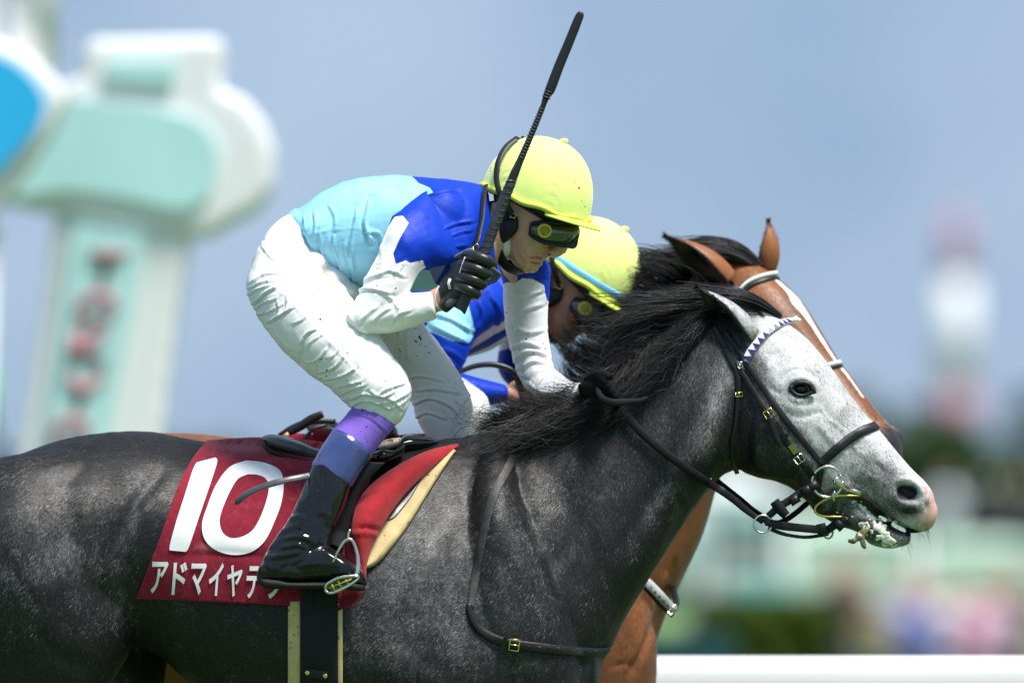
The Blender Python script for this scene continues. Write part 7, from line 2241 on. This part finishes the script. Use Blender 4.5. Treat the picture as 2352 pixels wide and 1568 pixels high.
# pale felt pad that shows in front of and below the cloth
pad = thing('saddle_pad', 'cream felt pad between the grey horse and the saddle, showing in front of the cloth', 'saddle pad')
ce = curve_at([(1046, 1034), (1012, 1085), (975, 1145), (938, 1205), (900, 1255), (868, 1290), (846, 1302), (832, 1302)], 60)
ci = curve_at([(1036, 1032), (990, 1070), (945, 1120), (905, 1165), (870, 1210), (845, 1255), (828, 1290), (826, 1300)], 60)
V = []
for i in range(60):
    for j in range(12):
        s = j / 11
        p = ci[i] * (1 - s) + ce[i] * s
        yb = sy(p[0], p[1], 0); yb = yb if yb is not None else GY
        V.append((p[0], p[1], yb - .005 - .011 * (1 - max(0, (s - .70) / .30) ** 2) - (.003 if s > .66 and s < .94 else 0)))
sheet('felt', PA(np.array(V)), 60, 12, .004, M['cream_felt'], pad)
# saddle flap between pad and cloth
fl_ = curve_at([(952, 1108), (925, 1150), (900, 1180), (884, 1190), (880, 1180), (905, 1150), (940, 1110)], 30)

girth = thing('girth', 'black webbing girth with cream felt edges and a studded plate under the boot', 'girth')
def drop(name, x0, x1, ytop, ybot, mat, off, thick, edge=0):
    V = []
    rows = np.linspace(ytop, ybot, 60)
    for y_ in rows:
        for j in range(12):
            s = j / 11
            px = x0 + (x1 - x0) * s
            yb = sy(px, min(y_, 1740), 0)
            V.append((px, y_, (yb if yb is not None else V[-1][2] + off) - off - edge * math.sin(s * math.pi)))
    return sheet(name, PA(np.array(V)), 60, 12, thick, mat, girth)
drop('felt_edge', 663, 694, 1380, 1735, M['cream_felt'], .008, .006, .005)
drop('felt_edge', 768, 785, 1385, 1735, M['cream_felt'], .008, .006, .005)
wb = drop('webbing', 690, 776, 1330, 1735, M['webbing'], .016, .004, .004)
pl_v = []
yb = sy(726, 1550, .030)
build('plate', [tube([P(702, 1543, yb + .002), P(726, 1547, yb), P(751, 1552, yb + .002)], [.0105, .0105, .0105], 14, 4, flat=.22)], M['leather'], wb)
for x, y_ in ((706, 1544), (747, 1551)):
    build('stud', [ell(P(x, y_, yb - .004), .0055, .003, .0055, 14)], M['brass'], wb)

# saddle
sad = thing('saddle', 'small grey-black leather racing saddle under the jockey on the grey horse', 'saddle')
seat = [loft([(604, 1004, 610, 1020, GY - .01, .085), (622, 998, 626, 1032, GY - .01, .115), (650, 1000, 652, 1044, GY - .01, .125), (690, 1012, 690, 1054, GY - .01, .125), (730, 1030, 728, 1062, GY, .12), (790, 1040, 790, 1068, GY, .10), (860, 1026, 860, 1060, GY, .085), (920, 1004, 922, 1040, GY, .07), (965, 1002, 970, 1036, GY, .05)], sub=5, seg=30, e=2.6)]
so = fuse('seat', seat, .0034, M['grey_leather'], sad, smooth=4)
set_co(so, get_co(so) + get_no(so) * (vnoise(get_co(so) * 16, 71) * .003)[:, None])
build('welt', [tube([P(604, 1012, GY - .10), P(612, 1028, GY - .125), P(640, 1043, GY - .135), P(680, 1054, GY - .137), P(722, 1062, GY - .137), P(760, 1068, GY - .13)], .0042, 10, 6)], M['leather'], so)
build('pommel', [loft([(905, 1020, 908, 1048, GY - .06, .05), (930, 1000, 936, 1040, GY - .05, .05), (965, 1000, 970, 1036, GY - .04, .045), (1000, 1006, 1000, 1030, GY - .03, .035), (1012, 1014, 1010, 1028, GY - .02, .02)], sub=5, seg=26)], M['boot'], sad)
build('leather_fold', [loft([(856, 1036, 850, 1062, GY - .16, .03), (880, 1030, 872, 1066, GY - .16, .04), (905, 1032, 896, 1060, GY - .15, .035), (928, 1022, 925, 1044, GY - .13, .02)], sub=5, seg=20)], M['boot'], sad)
build('worn_pad', [loft([(862, 1020, 852, 1040, GY - .12, .04), (890, 1008, 884, 1036, GY - .11, .05), (918, 1004, 912, 1026, GY - .10, .04)], sub=5, seg=20)], add_specks(simple('worn_pad', (.62, .55, .46), .8, var=.3, vscale=70, bump=.8), (.32, .12, .03), 60, .56, 1.0, 30), sad)
V = []
fa, fb_ = curve_at([(960, 1085), (925, 1130), (890, 1180), (878, 1196)], 24), curve_at([(972, 1092), (945, 1140), (908, 1186), (884, 1196)], 24)
for i in range(24):
    for j in range(8):
        s = j / 7; p = fa[i] * (1 - s) + fb_[i] * s
        yb = sy(p[0], p[1], 0); yb = yb if yb is not None else 0.1
        V.append((p[0], p[1], yb - .020))
sheet('flap', PA(np.array(V)), 24, 8, .004, M['grey_leather'], sad)
# loose strap end lying over the number
co_ = PA(catmull(np.array([(712, 1092, -.030), (690, 1096, -.035), (660, 1102, -.045), (620, 1112, -.050), (580, 1127, -.048), (556, 1142, -.040), (541, 1157, -.032)], float), 6))
no_ = np.tile(np.array([.1, -1, .45]), (len(co_), 1))
w = np.interp(np.linspace(0, 1, len(co_)), [0, .93, 1], [.0145, .0145, .006])
build('strap_end', [ribbon(co_, no_, w, .0032)], M['grey_leather'], sad)
for k in (4, 9):
    pass
M['tread_yellow'] = simple('tread_yellow', (.22, .23, .03), .5, var=.3)
# stirrup
sti = thing('stirrup', 'steel stirrup iron on black webbing at the toe of the patent boot', 'stirrup')
V = []
la, lb = curve_at([(838, 1060), (800, 1130), (770, 1190), (745, 1245)], 40), curve_at([(884, 1062), (830, 1120), (806, 1190), (788, 1262)], 40)
for i in range(40):
    for j in range(12):
        s = j / 11; p = la[i] * (1 - s) + lb[i] * s
        yb = sy(p[0], p[1], 0); yb = yb if yb is not None else .05
        V.append((p[0], p[1], min(yb - .030, .02) - .004 * math.sin(s * math.pi)))
sheet('webbing', PA(np.array(V)), 40, 12, .004, M['webbing'], sti)
V = []
la, lb = curve_at([(745, 1245), (735, 1300), (720, 1390)], 30), curve_at([(788, 1262), (782, 1320), (770, 1390)], 30)
for i in range(30):
    for j in range(10):
        s = j / 9; p = la[i] * (1 - s) + lb[i] * s
        yb = sy(p[0], p[1], 0); yb = yb if yb is not None else .05
        V.append((p[0], p[1], yb - .024))
sheet('webbing', PA(np.array(V)), 30, 10, .004, M['webbing'], sti)
yi = -.116
build('iron', [tube([P(764, 1292, yi + .01), P(776, 1266, yi), P(790, 1244, yi), P(804, 1238, yi), P(814, 1250, yi), P(822, 1280, yi), P(822, 1308, yi - .002), P(818, 1322, yi - .004)], [.0026, .0028, .0034, .0040, .0036, .0045, .0055, .0050], 12, 6),
               tube([P(800, 1240, yi), P(800, 1228, yi), P(804, 1216, yi)], [.0026, .0026, .0026], 8, 4)], M['metal'], sti)
tr = build('tread', [tube([P(748, 1350, yi - .004), P(752, 1340, yi - .006), P(780, 1326, yi - .010), P(816, 1322, yi - .008), P(822, 1328, yi - .006), P(800, 1344, yi - .010), P(765, 1360, yi - .008), P(750, 1358, yi - .004), P(748, 1350, yi - .004)], .0034, 10, 5, cap=False)], M['metal'], sti)
plate = PA(np.array([(750, 1350, yi - .004), (757, 1340, yi - .006), (782, 1328, yi - .009), (814, 1324, yi - .007), (800, 1342, yi - .009), (766, 1358, yi - .007)], float))
v = np.vstack([plate, plate + np.array([0, .008, 0])])
build('tread_pad', (v, [(0, 1, 2, 3, 4, 5), (11, 10, 9, 8, 7, 6)] + [(i, i + 6, (i + 1) % 6 + 6, (i + 1) % 6) for i in range(6)]), simple('tread_rubber', (.10, .11, .02), .6, var=.6, vscale=160, bump=.8), tr, smooth=False)
for a, b in (((757, 1350), (808, 1329)), ((762, 1341), (768, 1356)), ((776, 1333), (784, 1350)), ((792, 1328), (800, 1342))):
    build('tread_bar', [tube([P(*a, yi - .009), P(*b, yi - .011)], .0020, 8, 1)], M['tread_yellow'], tr)

# ================================================================== tack of the chestnut horse
br2 = thing('bridle', 'black bridle with a white braided browband on the chestnut horse', 'bridle')
def surf_strap(name, pts, wpx, mat, parent, thick=.0035, off=.002, bvh=None):
    co, no = on_surface(bvh or b_bvh, pts, 5, off, trim=True)
    return build(name, [ribbon(co, no, wpx / S * 1.05, thick)], mat, parent), co, no
bb2, c2, n2 = surf_strap('browband', [(1700, 672), (1716, 656), (1738, 645), (1765, 638), (1790, 636), (1806, 640), (1812, 648)], 22, L, br2)
kk = resample(c2, .0062)
tt_ = np.gradient(kk, axis=0)
for i, p in enumerate(kk[1:-1]):
    n = n2[min(int(i / len(kk) * len(n2)), len(n2) - 1)]
    up = np.array([0, 0, 1.]); q = p + n * .0045 + up * .0035
    build('bead', [ell(q, .0042, .0040, .0068, 10, Matrix.Rotation(.5, 4, 'Y'))], M['pearl_trim'], bb2)
surf_strap('headpiece', [(1612, 640), (1628, 668), (1645, 700), (1668, 745), (1690, 790)], 24, L, br2)
nb2, c3, n3 = surf_strap('noseband', [(1880, 850), (1905, 842), (1925, 838), (1940, 838), (1952, 846)], 18, L, br2)
kk = resample(c3, .006)
for i, p in enumerate(kk[1:-1]):
    n = n3[min(int(i / len(kk) * len(n3)), len(n3) - 1)]
    build('bead', [ell(p + n * .0045 + np.array([0, 0, .002]), .004, .004, .0062, 10)], M['pearl_trim'], nb2)
brg2 = thing('breast_girth', 'grey punched breast strap with a metal buckle on the chest of the chestnut horse', 'breast girth')
M['grey_strap'] = simple('grey_strap', (.42, .43, .45), rough=.5, var=.2, vscale=50)
yq = BY - .235
hang('strap', [(1478, 1330, yq), (1500, 1350, yq - .01), (1522, 1374, yq - .01), (1548, 1402, yq + .01)], 22, M['grey_strap'], brg2, .006)
hang('backing', [(1476, 1342, yq + .004), (1496, 1364, yq - .006), (1518, 1388, yq - .006), (1544, 1412, yq + .012)], 12, L, brg2, .006)
for k in range(5):
    t = k / 4
    build('hole', [ell(P(1496 + 38 * t, 1348 + 42 * t, yq - .019), .0028, .0016, .0028, 8)], M['sole'], brg2)
hang('strap', [(1548, 1402, yq + .01), (1553, 1385, yq + .06), (1550, 1365, yq + .12), (1544, 1345, yq + .2)], 15, L, brg2, .007)
build('buckle', [tube([P(1532, 1402, yq - .012), P(1552, 1388, yq - .006), P(1558, 1398, yq - .004), P(1540, 1412, yq - .008), P(1532, 1402, yq - .012)], .0024, 8, 1)], M['metal'], brg2)
cl2 = thing('saddle_cloth', 'faded red saddle cloth on the back of the chestnut horse, behind the front saddle', 'saddle cloth')
V = []
for i in range(24):
    for j in range(14):
        s = j / 13; t = i / 23
        px = 640 + 400 * s; py = 992 + 8 * math.sin(s * 3) + t * 330
        c, n = cast(b_bvh, px, py)
        yb = c.y if c is not None else BY
        V.append((px, py, yb - .012))
sheet('felt', PA(np.array(V)), 24, 14, .005, M['pink_cloth'], cl2)
sa2 = thing('saddle', 'grey racing saddle with black straps on the chestnut horse', 'saddle')
build('seat', [loft([(706, 972, 712, 992, BY - .06, .07), (730, 962, 736, 1004, BY - .06, .10), (770, 968, 772, 1012, BY - .06, .11), (830, 985, 830, 1020, BY - .05, .10), (900, 975, 905, 1015, BY - .05, .08)], sub=5, seg=26)], M['grey_leather'], sa2)
hang('strap', [(640, 1000, BY - .30), (668, 985, BY - .30), (700, 972, BY - .30), (730, 967, BY - .29), (770, 968, BY - .28)], [9, 16, 18, 14, 12], L, sa2, .006)
hang('strap', [(690, 1022, BY - .30), (706, 1000, BY - .30), (722, 984, BY - .30), (750, 976, BY - .29)], [12, 9, 7], L, sa2, .005)
w3 = thing('strap', 'black strap end sticking up behind the grey saddle', 'strap')
build('tongue', [tube([P(664, 995, .78), P(690, 979, .78), P(716, 962, .78), P(742, 950, .78)], [.006, .010, .0105, .008], 12, 5, flat=.5)], M['leather'], w3)
build('tip', [tube([P(650, 1003, .78), P(664, 995, .78)], [.004, .005], 10, 1, flat=.5)], M['cream_felt'], w3)
